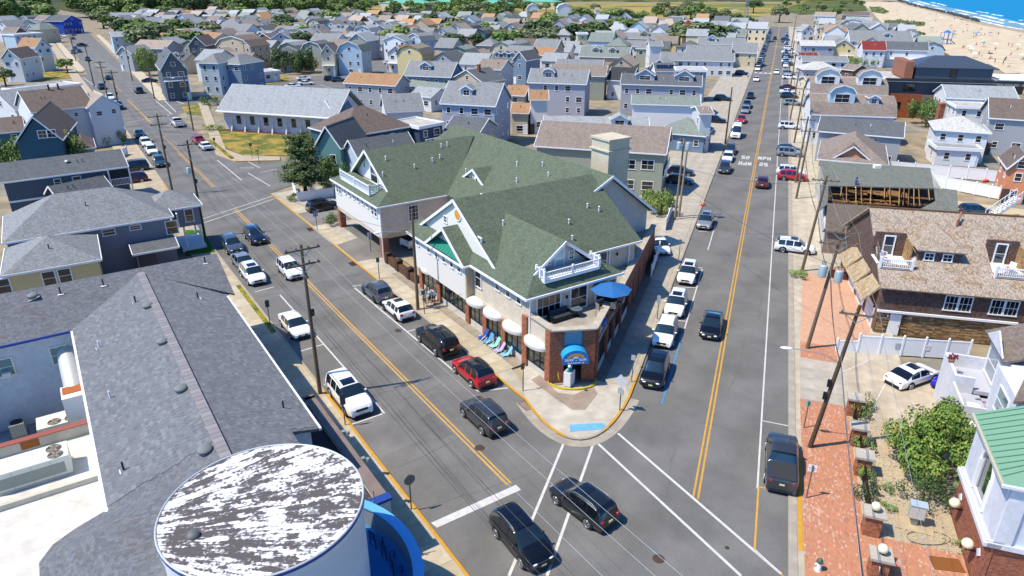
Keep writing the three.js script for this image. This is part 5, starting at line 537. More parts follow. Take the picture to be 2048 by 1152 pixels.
H(900, 158, 966, 166, 5.4, 9, 'z', 2.8, 'dgrey', 'tan', { chim: .6, where: 'with a brick chimney in the middle rows' }); H(950, 137, 1002, 140, 6, 9, 'x', 2.4, 'brown', 'pale_grey', { where: 'in the middle rows' }); H(1008, 190, 1050, 192, 4.6, 8, 'x', 1.8, 'tan', 'tan', { where: 'in the middle rows' }); H(886, 262, 958, 268, 4.5, 9, 'x', 2, 'dgrey', 'grey', { where: 'tucked behind the green roofs' });
// the middle rows between the streets
const MR = 'in the middle rows'; H(1068, 292, 1333, 309, 6.6, 10, 'x', 3, 'brown', 'olive', { label: 'long olive clapboard house with brown roof right behind the cream tower', nowin: true, sides: 'r' }); { const t = scene.children[scene.children.length - 1]; for (const [x, y] of [[14.5, 1.7], [14.5, 4.7], [17.2, 4.8]]) win(t, x, y, -.35, 1.9, 1.5, 0, { grid: [2, 2] }); win(t, 17.4, 1.7, -.35, 1.8, 1.4, 0); for (const y of [1.8, 4.8]) for (const z of [-2, -4.4, -7]) win(t, 18.7, y, z, 1.6, 1.3, Math.PI / 2); part(t, 'balcony', bx(18.6, 19.8, 3, 3.2, -9, -.6), WHITE); part(t, 'balcony_railing', bx(19.7, 19.8, 3.2, 4.2, -9, -.6), WHITE); for (const x of [9.7, 13.4]) part(t, 'corner_board', bx(x, x + .16, 0, 6.4, -.36, -.3), WHITE); }
H(1315, 265, 1412, 273, 3.3, 9, 'h', 2.4, 'green', 'blue', { label: 'blue grey cottage with greenish hip roof beside the right street' }); H(1085, 262, 1300, 266, 4.6, 9, 'x', 2, 'lgrey', 'white', { dorm: [[.72, 3, 'z']], label: 'long white house with pale grey roof and one small gable behind the brown roof' });
H(1262, 208, 1402, 212, 6.2, 8.5, 'x', 1.3, 'green', 'white', { label: 'tall plain white house with shallow greenish roof by the right street', nowin: true, wm: sideM('#e2e3e4') }); H(1240, 168, 1404, 173, 7, 9, 'x', 2, 'dgrey', 'lavender', { dorm: [[.3, 4.4, 'z'], [.78, 4.2, 'z']], label: 'lavender house with dark grey roof and two front gables near the right street' });
H(1399, 228, 1429, 228, 7.2, 7, 'x', .8, 'brown', 'pale_grey', { where: 'beside the right street' }); H(1352, 141, 1416, 142, 8, 8, 'f', 0, 'white', 'blue', { label: 'blue house with white flat roof and dark side slope near the right street' }); H(1310, 143, 1352, 143, 5.6, 8, 'x', 2, 'dgrey', 'white', { solar: 7, label: 'white house with rows of blue solar panels on its roof' }); H(1320, 120, 1470, 123, 5, 9, 'x', 2.2, 'grey', 'white', { where: MR });
H(1054, 165, 1173, 169, 7.4, 9, 'x', 2.8, 'grey', 'lavender', { dorm: [[.34, 2.8, 'm']], label: 'long lavender house with grey roof, arched dormer and two skylights' }); H(1098, 150, 1212, 153, 6.2, 9, 'x', 2.4, 'brown', 'olive', { where: MR }); H(1212, 160, 1264, 163, 5, 9, 'x', 3, 'black', 'white', { where: MR }); H(1058, 200, 1098, 200, 7, 6, 'x', 1.6, 'tan', 'white', { where: MR, wm: sideM('#e0dfdb') }); H(1020, 226, 1058, 227, 4.4, 7, 'x', 1.6, 'tan', 'cream', { where: MR }); H(1110, 134, 1206, 136, 5, 8, 'x', 2, 'grey', 'white', { where: MR }); H(1157, 113, 1258, 116, 6, 9, 'x', 3, 'green', 'tan', { dorm: [[.33, 2.6, 'z'], [.66, 2.6, 'z']], where: MR }); H(1052, 108, 1100, 112, 6, 8, 'x', 2.2, 'tan', 'white', { where: MR }); H(1024, 92, 1094, 94, 6, 9, 'x', 2.6, 'dbrown', 'white', { where: MR }); H(1024, 120, 1053, 122, 7, 9, 'z', 2.6, 'dgrey', 'blue', { where: MR }); H(1154, 68, 1177, 68, 9, 8, 'f', 0, 'white', 'cream', { where: MR }); H(1184, 75, 1222, 75, 6, 9, 'x', 2.4, 'grey', 'grey', { where: MR }); H(1230, 92, 1296, 94, 5.4, 9, 'x', 2, 'grey', 'white', { where: MR }); H(1299, 92, 1327, 92, 8, 8, 'x', 1.4, 'grey', 'white', { where: MR }); H(1240, 77, 1336, 79, 5, 9, 'x', 2.4, 'grey', 'tan', { dorm: [[.5, 4, 'z']], where: MR }); H(1370, 105, 1462, 108, 5, 9, 'x', 2.4, 'grey', 'white', { where: MR }); H(1395, 88, 1490, 90, 5.4, 9, 'x', 2.4, 'grey', 'white', { dorm: [[.3, 4, 'z']], where: MR }); H(1440, 72, 1492, 73, 6, 9, 'x', 2.8, 'green', 'white', { dorm: [[.5, 4, 'z']], where: MR }); H(1371, 50, 1386, 50, 10, 6, 'h', 2, 'red', 'brown', { label: 'slim brown tower house with red hip roof' }); H(1386, 66, 1412, 66, 5, 7, 'x', 2, 'red', 'brown', { where: MR }); H(1206, 58, 1230, 58, 5, 7, 'x', 2.4, 'red', 'white', { where: MR });
H(980, 122, 1032, 124, 6.4, 9, 'x', 2.6, 'dgrey', 'blue', { dorm: [[.2, 1.8, 'z'], [.5, 1.8, 'z'], [.8, 1.8, 'z']], label: 'blue house with dark roof and three small white dormers' });
// beyond the lawn on the left
H(320, 141, 376, 138, 8, 17, 'z', 4.6, 'dgrey', 'dark_grey', { label: 'dark grey gabled house with white porch at the lawn corner', balc: true }); H(395, 126, 436, 127, 8.5, 10, 'h', 2.2, 'grey', 'light_blue', { label: 'light blue three storey house with hip roof past the lawn' }); H(442, 127, 480, 129, 8, 10, 'h', 2.2, 'grey', 'blue', { label: 'deep blue house with white porch past the lawn' }); H(476, 150, 562, 142, 3.2, 8, 'f', 0, 'white', 'white', { label: 'low white flat roofed cottage past the lawn' });
H(540, 118, 610, 116, 4.4, 11, 'h', 3.2, 'dgrey', 'white', { where: LA }); H(640, 108, 670, 108, 7, 10, 'z', 3, 'brown', 'cream', { where: LA, balc: true }); H(672, 104, 724, 105, 7.4, 9, 'm', 3.4, 'green', 'light_blue', { label: 'light blue gambrel house on the bend past the parking area' }); H(764, 80, 810, 82, 8, 8, 'z', 1.8, 'green', 'white', { where: LA, wm: sideM('#e4e6e8') }); H(812, 82, 842, 84, 7.4, 9, 'm', 3, 'grey', 'light_blue', { where: LA }); H(690, 72, 738, 74, 7, 9, 'x', 1.6, 'lgrey', 'white', { where: LA }); H(620, 80, 672, 82, 7, 9, 'x', 2.4, 'grey', 'white', { where: LA }); H(578, 82, 620, 84, 5.6, 9, 'z', 2.8, 'brown', 'tan', { where: LA }); H(540, 78, 584, 78, 7.4, 9, 'z', 2.6, 'grey', 'lavender', { where: LA, balc: true }); H(512, 76, 542, 78, 7, 9, 'z', 2, 'dgrey', 'brick', { where: LA, balc: true }); H(430, 90, 500, 94, 7.4, 10, 'm', 3.4, 'dbrown', 'tan', { label: 'broad tan gambrel house past the lawn' }); H(388, 76, 424, 80, 7, 10, 'x', 2.4, 'tan', 'cream', { where: LA }); H(375, 92, 412, 92, 7, 12, 'z', 3.4, 'dbrown', 'dark_grey', { where: LA }); H(296, 68, 348, 66, 6.4, 9, 'x', 2, 'white', 'white', { where: LA }); H(222, 74, 276, 72, 7.4, 9, 'x', 1.8, 'lgrey', 'light_blue', { where: LA }); H(264, 96, 330, 98, 6.4, 10, 'x', 2.6, 'pink', 'lavender', { where: LA }); H(232, 106, 262, 108, 6, 9, 'z', 2.4, 'grey', 'grey', { where: LA });
// ---------- east side of the right street ----------
const SHAKE = mat('#b3a493', { t: 'shake', b: 'shingleB', bs: .02, r: .95 }), BSH = mat('#6e5850', { t: 'shake', b: 'shingleB', bs: .02, r: .95 }), STN = ['#a98a62', '#b8986c', '#94744e', '#c0a57c', '#8a6c4c'].map(c => mat(c, { t: 'concrete', r: .95 }));
{
  const c = setF(thing('shingle_house', 'large brown cedar shingle house with stone base behind the white fence', 'house'), RP(22, 16.3), AZR + 90 - 6.2); taken2.push([...RP(29, 25), 11]);
  const W = 15.5, D = 18, S = (nm, p, m = SHAKE, th = .16) => part(c, nm, slab(p, th), m); const ry = z => 4.8 + (-z) * (4.8 / 9);
  part(c, 'wall', bx(.4, W - .4, 2.35, 4.7, -D + .4, -.5), BSH); part(c, 'base_wall', bx(.45, W - .45, 0, 2.35, -D + .4, -.75), mat('#7d6248', { t: 'concrete', r: .95 })); part(c, 'band', bx(.3, 11.6, 2.3, 2.5, -.62, -.36), WHITE);
  // front slope with two recessed balconies
  S('roof_slope', [[0, 4.8, 0], [W, 4.8, 0], [W, ry(-2.6), -2.6], [0, ry(-2.6), -2.6]]); S('roof_slope', [[0, ry(-5.6), -5.6], [W, ry(-5.6), -5.6], [W, 9.6, -9], [0, 9.6, -9]]); S('roof_slope', [[2.9, ry(-2.6), -2.6], [9.4, ry(-2.6), -2.6], [9.4, ry(-5.6), -5.6], [2.9, ry(-5.6), -5.6]]); S('roof_slope', [[12.2, ry(-2.6), -2.6], [W, ry(-2.6), -2.6], [W, ry(-5.6), -5.6], [12.2, ry(-5.6), -5.6]]); S('roof_slope', [[0, 4.8, -D], [W, 4.8, -D], [W, 9.6, -9], [0, 9.6, -9]]);
  part(c, 'ridge_cap', bx(0, W, 9.5, 9.66, -9.15, -8.85), mat('#6f5d50', { t: 'wood' }));
  for (const x of [.2, W - .2]) { const g = wallExt([[.6, 4.6], [D - .6, 4.6], [9, 9.3]], -.08, .08); g.rotateY(Math.PI / 2); part(c, 'gable_wall', g.translate(x + (x < 1 ? .25 : -.25), 0, 0), BSH); }
  for (const x0 of [.15, 9.5]) { const x1 = x0 + 2.65, y = 5.95; part(c, 'balcony_floor', bx(x0, x1, y - .1, y, -5.6, -2.2), WHITE); part(c, 'balcony_back_wall', bx(x0, x1, y, 8.2, -5.75, -5.55), BSH); const d = part(c, 'balcony_door', frameGeo(1.0, 2.0, .12), WHITE); d.position.set(x0 + 1.3, y + 1, -5.53); part(d, 'pane', boxGeo(.78, 1.75, .03), GLASSB); part(c, 'balcony_side', bx(x1, x1 + .12, y, 7.8, -5.6, -3.4), mat('#b08d5e', { t: 'shake' })); part(c, 'balcony_front', bx(x0, x1, y - .75, y - .05, -2.3, -1.95), mat('#6a625e', { t: 'shake' })); const rl = part(c, 'balcony_railing', merge([bx(x0, x1, y + .75, y + .85, -2.2, -2.08), bx(x0, x1, y + .05, y + .12, -2.17, -2.1), ...[...Array(16)].map((_, i) => bx(x0 + .1 + i * .165, x0 + .15 + i * .165, y + .1, y + .78, -2.16, -2.11))]), WHITE); for (const x of [x0, x1]) part(rl, 'post', bx(x - .1, x + .1, y - .1, y + 1.05, -2.24, -2.04), WHITE); }
  // dormer with two small windows
  { const d = part(c, 'dormer', bx(3.4, 6.8, 5.6, 7.6, -6.4, -3.2), BSH); S('dormer_roof', [[3.1, 7.6, -2.9], [7.2, 7.6, -2.9], [5.0, 9.2, -7.2]]); S('dormer_roof', [[3.1, 7.6, -2.9], [5.0, 9.2, -7.2], [3.1, 7.6, -5.8]]); S('dormer_roof', [[7.2, 7.6, -2.9], [5.0, 9.2, -7.2], [7.2, 7.6, -5.8]]); for (const x of [4.3, 5.8]) win(d, x, 6.95, -3.18, .85, .8, 0, { grid: [2, 2] }); }
  for (const x of [6.6, 10.2]) for (const k of [-.62, .62]) win(c, x + k * .9, 3.75, -.5, 1.1, 1.5, 0, { grid: [3, 2] });
  { const d = part(c, 'stone_wall_door', boxGeo(.95, 2.1, .1), WHITE); d.position.set(2, 1.05, -.68); part(d, 'handle', ball(.34, 0, .09, .05), STEEL); } part(c, 'wall_lamp', ball(3.2, 1.9, -.6, .12), mat('#caa', { r: .4 }));
  // stones
  const r = rng(31), rest = STN.map(() => []); let n = 0; for (let y = .05; y < 2.2; y += .13) for (let x = .5 + r() * .2; x < 11.4;) { const w = .28 + r() * .4; if (!(x + w > 1.5 && x < 2.55 && y < 2.15)) { const g = [.1, .11, .12][n % 3], k = Math.floor(r() * 5), wq = Math.round(w * 10) / 10, z = -.735 + r() * .05; if (n++ < 300) part(c, 'stone', boxGeo(wq - .02, g, .12), STN[k]).position.set(x + w / 2, y + .06, z); else rest[k].push(mv(boxGeo(wq - .02, g, .12), x + w / 2, y + .06, z)); } x += w; } rest.forEach((l, i) => { if (l.length) part(c, 'stones', l, STN[i]).userData.kind = 'stuff'; });
  // street side: garage doors below small shake roofs
  for (let i = 0; i < 3; i++) { const z = -3.2 - i * 4; const g = part(c, 'garage_door', boxGeo(.08, 2.2, 2.9), WHITE); g.position.set(.42, 1.1, z); for (let k = 1; k < 4; k++) part(g, 'panel_groove', boxGeo(.02, .03, 2.8), mat('#a9adb0')).position.set(-.04, -1.1 + k * .55, 0); S('pent_roof', [[-1.0, 2.9, z - 1.9], [-1.0, 2.9, z + 1.9], [.5, 4.4, z + 1.6], [.5, 4.4, z - 1.6]], mat('#c2ab88', { t: 'shake' })); const l = part(c, 'wall_lamp', ball(.2, 2.4, z + 1.9, .12), BLACK); }
  part(c, 'chimney_pipe', merge([tube([7.4, 8.4, -7.4], [7.4, 9.3, -7.4], .14), tube([7.4, 9.3, -7.4], [7.7, 9.9, -8], .1)]), mat('#8a5a48', { r: .7 }));
  for (const [x, z] of [[.1, -4.6], [.1, -12], [10.8, -3.2]]) { const o = setF(thing('balcony_armchair', 'white wooden armchair with red white cushion on cedar house balcony', 'chair', 'white armchairs on the cedar balconies'), RP(22, 16.3), 0); const u = dirAz(AZR + 83.8), v = dirAz(AZR + 173.8), b = RP(22, 16.3); const bxx = x < 1 ? .8 : x; o.position.set(b[0] + u[0] * bxx + v[0] * (z < -8 ? -3.1 : z), z < -8 ? 5.95 : 5.95, b[1] + u[1] * bxx + v[1] * (z < -8 ? -3.1 : z)); o.rotation.y = .5 + x; part(o, 'seat', bx(-.3, .3, .32, .38, -.3, .3), WHITE); part(o, 'backrest', slab([[-.3, .36, -.28], [.3, .36, -.28], [.3, 1.0, -.5], [-.3, 1.0, -.5]], .04), WHITE); part(o, 'cushion', bx(-.22, .22, .38, .5, -.25, .25), mat('#b8324a', { r: .9 })); for (const q of [-.3, .3]) part(o, 'arm', merge([bx(q - .05, q + .05, .58, .62, -.3, .35), bx(q - .03, q + .03, 0, .58, .25, .31), bx(q - .03, q + .03, 0, .58, -.3, -.24)]), WHITE); }
}
// paved forecourt, brick edged planter wall, parking lot
struct('forecourt', block([RP(16, 12.7), RP(22, 13.1), RP(22.4, 30), RP(16.5, 30)], -.02, .105), mat('#d0a386', { t: 'streak', r: .9 }));
struct('parking_lot', block([G(1690, 722), G(1925, 748), G(1990, 900), G(1800, 900), G(1760, 900), G(1700, 800)], -.02, .108), concM('#cbbda8'));
struct('lot_marking', merge([ln([1672, 752], [1740, 722], .1, .116), ln([1762, 764], [1800, 748], .1, .116), ln([1860, 776], [1892, 758], .1, .116), ln([1744, 818], [1770, 770], .08, .116)]), PAINTW);
{ const w = setF(thing('garden_wall', 'low stone wall with orange coping beside the forecourt', 'wall'), G(1660, 556), AZR + 95); part(w, 'wall', bx(0, 4, 0, 1.1, -.2, .2), mat('#8f6c4e', { t: 'brick', r: .95 })); part(w, 'coping', bx(-.1, 4.1, 1.1, 1.2, -.28, .28), mat('#c27a4c', { r: .9 })); }
function fence(a, b, n, h, label, group, y = 0) { const L = Math.hypot(b[0] - a[0], b[1] - a[1]), w = L / n, o = setF(thing('vinyl_fence', label, 'fence', group), a, azOf(a, b), y); for (let i = 0; i < n; i++) { part(o, 'panel', boxGeo(w - .14, h - .14, .05), WHITE).position.set(w * (i + .5), h / 2 + .02, 0); part(o, 'rail', boxGeo(w - .14, .12, .08), WHITE).position.set(w * (i + .5), h - .1, 0); } for (let i = 0; i <= n; i++) { const p = part(o, 'post', boxGeo(.14, h + .1, .14), WHITE); p.position.set(w * i, h / 2 + .05, 0); part(p, 'cap', lathe([[0, .16], [.05, .12], [.11, .04], [.11, 0]], 4), WHITE).position.y = h / 2 + .05; } return o; }
fence(RP(20.6, 12.3), RP(29.4, 14.2), 5, 1.8, 'tall white vinyl fence along the tan parking lot'); fence(RP(18.9, 11.9), RP(20.6, 12.3), 1, 1.25, 'short low white fence panel next to the pavement');
fence(G(1758, 342), G(2005, 366), 7, 1.9, 'white vinyl fence row beyond the red kayak yard'); fence(G(1860, 372), G(2010, 402), 5, 1.9, 'white vinyl fence row in front of the red kayak yard'); 
fence(G(1330, 462), G(1344, 424), 2, 1.6, 'short white fence beside the utility poles by the driveway'); fence(RP(.6, 30.4), RP(.9, 23), 3, 1.5, 'white fence in the shade along the brick street wall'); fence(G(596, 404), G(668, 394), 2, 1.5, 'white picket style fence below the dark evergreen tree'); fence(G(586, 378), G(598, 404), 1, 1.5, 'end panel of white fence at the pavement corner');
fence(G(240, 318), G(256, 310), 1, 1.6, 'white fence panel beside the dark driveway cars');
// ---------- house with white stairs, and the arched brick building ----------
{
  const c = setF(thing('stair_house', 'white stucco house with outside staircase and brown shingle roof', 'house'), ORR, AZR + 90); taken2.push([...RP(31, 3), 7]);
  const W = stuccoM('#dcdde2'), S = (nm, p, m = roofM('#7d7067')) => part(c, nm, slab(p.map(a => h3(...a)), .16), m), wall = (nm, t0, t1, s0, s1, y0, y1, m = W) => part(c, nm, bx(t0, t1, y0, y1, -s1, -s0), m);
  wall('wall', 28.4, 40, -4, 7, 0, 5.9); S('roof_slope', [[27.9, 6, 7.3], [27.9, 6, 2.2], [33, 8.2, 2.2], [33, 8.2, 7.3]]); S('roof_slope', [[27.2, 6, -3.2], [29.6, 6.6, 2.4], [35, 8.4, 2.4], [35, 8.4, -3.2]]); S('roof_slope', [[27.9, 6, 7.3], [33, 8.2, 7.3], [42, 8.2, 7.3], [42, 6, 10]]); wall('wall', 27.6, 29, -3, 2, 0, 5.85); { const g = wallExt([[7, 5.9], [2.5, 5.9], [4.8, 7.2]].map(a => [a[0], a[1]]), -.05, .05); g.rotateY(Math.PI / 2); part(c, 'gable_wall', g.translate(28, 0, 0), W); }
  wall('landing', 25.8, 28.4, 3.4, 7.0, 2.6, 2.9, mat('#a9abb4', { r: .9 })); for (const [a, b, d, e] of [[25.7, 25.9, 3.3, 7.0], [25.9, 28.4, 6.8, 7.0], [25.9, 27, 3.3, 3.5]]) wall('landing_wall', a, b, d, e, 0, 3.9); wall('landing_floor', 25.8, 27.5, .2, 3.3, 2.4, 2.6, mat('#a3a5b0', { r: .9 })); wall('landing_wall', 25.65, 25.8, .1, 3.3, 0, 3.4); wall('landing_wall', 25.8, 27.1, 0, .12, 0, 3.4);
  for (let i = 0; i < 14; i++) wall('stair_tread', 27.1, 28.3, 3 - i * .42 - .42, 3 - i * .42, 0, 2.6 - i * .185, mat('#b5b7c0', { t: 'concrete', r: .9 })); for (let i = 0; i < 4; i++) wall('stepped_wall', 26.2, 27.0, 1.4 - i * 1.5 - .8, 1.4 - i * 1.5, 0, 3.0 - i * .62); wall('low_wall', 25.0, 25.12, -1.6, -.2, 0, 1.2); wall('low_wall', 25.12, 26.2, -1.75, -1.6, 0, 1.2);
  for (const [s, w] of [[5.4, 2.4]]) { const d = part(c, 'glazed_door', frameGeo(w, 2.3, .12), WHITE); d.position.set(28.37, 4.2, -s); d.rotation.y = -Math.PI / 2; part(d, 'pane', boxGeo(w - .25, 2.05, .03), mat('#77848a', { r: .1, cc: 1 })); } win(c, 27.58, 4.3, .6, 2.2, 1.8, -Math.PI / 2, { g: mat('#5d7c78', { r: .1, cc: 1 }) });
  { const o = thing('flower_basket', 'dark red flower pot on the white landing wall', 'flower pot'); const p = RP(25.8, 5.4); o.position.set(p[0], 3.9, p[1]); part(o, 'pot', lathe([[0, 0], [.18, 0], [.24, .3], [0, .3]], 10), mat('#8a6a4a')); const r = rng(3); part(o, 'flowers', [...Array(30)].map(() => ball((r() - .5) * .6, .35 + r() * .25, (r() - .5) * .6, .07, 1, 6, 4)), mat('#7a1f3a', { r: .9 })); }
}
{
  const c = setF(thing('arched_building', 'brick and white corner building with tall arched window and green metal roof', 'building'), ORR, AZR + 90); const W = mat('#dcdfe6', { t: 'stucco', r: .75 }), BR = mat('#f2c3b2', { t: 'brick', b: 'brickB', bs: .006, r: .9 }); const wall = (nm, t0, t1, s0, s1, y0, y1, m = W) => part(c, nm, bx(t0, t1, y0, y1, -s1, -s0), m);
  // left face (towards the garden) with arched openings cut through
  const face = (y0, y1, hs, m, nm, t) => { const s = new THREE.Shape([[7.4, y0], [13.6, y0], [13.6, y1], [7.4, y1]].map(p => new THREE.Vector2(...p))); for (const [x, w, a, b] of hs) { const q = new THREE.Path(); q.moveTo(x - w, a); q.lineTo(x - w, b); q.absarc(x, b, w, Math.PI, 0, true); q.lineTo(x + w, a); q.lineTo(x - w, a); s.holes.push(q); } const g = new THREE.ExtrudeGeometry(s, { depth: .35, bevelEnabled: false, curveSegments: 14 }); g.rotateY(-Math.PI / 2); return part(c, nm, (g.index ? g.toNonIndexed() : g).translate(t, 0, 0), m); };
  face(0, 3, [[10.9, 1.05, -.01, 1.9]], BR, 'brick_front', 24.7); face(3.05, 6.95, [[10.5, 1.0, 3.6, 5.5]], W, 'upper_front', 24.72);
  wall('cornice', 24.1, 24.9, -13.75, -7.2, 2.95, 3.2); wall('cornice', 24.2, 25, -13.7, -7.3, 3.2, 3.34); wall('cornice', 24.25, 40, -13.75, -13.55, 2.95, 3.25);
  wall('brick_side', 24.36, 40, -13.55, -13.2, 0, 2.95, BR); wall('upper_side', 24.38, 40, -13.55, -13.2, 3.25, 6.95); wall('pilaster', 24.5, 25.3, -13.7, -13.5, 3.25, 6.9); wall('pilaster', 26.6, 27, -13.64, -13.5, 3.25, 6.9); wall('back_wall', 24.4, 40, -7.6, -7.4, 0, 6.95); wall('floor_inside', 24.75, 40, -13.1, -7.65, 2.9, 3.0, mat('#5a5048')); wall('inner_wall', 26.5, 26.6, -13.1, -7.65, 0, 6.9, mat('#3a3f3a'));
  { const s = new THREE.Shape(); s.moveTo(-.98, -1.9); s.lineTo(.98, -1.9); s.lineTo(.98, 0); s.absarc(0, 0, .98, 0, Math.PI); s.lineTo(-.98, -1.9); const g = new THREE.ExtrudeGeometry(s, { depth: .03, bevelEnabled: false, curveSegments: 14 }); g.rotateY(-Math.PI / 2); const w = part(c, 'arched_window', g.toNonIndexed(), mat('#26382c', { r: .04, m: .2, cc: 1 })); w.position.set(24.55, 5.5, 10.5); const t = new THREE.TorusGeometry(1.08, .1, 6, 18, Math.PI).toNonIndexed(); t.rotateY(Math.PI / 2); const f = part(c, 'window_arch', merge([t, bx(-.1, .1, -1.95, 0, -1.18, -.98), bx(-.1, .1, -1.95, 0, .98, 1.18)]), WHITE); f.position.set(24.36, 5.5, 10.5); }
  const S = (nm, p, m = mat('#7ba488', { r: .45, m: .2 })) => part(c, nm, slab(p.map(a => h3(...a)), .08), m); S('metal_roof', [[24.05, 7, -7.2], [24.05, 7, -13.8], [28.5, 9, -12], [28.5, 9, -7.2]]); S('metal_roof', [[24.05, 7, -13.8], [40, 7, -13.8], [40, 9, -12], [28.5, 9, -12]]); for (let i = 0; i < 12; i++) { const s = -7.5 - i * .52; beam(c, 'roof_seam', h3(24.1, 7.06, s), h3(24.1 + Math.min(4.4, 4.4), 7.06 + 1.98, Math.max(s, -12 + (i > 8 ? 0 : 0))), .05, .03, mat('#5f8a70', { r: .5, m: .3 })); } part(c, 'gutter', bx(23.95, 24.1, 6.85, 7.0, 7.2, 13.8), mat('#b9b09a', { r: .7 })); part(c, 'gutter', bx(23.95, 40, 6.85, 7.0, 13.8, 13.95), mat('#cfd2d6', { r: .7 }));
  for (const [s, y] of [[-9.2, 2.0], [-12.6, 2.0]]) { const l = part(c, 'globe_lamp', ball(0, 0, 0, .3, 1, 18, 12), mat('#e2d8b8', { r: .35 })); l.position.set(23.85, y, -s); part(l, 'bracket', merge([bx(0, .5, -.42, -.36, -.03, .03), tube([0, -.42, 0], [0, -.25, 0], .06)]), BLACK); }
  part(c, 'diamond_plaque', mv(bx(-.01, .05, -.2, .2, -.2, .2), 24.28, 1.9, 8.4, 0, .78), W); part(c, 'diamond_plaque', mv(bx(-.01, .05, -.2, .2, -.2, .2), 24.28, 1.9, 13.0, 0, .78), W);
}
solo('door_mat', mv(bx(-.8, .8, 0, .03, -.5, .5), RP(23.3, -12.4)[0], .115, RP(23.3, -12.4)[1], R(-10)), mat('#7a4a1c', { r: .95 }), 'brown door mat on the brick paving before the arched doorway', 'door mat');
// ---------- garden: gravel, piers, iron fence, letterbox, cone, hydrant ----------
struct('gravel_bed', block(poly(RP, [[19.3, -11.4], [24.3, -11.2], [24.3, -.5], [21.5, 1.8], [19.3, 1.8]]), -.02, .112), mat('#d8c9ad', { t: 'sand', b: 'stuccoB', bs: .02, r: .95 })); struct('garden_slab', block([G(1743, 868), G(1790, 860), G(1802, 925), G(1754, 915)], 0, .13), concM('#cbb798'));
{ const r = rng(8), g = []; for (let i = 0; i < 900; i++) { const p = RP(19.5 + r() * 4.6, -11.2 + r() * 12.5); g.push(mv(bx(-.05, .05, 0, .05, -.04, .04), p[0], .112, p[1], r() * 6)); } const o = solo('pebbles', g, mat('#b8a78c', { r: .95 }), 'loose pale pebbles scattered over the garden bed', 'pebbles'); o.userData.kind = 'stuff'; }
const CAPM = concM('#c4beb4'); [[1.9, 0], [-2, 0], [-5.4, 0], [-11.1, 1], [-14.6, 1]].forEach(([s, lamp], i) => { const o = setF(thing('brick_pier', ['brick garden pier with stone cap next to the parking lot', 'brick garden pier with stone cap beside the first shrubs', 'brick garden pier with stone cap midway along the iron fence', 'brick pier with globe lamp at the end of the gravel bed', 'brick pier with globe lamp beside the metal chairs'][i], 'pier', 'brick garden piers'), RP(19.5, s), AZR); const h = 1.5; part(o, 'pier', bx(-.42, .42, 0, h, -.45, .45), BRICK); part(o, 'cap', bx(-.55, .55, h, h + .16, -.58, .58), CAPM); if (lamp) { part(o, 'globe_lamp', ball(0, h + .52, 0, .27, 1, 18, 12), mat('#e2d8b8', { r: .35 })); part(o, 'lamp_neck', tube([0, h + .16, 0], [0, h + .3, 0], .1), BLACK); } });
[[-1.5, 1.4], [-4.9, -2.5], [-10.6, -5.9], [-14, -18]].forEach(([a, b], i) => { const s0 = Math.min(a, b), L = Math.abs(a - b), o = setF(thing('iron_fence', ['short black iron fence between the shrubs and first pier', 'black iron fence panel before the middle shrubs', 'long black iron fence panel along the gravel bed', 'black iron fence behind the metal chairs'][i], 'fence', 'black iron garden fences'), RP(19.5, s0), AZR, .1); part(o, 'rail', bx(0, L, 1.05, 1.1, -.02, .02), BLACK); part(o, 'rail', bx(0, L, .15, .2, -.02, .02), BLACK); for (let x = .1; x < L; x += .14) part(o, 'bar', boxGeo(.022, 1.15, .022), BLACK).position.set(x, .62, 0); });
{ const o = setF(thing('letterbox_cabinet', 'grey metal cluster letterbox on a concrete pad by the shrub', 'letterbox'), G(1826, 1052), AZR + 92, .12); part(o, 'pad', bx(-1, 1, 0, .06, -.6, .7), concM('#c9b594')); part(o, 'pedestal', bx(-.15, .15, .06, .6, -.15, .15), STEEL); part(o, 'cabinet', bx(-.42, .42, .6, 1.5, -.28, .25), mat('#b9bab2', { r: .5, m: .2 })); part(o, 'hood', bx(-.46, .46, 1.5, 1.56, -.32, .3), mat('#a9bac4', { r: .5, m: .2 })); for (let i = 0; i < 6; i++) for (let k = 0; k < 2; k++) part(o, 'letterbox_door', boxGeo(.36, .12, .02), mat('#c9c9c0', { r: .45, m: .2 })).position.set(-.19 + k * .38, .7 + i * .135, .26); }
function cone(px, py, label, s = 1) { const p = G(px, py), o = thing('traffic_cone', label, 'traffic cone'); o.position.set(p[0], .1, p[1]); o.scale.setScalar(s); part(o, 'cone', lathe([[0, .72], [.04, .7], [.14, .04], [0, .04]], 14), mat('#e0501c', { r: .6 })); part(o, 'band', lathe([[.075, .52], [.1, .38]], 14), WHITE); part(o, 'base', bx(-.2, .2, 0, .05, -.2, .2), mat('#d04818', { r: .7 })); } cone(1793, 864, 'orange traffic cone at the edge of the parking lot shrub'); cone(1407, 411, 'orange traffic cone on the pavement near the utility poles'); cone(1402, 413, 'second orange traffic cone beside the kerb by the utility poles', .8);
{ const p = RP(16.75, -14.5), o = thing('fire_hydrant', 'white fire hydrant with green cap on the brick pavement', 'hydrant'); o.position.set(...[G(1635, 1143)[0], .1, G(1635, 1143)[1]]); part(o, 'barrel', lathe([[0, .62], [.14, .6], [.15, .12], [.2, .1], [.2, 0]], 14), mat('#d9dad6', { r: .5 })); part(o, 'bonnet', lathe([[0, .86], [.07, .84], [.17, .72], [.18, .6], [.14, .6]], 14), mat('#3d5a48', { r: .5 })); for (const a of [0, 1.57, 3.14]) part(o, 'nozzle', mv(tube([.1, .45, 0], [.24, .45, 0], .06), 0, 0, 0, a), mat('#d9dad6', { r: .5 })); }
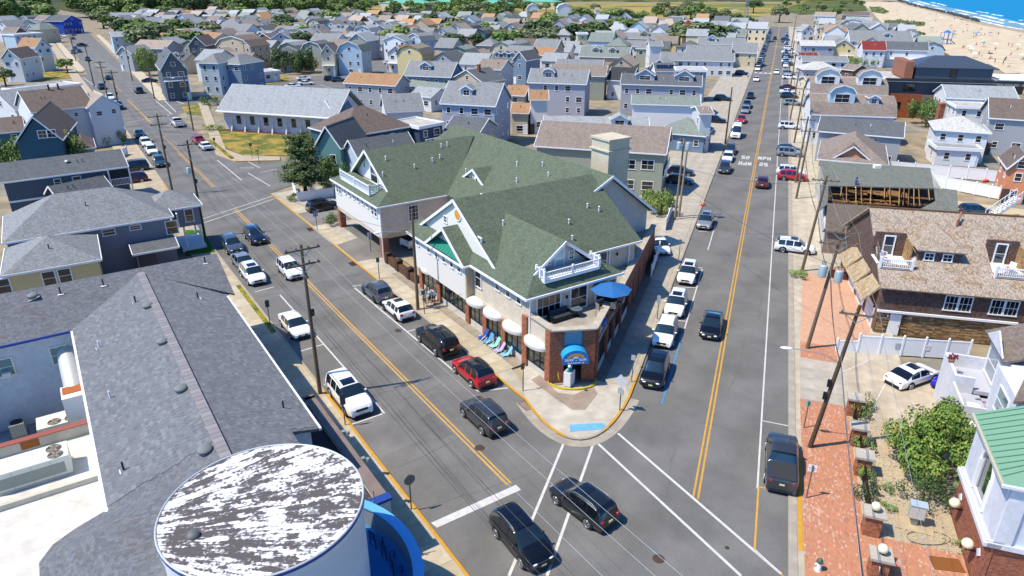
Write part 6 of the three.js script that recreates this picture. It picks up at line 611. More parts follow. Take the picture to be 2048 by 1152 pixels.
for (const [px, py, a, i] of [[1752, 1125, 30, 0], [1775, 1128, -20, 1], [1760, 1148, 60, 2]]) chair(G(px, py, .4), .11, AZR + a, .45, ['silver metal chair with red seat by the lamp pier', 'grey metal chair turned to the brick paving', 'white metal chair at the foot of the lamp pier'][i], undefined, STEEL, mat(['#7a2a34', '#6a6c70', '#c9ccd0'][i], { r: .6 }));
{ const o = thing('garden_hose', 'dark garden hose coiled on the gravel by the arched building', 'hose'); const p = G(1860, 1080); o.position.set(p[0], .13, p[1]); part(o, 'hose', curve([...Array(22)].map((_, i) => { const a = i * .42; return [Math.cos(a) * (1 + .02 * i) - .2, .01 + .002 * i, Math.sin(a) * .55]; }), .016, 5, 80), mat('#5a5644', { r: .7 })); }
// ---------- houses on the east side ----------
const ES = 'on the beach side of the right street', BS = 'near the beach';
H(1634, 318, 1778, 331, 4, 15, 'h', 3, 'brown', 'cream', { label: 'cream house with broad brown hip roof behind the peach gable', sides: 'l' }); H(1656, 321, 1750, 329, 3.8, 9, 'z', 2.5, 'dbrown', 'peach', { label: 'peach stucco house with brown roof and white trimmed gable', nowin: true, wm: stuccoM('#e0936a') });
H(1634, 262, 1808, 276, 5.4, 11, 'x', 1.7, 'dgrey', 'grey', { label: 'long house with dark grey asphalt roof and pale parapet edge', sides: 'l' }); H(1620, 229, 1794, 235, 5.6, 9, 'M', 3.4, 'brown', 'white', { dorm: [[.36, 4.6, 'big'], [.73, 1.8, 'z']], dw: 'light_blue', label: 'brown gambrel house with one wide blue dormer and one narrow dormer', sides: 'l' }); H(1620, 186, 1777, 191, 5.6, 9, 'M', 3, 'brown', 'white', { dorm: [[.22, 5, 'big'], [.75, 5, 'big']], dw: 'white', label: 'brown gambrel house with two wide white dormers', sides: 'l' }); H(1617, 166, 1756, 167, 5, 9, 'x', 1.2, 'pink', 'cream', { where: ES, sides: 'l' }); H(1606, 139, 1682, 140, 4, 9, 'h', 2, 'white', 'grey', { label: 'grey cottage with bright white hip roof on the beach side' }); H(1680, 138, 1708, 141, 4, 8, 'x', 1.4, 'brown', 'brown', { where: ES }); H(1602, 91, 1672, 92, 6.5, 9, 'x', 1.6, 'white', 'lavender', { label: 'lavender house with white roof and orange porch roof', sides: 'l' }); H(1604, 122, 1698, 124, 5, 8, 'x', 1.4, 'grey', 'white', { where: ES, sides: 'l' }); H(1600, 114, 1640, 114, 4, 6, 'x', 1.2, 'red', 'white', { where: ES });
H(1725, 100, 1774, 101, 6, 9, 'x', 2.8, 'red', 'white', { label: 'white house with crimson red roof near the beach', wm: sideM('#dfe1e4') }); H(1758, 99, 1858, 102, 6, 10, 'x', 2.6, 'dgrey', 'white', { where: BS, balc: true }); H(1700, 82, 1828, 84, 5, 14, 'x', 4, 'grey', 'white', { dorm: [[.6, 3, 'z']], where: BS }); H(1692, 60, 1775, 62, 5, 12, 'x', 3.4, 'grey', 'white', { where: BS }); H(1664, 62, 1698, 62, 6, 8, 'x', 1.6, 'tan', 'light_blue', { where: BS }); H(1668, 48, 1742, 50, 5, 9, 'm', 3, 'grey', 'white', { where: BS, dorm: [] }); H(1625, 50, 1664, 51, 5, 9, 'x', 2, 'dbrown', 'tan', { where: BS }); H(1604, 62, 1630, 62, 5, 9, 'z', 3, 'lgrey', 'white', { where: BS }); H(1684, 30, 1740, 31, 6, 9, 'x', 2, 'dbrown', 'brown', { where: BS }); H(1692, 40, 1744, 41, 5, 9, 'x', 2, 'lgrey', 'white', { where: BS }); H(1628, 32, 1670, 33, 6, 9, 'x', 2.6, 'pink', 'pale_grey', { where: BS });
H(1848, 199, 1892, 201, 3.6, 8, 'h', 2, 'pink', 'brown', { name: 'gazebo', label: 'open gazebo with terracotta pyramid roof beside the black building', wm: mat('#3a2c26'), nowin: true, rm: roofM('#b07a5e') }); H(1893, 196, 2040, 201, 6.4, 10, 'x', 2.2, 'lgrey', 'white', { label: 'white house with pale weathered roof right of the gazebo', sides: 'l' }); H(1912, 214, 1986, 217, 5.6, 7, 'f', 0, 'white', 'white', { label: 'white flat roofed annex with tall windows beside the pale roof' }); H(1868, 259, 1984, 267, 5.4, 9, 'h', 2, 'white', 'white', { label: 'white house with pale hip roof next to the brick chimney', sides: 'l' }); H(1978, 236, 2075, 242, 6.6, 10, 'x', 3, 'dbrown', 'grey', { label: 'grey clapboard house with dark brown roof and roof deck at the edge', sides: 'l' }); H(1872, 296, 1968, 301, 3, 6, 'f', 0, 'lgrey', 'white', { label: 'low white outbuilding with flat roof behind the fences' }); H(2014, 338, 2070, 343, 5, 8, 'z', 2.2, 'dbrown', 'peach', { label: 'peach house with brown gable at the fenced yard', wm: stuccoM('#e0936a') }); H(1890, 138, 1972, 138, 4, 9, 'x', 1.6, 'black', 'grey', { label: 'beach pavilion with dark shingle roof behind the black building' }); H(1965, 160, 2060, 158, 3, 8, 'x', 1.2, 'brown', 'tan', { where: BS });
{ const p = G(1862, 300), o = thing('brick_chimney', 'tall slender red brick chimney between the white houses', 'chimney'); o.position.set(p[0], 0, p[1]); part(o, 'stack', bx(-.5, .5, 0, 8.6, -.45, .45), mat('#f0b49c', { t: 'brick', r: .9 })); part(o, 'cap', bx(-.6, .6, 8.6, 8.8, -.55, .55), mat('#b06a50', { r: .9 })); }
{ // black modern building
  const m = sideM('#454c58'), t = H(1776, 160, 2000, 166, 8.4, 15, 'f', 0, 'white', 'dark_grey', { name: 'modern_building', label: 'black modern building with metal clad pavilion on its flat roof', wm: mat('#3c424c', { r: .6 }), nowin: true, novent: true }); const W = 44; part(t, 'brick_base', bx(.2, 8, 0, 5.4, -.36, -.1), mat('#f0a878', { t: 'brick', r: .9 })); part(t, 'brown_wall', bx(8, 24, 0, 5.2, -.35, -.12), stuccoM('#8f7f74')); part(t, 'roof_edge', bx(-.5, W - 6, 8.3, 8.8, -.5, .5), mat('#20242c', { r: .5 })); for (let i = 0; i < 7; i++) { const f = win(t, 3 + i * 4.4, i < 5 ? 2.8 : 6.6, -.1, 1.6, 1.5, 0, { m: BLACK }); } for (const x of [5, 13, 21, 27, 32]) { const f = win(t, x, 6.8, -.34, 2.6, 1.7, 0, { m: BLACK }); }
  part(t, 'pavilion', bx(6, 22, 8.7, 11.2, -12, -2), mat('#4d5663', { r: .5, m: .3 })); roofParts(t, 'h', 5, 23, -12.8, -1.4, 11.2, 2.2, mat('#56626f', { r: .4, m: .5 }), .14, false); for (let i = 0; i < 28; i++) part(t, 'cladding_seam', boxGeo(.06, 2.5, .06), mat('#333a44')).position.set(6.3 + i * .57, 9.95, -1.98); part(t, 'orange_fin', bx(3.6, 5.4, 8.7, 12.4, -12, -1.6), mat('#8f5a40', { r: .7 })); win(t, 14, 10, -1.97, 1.4, 1.7, 0, { m: BLACK }); part(t, 'flat_roof', bx(23.5, 36, 8.85, 8.95, -13, -1), mat('#dfe1e0', { r: .9 })); }
// house with its roof opened up: rafters, lumber
{
  const o = thing('opened_roof_house', 'low house with grey roof torn open showing yellow rafters', 'house'), q = (px, py, h) => { const p = G(px, py, h); return [p[0], h, p[1]]; }, GR = roofM('#74786f'); taken2.push([...G(1770, 380, 4), 13]);
  const y = [5.6, 4.7, 4.0, 3.6]; part(o, 'roof_slope', slab([q(1640, 322, 5.6), q(1861, 336, 5.6), q(1868, 377, 4.8), q(1654, 371, 4.8)], .15), GR); part(o, 'roof_slope', slab([q(1640, 368, 4.9), q(1657, 371, 4.8), q(1655, 408, 4.0), q(1640, 420, 3.8)], .15), GR); part(o, 'roof_slope', slab([q(1868, 376, 4.7), q(1914, 380, 4.7), q(1917, 424, 3.7), q(1840, 418, 3.7), q(1871, 402, 4.1)], .15), GR); part(o, 'roof_slope', slab([q(1655, 406, 4.0), q(1840, 418, 3.9), q(1750, 470, 2.9), q(1650, 462, 2.9)], .15), roofM('#716459'));
  const wl = (a, b, h, nm, m) => { const p = G(...a, h), r = G(...b, h), L = Math.hypot(r[0] - p[0], r[1] - p[1]); const w = part(o, nm, bx(0, L, 0, h - .12, -.12, .12), m); w.position.set(p[0], 0, p[1]); w.rotation.y = R(90 - azOf(p, r)); return w; }; const ww = sideM('#c9c8c4'); wl([1651, 460], [1748, 467], 2.9, 'wall', sideM('#8f7d70')); wl([1640, 322], [1652, 460], 2.9, 'wall', ww); wl([1860, 336], [1914, 424], 3.6, 'wall', ww); wl([1642, 324], [1860, 337], 5.4, 'wall', ww);
  const b = RI(G(1662, 395, 2.6)), e = RI(G(1866, 405, 2.6)); const fl = part(o, 'attic_floor', sheet([G(1655, 412, 2.6), G(1655, 372, 2.6), G(1872, 378, 2.6), G(1872, 412, 2.6)], 2.6), mat('#4a3a30', { t: 'wood' })); const lum = [mat('#b08a58', { t: 'wood' }), mat('#8f7048', { t: 'wood' }), mat('#c4a878', { t: 'wood' })], r = rng(12);
  for (let i = 0; i < 22; i++) { const u = i / 21, x = 1662 + u * 204; if (r() < .3) continue; const a = q(x + r() * 3, 372 + u * 5, 4.7), d = q(x + 6 * r() - 2, (r() < .3 ? 392 : 404) + u * 9, 3.85); beam(o, 'rafter', a, d, .18, .07, lum[i % 3]); } for (const [x0, y0, x1, y1, h] of [[1664, 388, 1730, 390, 3.6], [1690, 380, 1760, 384, 4.2], [1720, 398, 1800, 404, 3.4], [1770, 392, 1866, 398, 3.8], [1700, 404, 1790, 410, 3.2], [1664, 400, 1700, 404, 3.3]]) beam(o, 'purlin', q(x0, y0, h), q(x1, y1, h), .15, .15, lum[0]); for (let i = 0; i < 26; i++) { const x = 1668 + r() * 190, yy = 384 + r() * 22, a = q(x, yy, 2.7 + r() * .5); const m = part(o, 'loose_board', boxGeo(1.6 + r() * 1.8, .06, .2), lum[i % 3]); m.position.set(...a); m.rotation.y = r() * 3; } for (let i = 0; i < 3; i++) { const a = q(1715 + i * 40, 382 + i * 3, 4.1); const m = part(o, 'plywood_sheet', boxGeo(2.4, .05, 1.2), lum[1]); m.position.set(...a); m.rotation.set(.35, R(-20), 0); } part(o, 'roof_vent_box', boxGeo(.9, .6, .7), WHITE).position.set(...q(1754, 334, 5.6)); part(o, 'stack', tube(q(1802, 382, 3.5), q(1802, 382, 6.2), .08), BLACK);
}
// yard: red kayaks, old blue wagon, white stairs
for (const [px, py, i] of [[1975, 362, 0], [1990, 360, 1], [1966, 356, 2]]) { const o = setF(thing('kayak', 'red kayak lying in the fenced sandy yard', 'kayak', 'red kayaks in the yard'), G(px, py), 60 + i * 18, .2 + i * .1); const g = new THREE.SphereGeometry(1, 16, 10).toNonIndexed(); g.scale(1.6, .2, .38); part(o, 'hull', g, mat('#d8402c', { r: .5 })); part(o, 'cockpit', lathe([[.1, .2], [.26, .21], [.28, .16]], 14), BLACK); }
car(G(1952, 418, .8), AZR + 80, 'hatch', '#2e4552', 'parked in the sandy yard behind the cedar house', {}); { const o = setF(thing('outdoor_stairs', 'white wooden outdoor stairs beside the peach house', 'stairs'), G(1975, 438), AZR + 60); for (let i = 0; i < 14; i++) part(o, 'tread', boxGeo(.3, .06, 1.1), WHITE).position.set(i * .28, .2 + i * .2, 0); for (const z of [-.6, .6]) { beam(o, 'stringer', [0, .1, z], [4, 2.9, z], .3, .06, WHITE); beam(o, 'handrail', [0, 1.1, z], [4, 3.9, z], .08, .06, WHITE); for (let i = 0; i < 7; i++) part(o, 'post', boxGeo(.07, 1, .07), WHITE).position.set(i * .62, .7 + i * .44, z); } }
struct('sandy_yard', block([G(1862, 396), G(2048, 420), G(2048, 440), G(1900, 430)], -.02, .1), mat('#d8c9a8', { t: 'sand', r: .95 }));
// ---------- utility poles, wires, street lamps, signs ----------
const INS = mat('#7a6a60', { r: .4 });
function pole(p, h, az, label, o = {}) {
  const t = setF(thing('utility_pole', label, 'utility pole', 'utility poles'), p, az, 0); const lx = o.lean ? o.lean[0] : 0, lz = o.lean ? o.lean[1] : 0, at = y => [lx * y / h, y, lz * y / h], m = o.m || POLE;
  part(t, 'shaft', tube([0, -.3, 0], at(h), .17, .11, 12), m);
  for (const [y, L, off] of o.arms || []) { const c = at(y), a = part(t, 'crossarm', bx(-L / 2, L / 2, -.06, .06, -.05, .05), POLEG); a.position.set(c[0] + (off || 0), c[1], c[2] + .16); for (const x of [-L / 2 + .15, -L / 6, L / 6, L / 2 - .15]) part(a, 'insulator', lathe([[0, .22], [.05, .2], [.07, .12], [.05, .08], [.06, .04], [.02, .04]], 8), INS).position.set(x, .05, 0); for (const s of [-1, 1]) beam(t, 'brace', [c[0], y - .6, c[2] + .14], [c[0] + s * .7, y - .05, c[2] + .16], .05, .03, GALV); }
  for (const [y, x, z, s] of o.trans || []) { const c = at(y), k = part(t, 'transformer', lathe([[0, .9], [.2, .88], [.27, .8], [.28, .06], [.2, 0], [0, 0]], 16), mat('#a9b8bd', { r: .45, m: .2 })); k.position.set(c[0] + x, y, c[2] + z); if (s) k.scale.setScalar(s); part(k, 'bushing', merge([tube([.08, .85, 0], [.1, 1.15, 0], .035), tube([-.08, .85, 0], [-.1, 1.15, 0], .035)]), INS); }
  if (o.lamp) { const [y, L, a] = o.lamp, c = at(y), d = dirAz(a - az + 90), g = part(t, 'lamp_arm', curve([[c[0], y - .3, c[2]], [c[0] + d[0] * L * .35, y + .25, c[2] + d[1] * L * .35], [c[0] + d[0] * L, y + .45, c[2] + d[1] * L]], .035, 6, 12), GALV); const hd = part(g, 'lamp_head', mv((() => { const q = new THREE.SphereGeometry(1, 14, 8).toNonIndexed(); q.scale(.42, .1, .16); return q; })(), 0, 0, 0, Math.atan2(-d[1], d[0])), mat('#d5d8d8', { r: .4 })); hd.position.set(c[0] + d[0] * (L + .3), y + .42, c[2] + d[1] * (L + .3)); }
  for (const [y, s] of o.box || []) part(t, 'cable_box', boxGeo(.22, .5, .22), BLACK).position.set(at(y)[0] + .2 * s, y, at(y)[2] + .1);
  const f = y => { const c = at(y), u = dirAz(az), v = dirAz(az + 90); return x => [p[0] + u[0] * (c[0] + x) + v[0] * (c[2] + .16), y + .2, p[1] + u[1] * (c[0] + x) + v[1] * (c[2] + .16)]; };
  return f;
}
let wireN = 0; const WIREM = mat('#3c3d40', { r: .7 }), WIREL = mat('#aab0b4', { r: .5, m: .3 });
function wire(a, b, sag, label, m = WIREM, r = .018) { const p = [...Array(9)].map((_, i) => { const t = i / 8; return [a[0] + (b[0] - a[0]) * t, a[1] + (b[1] - a[1]) * t - sag * 4 * t * (1 - t), a[2] + (b[2] - a[2]) * t]; }); solo('power_line', curve(p, r, 4, 20), m, label, 'power line', label); }
// left street: line of poles on the west pavement
const LPo = [[640.75, 790, 12.6, 'tall wooden utility pole beside the parked white minivan'], [410, 473, 12.2, 'wooden utility pole at the small green lawn corner'], [346, 389, 12, 'wooden utility pole at the driveway of the blue house'], [247, 254, 12, 'wooden utility pole by the side street crosswalk'], [222, 225, 12, 'wooden utility pole beside the parked police coloured cars'], [189, 174, 12, 'wooden utility pole by the white shop corner'], [152, 122, 12, 'wooden utility pole up the left street near the market lot']].map(([x, y, h, l], i) => pole(G(x, y), h, AZL + 90, l.replace('police coloured ', ''), { arms: i % 2 ? [[h - .5, 2.4]] : [[h - .35, 2.6], [h - 1.5, 2.4]], lamp: i === 1 ? null : undefined, box: [[7.2, 1]], trans: i === 1 ? [[8.2, -.45, .1, .9]] : [], m: i % 2 ? POLE : POLEG }));
pole(LP(-16.2, -34), 12.6, AZL + 90, 'wooden utility pole near the round terrace, beyond the stop line', { arms: [[12.2, 2.6]] });
const offL = LP(-16.2, -34), ul = dirAz(AZL + 90); const tops = [[-34, null], ...LPo.map(f => [0, f])];
for (let i = 0; i < LPo.length; i++) for (const [x, y, m, n] of [[-1.1, 12, WIREL, 'upper bare wire'], [1.1, 12, WIREL, 'upper bare wire'], [.35, 12, WIREL, 'upper bare wire'], [.1, 9.2, WIREM, 'black cable'], [.1, 7.4, WIREM, 'thick black cable'], [.1, 6.9, WIREM, 'thick black cable']]) { const b = LPo[i](y - .25)(x), a = i ? LPo[i - 1](y - .25)(x) : [offL[0] + ul[0] * x, y, offL[1] + ul[1] * x]; wire(a, b, y > 11 ? .5 : .9, `${n} strung between the poles of the left street`, m, y > 11 ? .008 : .014); }
for (const [x, y, h, l, lamp] of [[387, 261, 11.5, 'grey street lamp pole on the pavement by the lawn', 1], [309, 197, 11.5, 'grey utility pole before the dark grey gabled house', 0], [265, 162, 11, 'thin grey utility pole by the willow on the left street', 0], [372, 180, 11, 'thin grey utility pole between the dark grey and blue houses', 0], [495, 146, 10, 'leaning wooden pole beside the white cottage', 0], [762, 118, 10, 'wooden pole at the street bend by the parking area', 0], [720, 136, 9, 'white lamp pole beside the curved street', 0]]) pole(G(x, y), h, AZL + 90, l, { m: POLEG, arms: lamp ? [] : [[h - .4, 1.8]], lamp: lamp ? [10.6, 1.8, AZL - 90] : undefined });
// lamp pole before the green-roofed building
pole(G(836, 621), 10.4, AZL + 90, 'grey wooden street lamp pole in front of the corner building', { m: POLEG, lamp: [8.1, 3.0, AZL - 78], box: [] });
// right street, east side
const RPo = [[1618, 896, 11.2, [1.2, 0], 'leaning dark utility pole with street lamp on the brick pavement', { arms: [[10.6, 2.9, .4]], lamp: [7.2, 3.1, AZR - 96], box: [[5.4, -1], [4.4, -1]] }], [1613, 698, 11.4, [1.0, 0], 'leaning grey utility pole with two transformers by the forecourt', { m: POLEG, arms: [[11, 3], [10, 3]], trans: [[7.0, -.55, .2, 1.25], [6.7, .75, .2, 1.25]] }], [1603, 543, 11, [.8, 0], 'leaning utility pole growing out of a green bush', { m: POLEG, arms: [[10.5, 2.8]] }], [1592, 398, 10.5, [.3, 0], 'slim grey utility pole by the red parked car', { m: POLEG, arms: [[10, 2.4]] }], [1590, 366, 10.5, [.3, 0], 'second slim grey utility pole just past the red parked car', { m: POLEG, arms: [[10, 2.2]] }], [1588, 287, 11, [.2, 0], 'utility pole with one transformer by the dark long roof', { m: POLEG, arms: [[10.5, 2.6]], trans: [[8, .4, .1]] }], [1580, 240, 11, [.3, 0], 'utility pole beside the parked white car further up', { m: POLEG, arms: [[10.5, 2.4]] }], [1578, 190, 11, [.2, 0], 'utility pole before the two gambrel dormers', { arms: [[10.5, 2.4]] }], [1577, 150, 11, [.2, 0], 'utility pole before the white hip roof', { arms: [[10.5, 2.4]] }], [1580, 110, 11, [.1, 0], 'utility pole before the lavender house', { arms: [[10.5, 2.4]] }], [1586, 75, 11, [.1, 0], 'farthest utility pole up the right street', { arms: [[10.5, 2.4]] }]].map(([x, y, h, lean, l, o]) => [pole(G(x, y), h, AZR + 90, l, { ...o, lean }), h]);
{ const e = RP(17, -34), u = dirAz(AZR + 90); for (let i = 0; i < RPo.length; i++) for (const [x, d, m, n] of [[-1.2, .5, WIREL, 'upper bare wire'], [1.2, .5, WIREL, 'upper bare wire'], [.2, .5, WIREL, 'upper bare wire'], [.1, 4.4, WIREM, 'thick black cable'], [.3, 4.9, WIREM, 'thick black cable']]) { const [f, h] = RPo[i]; const b = f(h - d)(x), a = i ? RPo[i - 1][0](RPo[i - 1][1] - d)(x) : [e[0] + u[0] * x, 11.2 - d, e[1] + u[1] * x]; wire(a, b, d < 1 ? .5 : .8, `${n} strung along the poles of the right street`, m, d < 1 ? .009 : .022); } }
// twin poles with transformers on the west pavement
pole(G(1349, 440), 11, AZR + 90, 'pale twin utility pole with two transformers beside the white fence', { m: mat('#a09a90', { t: 'wood' }), arms: [], trans: [[9.6, -.5, .3, 1.2], [9.6, .6, .3, 1.2]], lean: [.25, 0], box: [] }); pole(RP(.9, 45.4), 10.4, AZR + 90, 'second pale pole of the twin pair beside the white fence', { m: mat('#b0aaa0', { t: 'wood' }), lean: [.25, 0] }); pole(G(1450, 290), 11, AZR + 90, 'thin wooden pole on the west pavement behind the parked van', { m: POLE });
wire([...(() => { const p = G(1358, 360, 8); return [p[0], 8, p[1]]; })()], RPo[1][0](8)(0), .8, 'single black cable crossing the right street from the twin poles', WIREM, .02); wire((() => { const p = G(1352, 330, 10); return [p[0], 10, p[1]]; })(), RPo[2][0](10)(0), .8, 'upper black cable crossing the right street from the twin poles', WIREM, .016); wire(LPo[1](9)(0), (() => { const p = G(836, 470, 9.4); return [p[0], 9.4, p[1]]; })(), .6, 'black cable crossing the left street to the lamp pole', WIREM, .016); wire(LPo[2](10)(0), (() => { const p = G(640, 250, 8); return [p[0], 8, p[1]]; })(), .6, 'black cable crossing the lawn to the teal house', WIREM, .018); wire(LPo[2](9.4)(0), (() => { const p = G(660, 262, 7.4); return [p[0], 7.4, p[1]]; })(), .8, 'lower black cable crossing the lawn to the teal house', WIREM, .018);
// lattice mast far up
{ const p = G(1488, 60), o = thing('lattice_mast', 'tall grey lattice mast far behind the houses', 'mast'); o.position.set(p[0], 0, p[1]); for (const [x, z] of [[-1.2, -1.2], [1.2, -1.2], [-1.2, 1.2], [1.2, 1.2]]) part(o, 'leg', tube([x, 0, z], [x * .2, 34, z * .2], .14), STEEL); for (let i = 0; i < 12; i++) { const k = 1.2 - i * .083; part(o, 'brace', merge([tube([-k, i * 2.8, k], [k, i * 2.8 + 2.8, k], .07, .07, 5), tube([k, i * 2.8, k], [-k, i * 2.8 + 2.8, k], .07, .07, 5)]), STEEL); } }
// signs: post with plate facing az
const POST = mat('#5a5e60', { r: .6, m: .3 });
function sign(px, py, h, w, ht, az, col, label, o = {}) { const p = G(px, py), t = setF(thing('street_sign', label, 'sign'), p, az + 90, .1); part(t, 'post', bx(-.035, .035, 0, h, -.03, .03), o.post || POST); const m = o.tex ? new THREE.MeshStandardMaterial({ map: o.tex, roughness: .5 }) : mat(col, { r: .5 }); let g; if (o.oct) { g = new THREE.CylinderGeometry(w / 2, w / 2, .02, 8).toNonIndexed(); g.rotateY(Math.PI / 8); g.rotateX(Math.PI / 2); } else { g = new THREE.BoxGeometry(w, ht, .02).toNonIndexed(); if (o.rot) g.rotateZ(o.rot); } const pl = part(t, 'plate', g, m); pl.position.set(0, h - ht / 2, .05); for (const [y, ww, hh, c] of o.more || []) part(t, 'plate', boxGeo(ww, hh, .02), mat(c, { r: .5 })).position.set(0, y, .05); return t; }
const BACK = '#8b9092', DKG = '#3f5450';
const parkT = canvasTex(128, 192, (x, w, h) => { x.fillStyle = '#2f5f9e'; x.fillRect(0, 0, w, h); x.fillStyle = '#e8ecf0'; x.font = 'bold 34px sans-serif'; x.textAlign = 'center'; x.fillText('PARK', 64, 52); x.fillText('HERE', 64, 96); x.fillRect(20, 118, 88, 8); x.fillRect(20, 140, 88, 8); x.fillRect(34, 162, 60, 8); });
const nopT = canvasTex(128, 128, (x, w, h) => { x.fillStyle = '#eceaea'; x.fillRect(0, 0, w, h); x.fillStyle = '#b02a3a'; x.font = 'bold 32px sans-serif'; x.textAlign = 'center'; x.fillText('NO', 64, 36); x.fillText('PARKING', 64, 72, 116); x.font = 'bold 20px sans-serif'; x.fillText('THIS SIDE', 64, 104, 110); });
sign(823, 1022, 2.7, .76, .76, AZL, '#6d6a68', 'back of an octagonal stop sign at the yellow kerb', { oct: 1 }); sign(1239, 823, 3.0, .82, .82, AZR + 20, '#b9bcbe', 'pair of blank backed signs on one post at the rounded corner', { rot: .9, more: [[1.7, .5, .5, '#9aa0a2']] }); sign(1263, 766, 2.5, .34, .46, AZR, '#a9aeb0', 'grey sign post beside the parked black hatch', {}); sign(1314, 640, 2.5, .34, .8, AZR, '#a3aaac', 'grey double sign post beside the parked white vehicles'); sign(1357, 521, 2.5, .34, .46, AZR, '#6a6e70', 'dark backed sign post near the silver parked vehicle'); sign(1046, 784, 2.5, .36, .55, AZL + 180, DKG, 'dark green parking sign post at the kerb by the shop windows'); sign(635, 462, 2.6, .6, .75, AZL + 180, '#2f5f9e', 'blue parking sign on a post at the kerb before the carport', { tex: parkT }); sign(759, 560, 2.5, .36, .55, AZL + 180, DKG, 'dark green parking sign post before the low stone wall'); sign(849, 630, 2.5, .36, .46, AZL + 180, DKG, 'parking sign post beside the group of shoppers'); sign(541, 652, 2.6, .38, .7, AZL, '#3a3f42', 'dark backed sign post beside the parked white sedan'); sign(691, 853, 2.7, .4, .9, AZL, '#4a4c4c', 'dark backed tall sign in front of the white minivan'); sign(1612, 998, 2.5, .5, .5, AZR + 180, '#eceaea', 'white no parking sign with red lettering on the brick pavement', { tex: nopT }); sign(1607, 858, 2.3, .36, .42, AZR + 180, '#7fb9b4', 'teal backed parking box on a post beside the leaning pole'); sign(519, 330, 2.5, .6, .2, AZL + 180, '#2c6a4a', 'green street name sign at the cross street corner'); sign(505, 318, 2.8, .5, .5, AZL, '#8b4a3c', 'brown backed sign at the edge of the dry lawn'); sign(432, 303, 2.5, .4, .5, AZL, '#3a4a5a', 'small dark sign on the pavement beside the lawn'); sign(742, 505, 2.4, .45, .8, AZL + 180, '#c9cdd0', 'white notice sign at the carport drive');
// notices on the white fence
{ const a = RP(20.6, 12.3), b = RP(29.4, 14.2), az = azOf(a, b); const u = dirAz(az), v = dirAz(az + 90); for (const [d, t, l] of [[3.2, 0, 'small grey notice fixed to the white vinyl fence'], [5.6, 1, 'red and white parking notice fixed to the white vinyl fence']]) { const o = setF(thing('fence_notice', l, 'notice'), [a[0] + u[0] * d + v[0] * .06, a[1] + u[1] * d + v[1] * .06], az, 1.0); part(o, 'plate', new THREE.BoxGeometry(.4, .5, .02).toNonIndexed(), t ? new THREE.MeshStandardMaterial({ map: nopT, roughness: .5 }) : mat('#a9aeb4')); } }
// ---------- vehicles ----------
const W_ = '#e9ebec', K_ = '#0d0f13', D_ = '#3c4046', S_ = '#8e9499', Rd = '#b01018', N_ = '#14203a', BG = '#4a5a68', M_ = '#5c1218', SB = '#2e4552', CH_ = '#20262c', UP = AZL, DN = AZL + 180, RU = AZR, RD = AZR + 180;
carPx(1043, 1068, 148, 'suv', K_, 'driving towards the crosswalk past the stop line', { sun: 1, rail: STEEL }); carPx(1166, 998, -40, 'suv', CH_, 'with silver roof rails turning over the crosswalk', { sun: 1, rail: STEEL });
carPx(967, 824, UP, 'boxy', D_, 'waiting in the lane beside the red parked car', {}); carPx(946, 737, UP, 'suv', Rd, 'with black roof parked before the beach shop', { roof: K_ }); carPx(874, 674, UP, 'big', K_, 'parked behind the red car', { sun: 1 }); carPx(796, 613, UP, 'hatch', W_, 'with black trim parked beside the lamp pole', { sun: 1, rim: DALU }); carPx(754, 578, UP, 'suv', BG, 'parked at the end of the marked bay', { rim: DALU });
carPx(697, 783, DN, 'big', W_, 'with glass roof parked at the kerb by the tall pole', { sun: 1 }); carPx(589, 646, DN, 'sedan', W_, 'parked behind the tall utility pole', {}); carPx(505, 544, DN, 'suv', W_, 'parked along the grey roofed building', { sun: 1 }); carPx(579, 534, DN, 'suv', W_, 'driving down the lane past the carport', {}); carPx(509, 468, DN, 'suv', N_, 'driving down the left street beside the lawn corner', {}); carPx(463, 486, DN, 'suv', BG, 'parked beside the small green lawn', {}); carPx(486, 521, DN, 'sedan', S_, 'parked between the grey and white cars', {});
carPx(646, 409, AZL + 88, 'suv', K_, 'parked in the drive below the evergreen', {}); car(LP(6.2, 34.6), AZL + 80, 'pickup', W_, 'parked in the shade under the carport', { y: .13 }); carPx(410, 290, UP, 'sedan', W_, 'parked beside the dry lawn', {}); carPx(395, 277, UP, 'suv', Rd, 'parked just past the white car by the lawn', {}); carPx(354, 243, UP, 'pickup', W_, 'parked at the top of the lawn', {});
carPx(318, 321, DN, 'suv', SB, 'parked by the driveway pole', {}); carPx(302, 298, DN, 'suv', W_, 'parked in the row across from the lawn', {}); carPx(291, 283, DN, 'hatch', W_, 'second in the row across from the lawn', {}); carPx(278, 266, DN, 'sedan', SB, 'third in the row across from the lawn', {}); carPx(262, 332, AZL - 90, 'big', CH_, 'parked in the drive of the blue house', {}); carPx(263, 355, AZL - 90, 'suv', M_, 'parked beside the blue house porch', {});
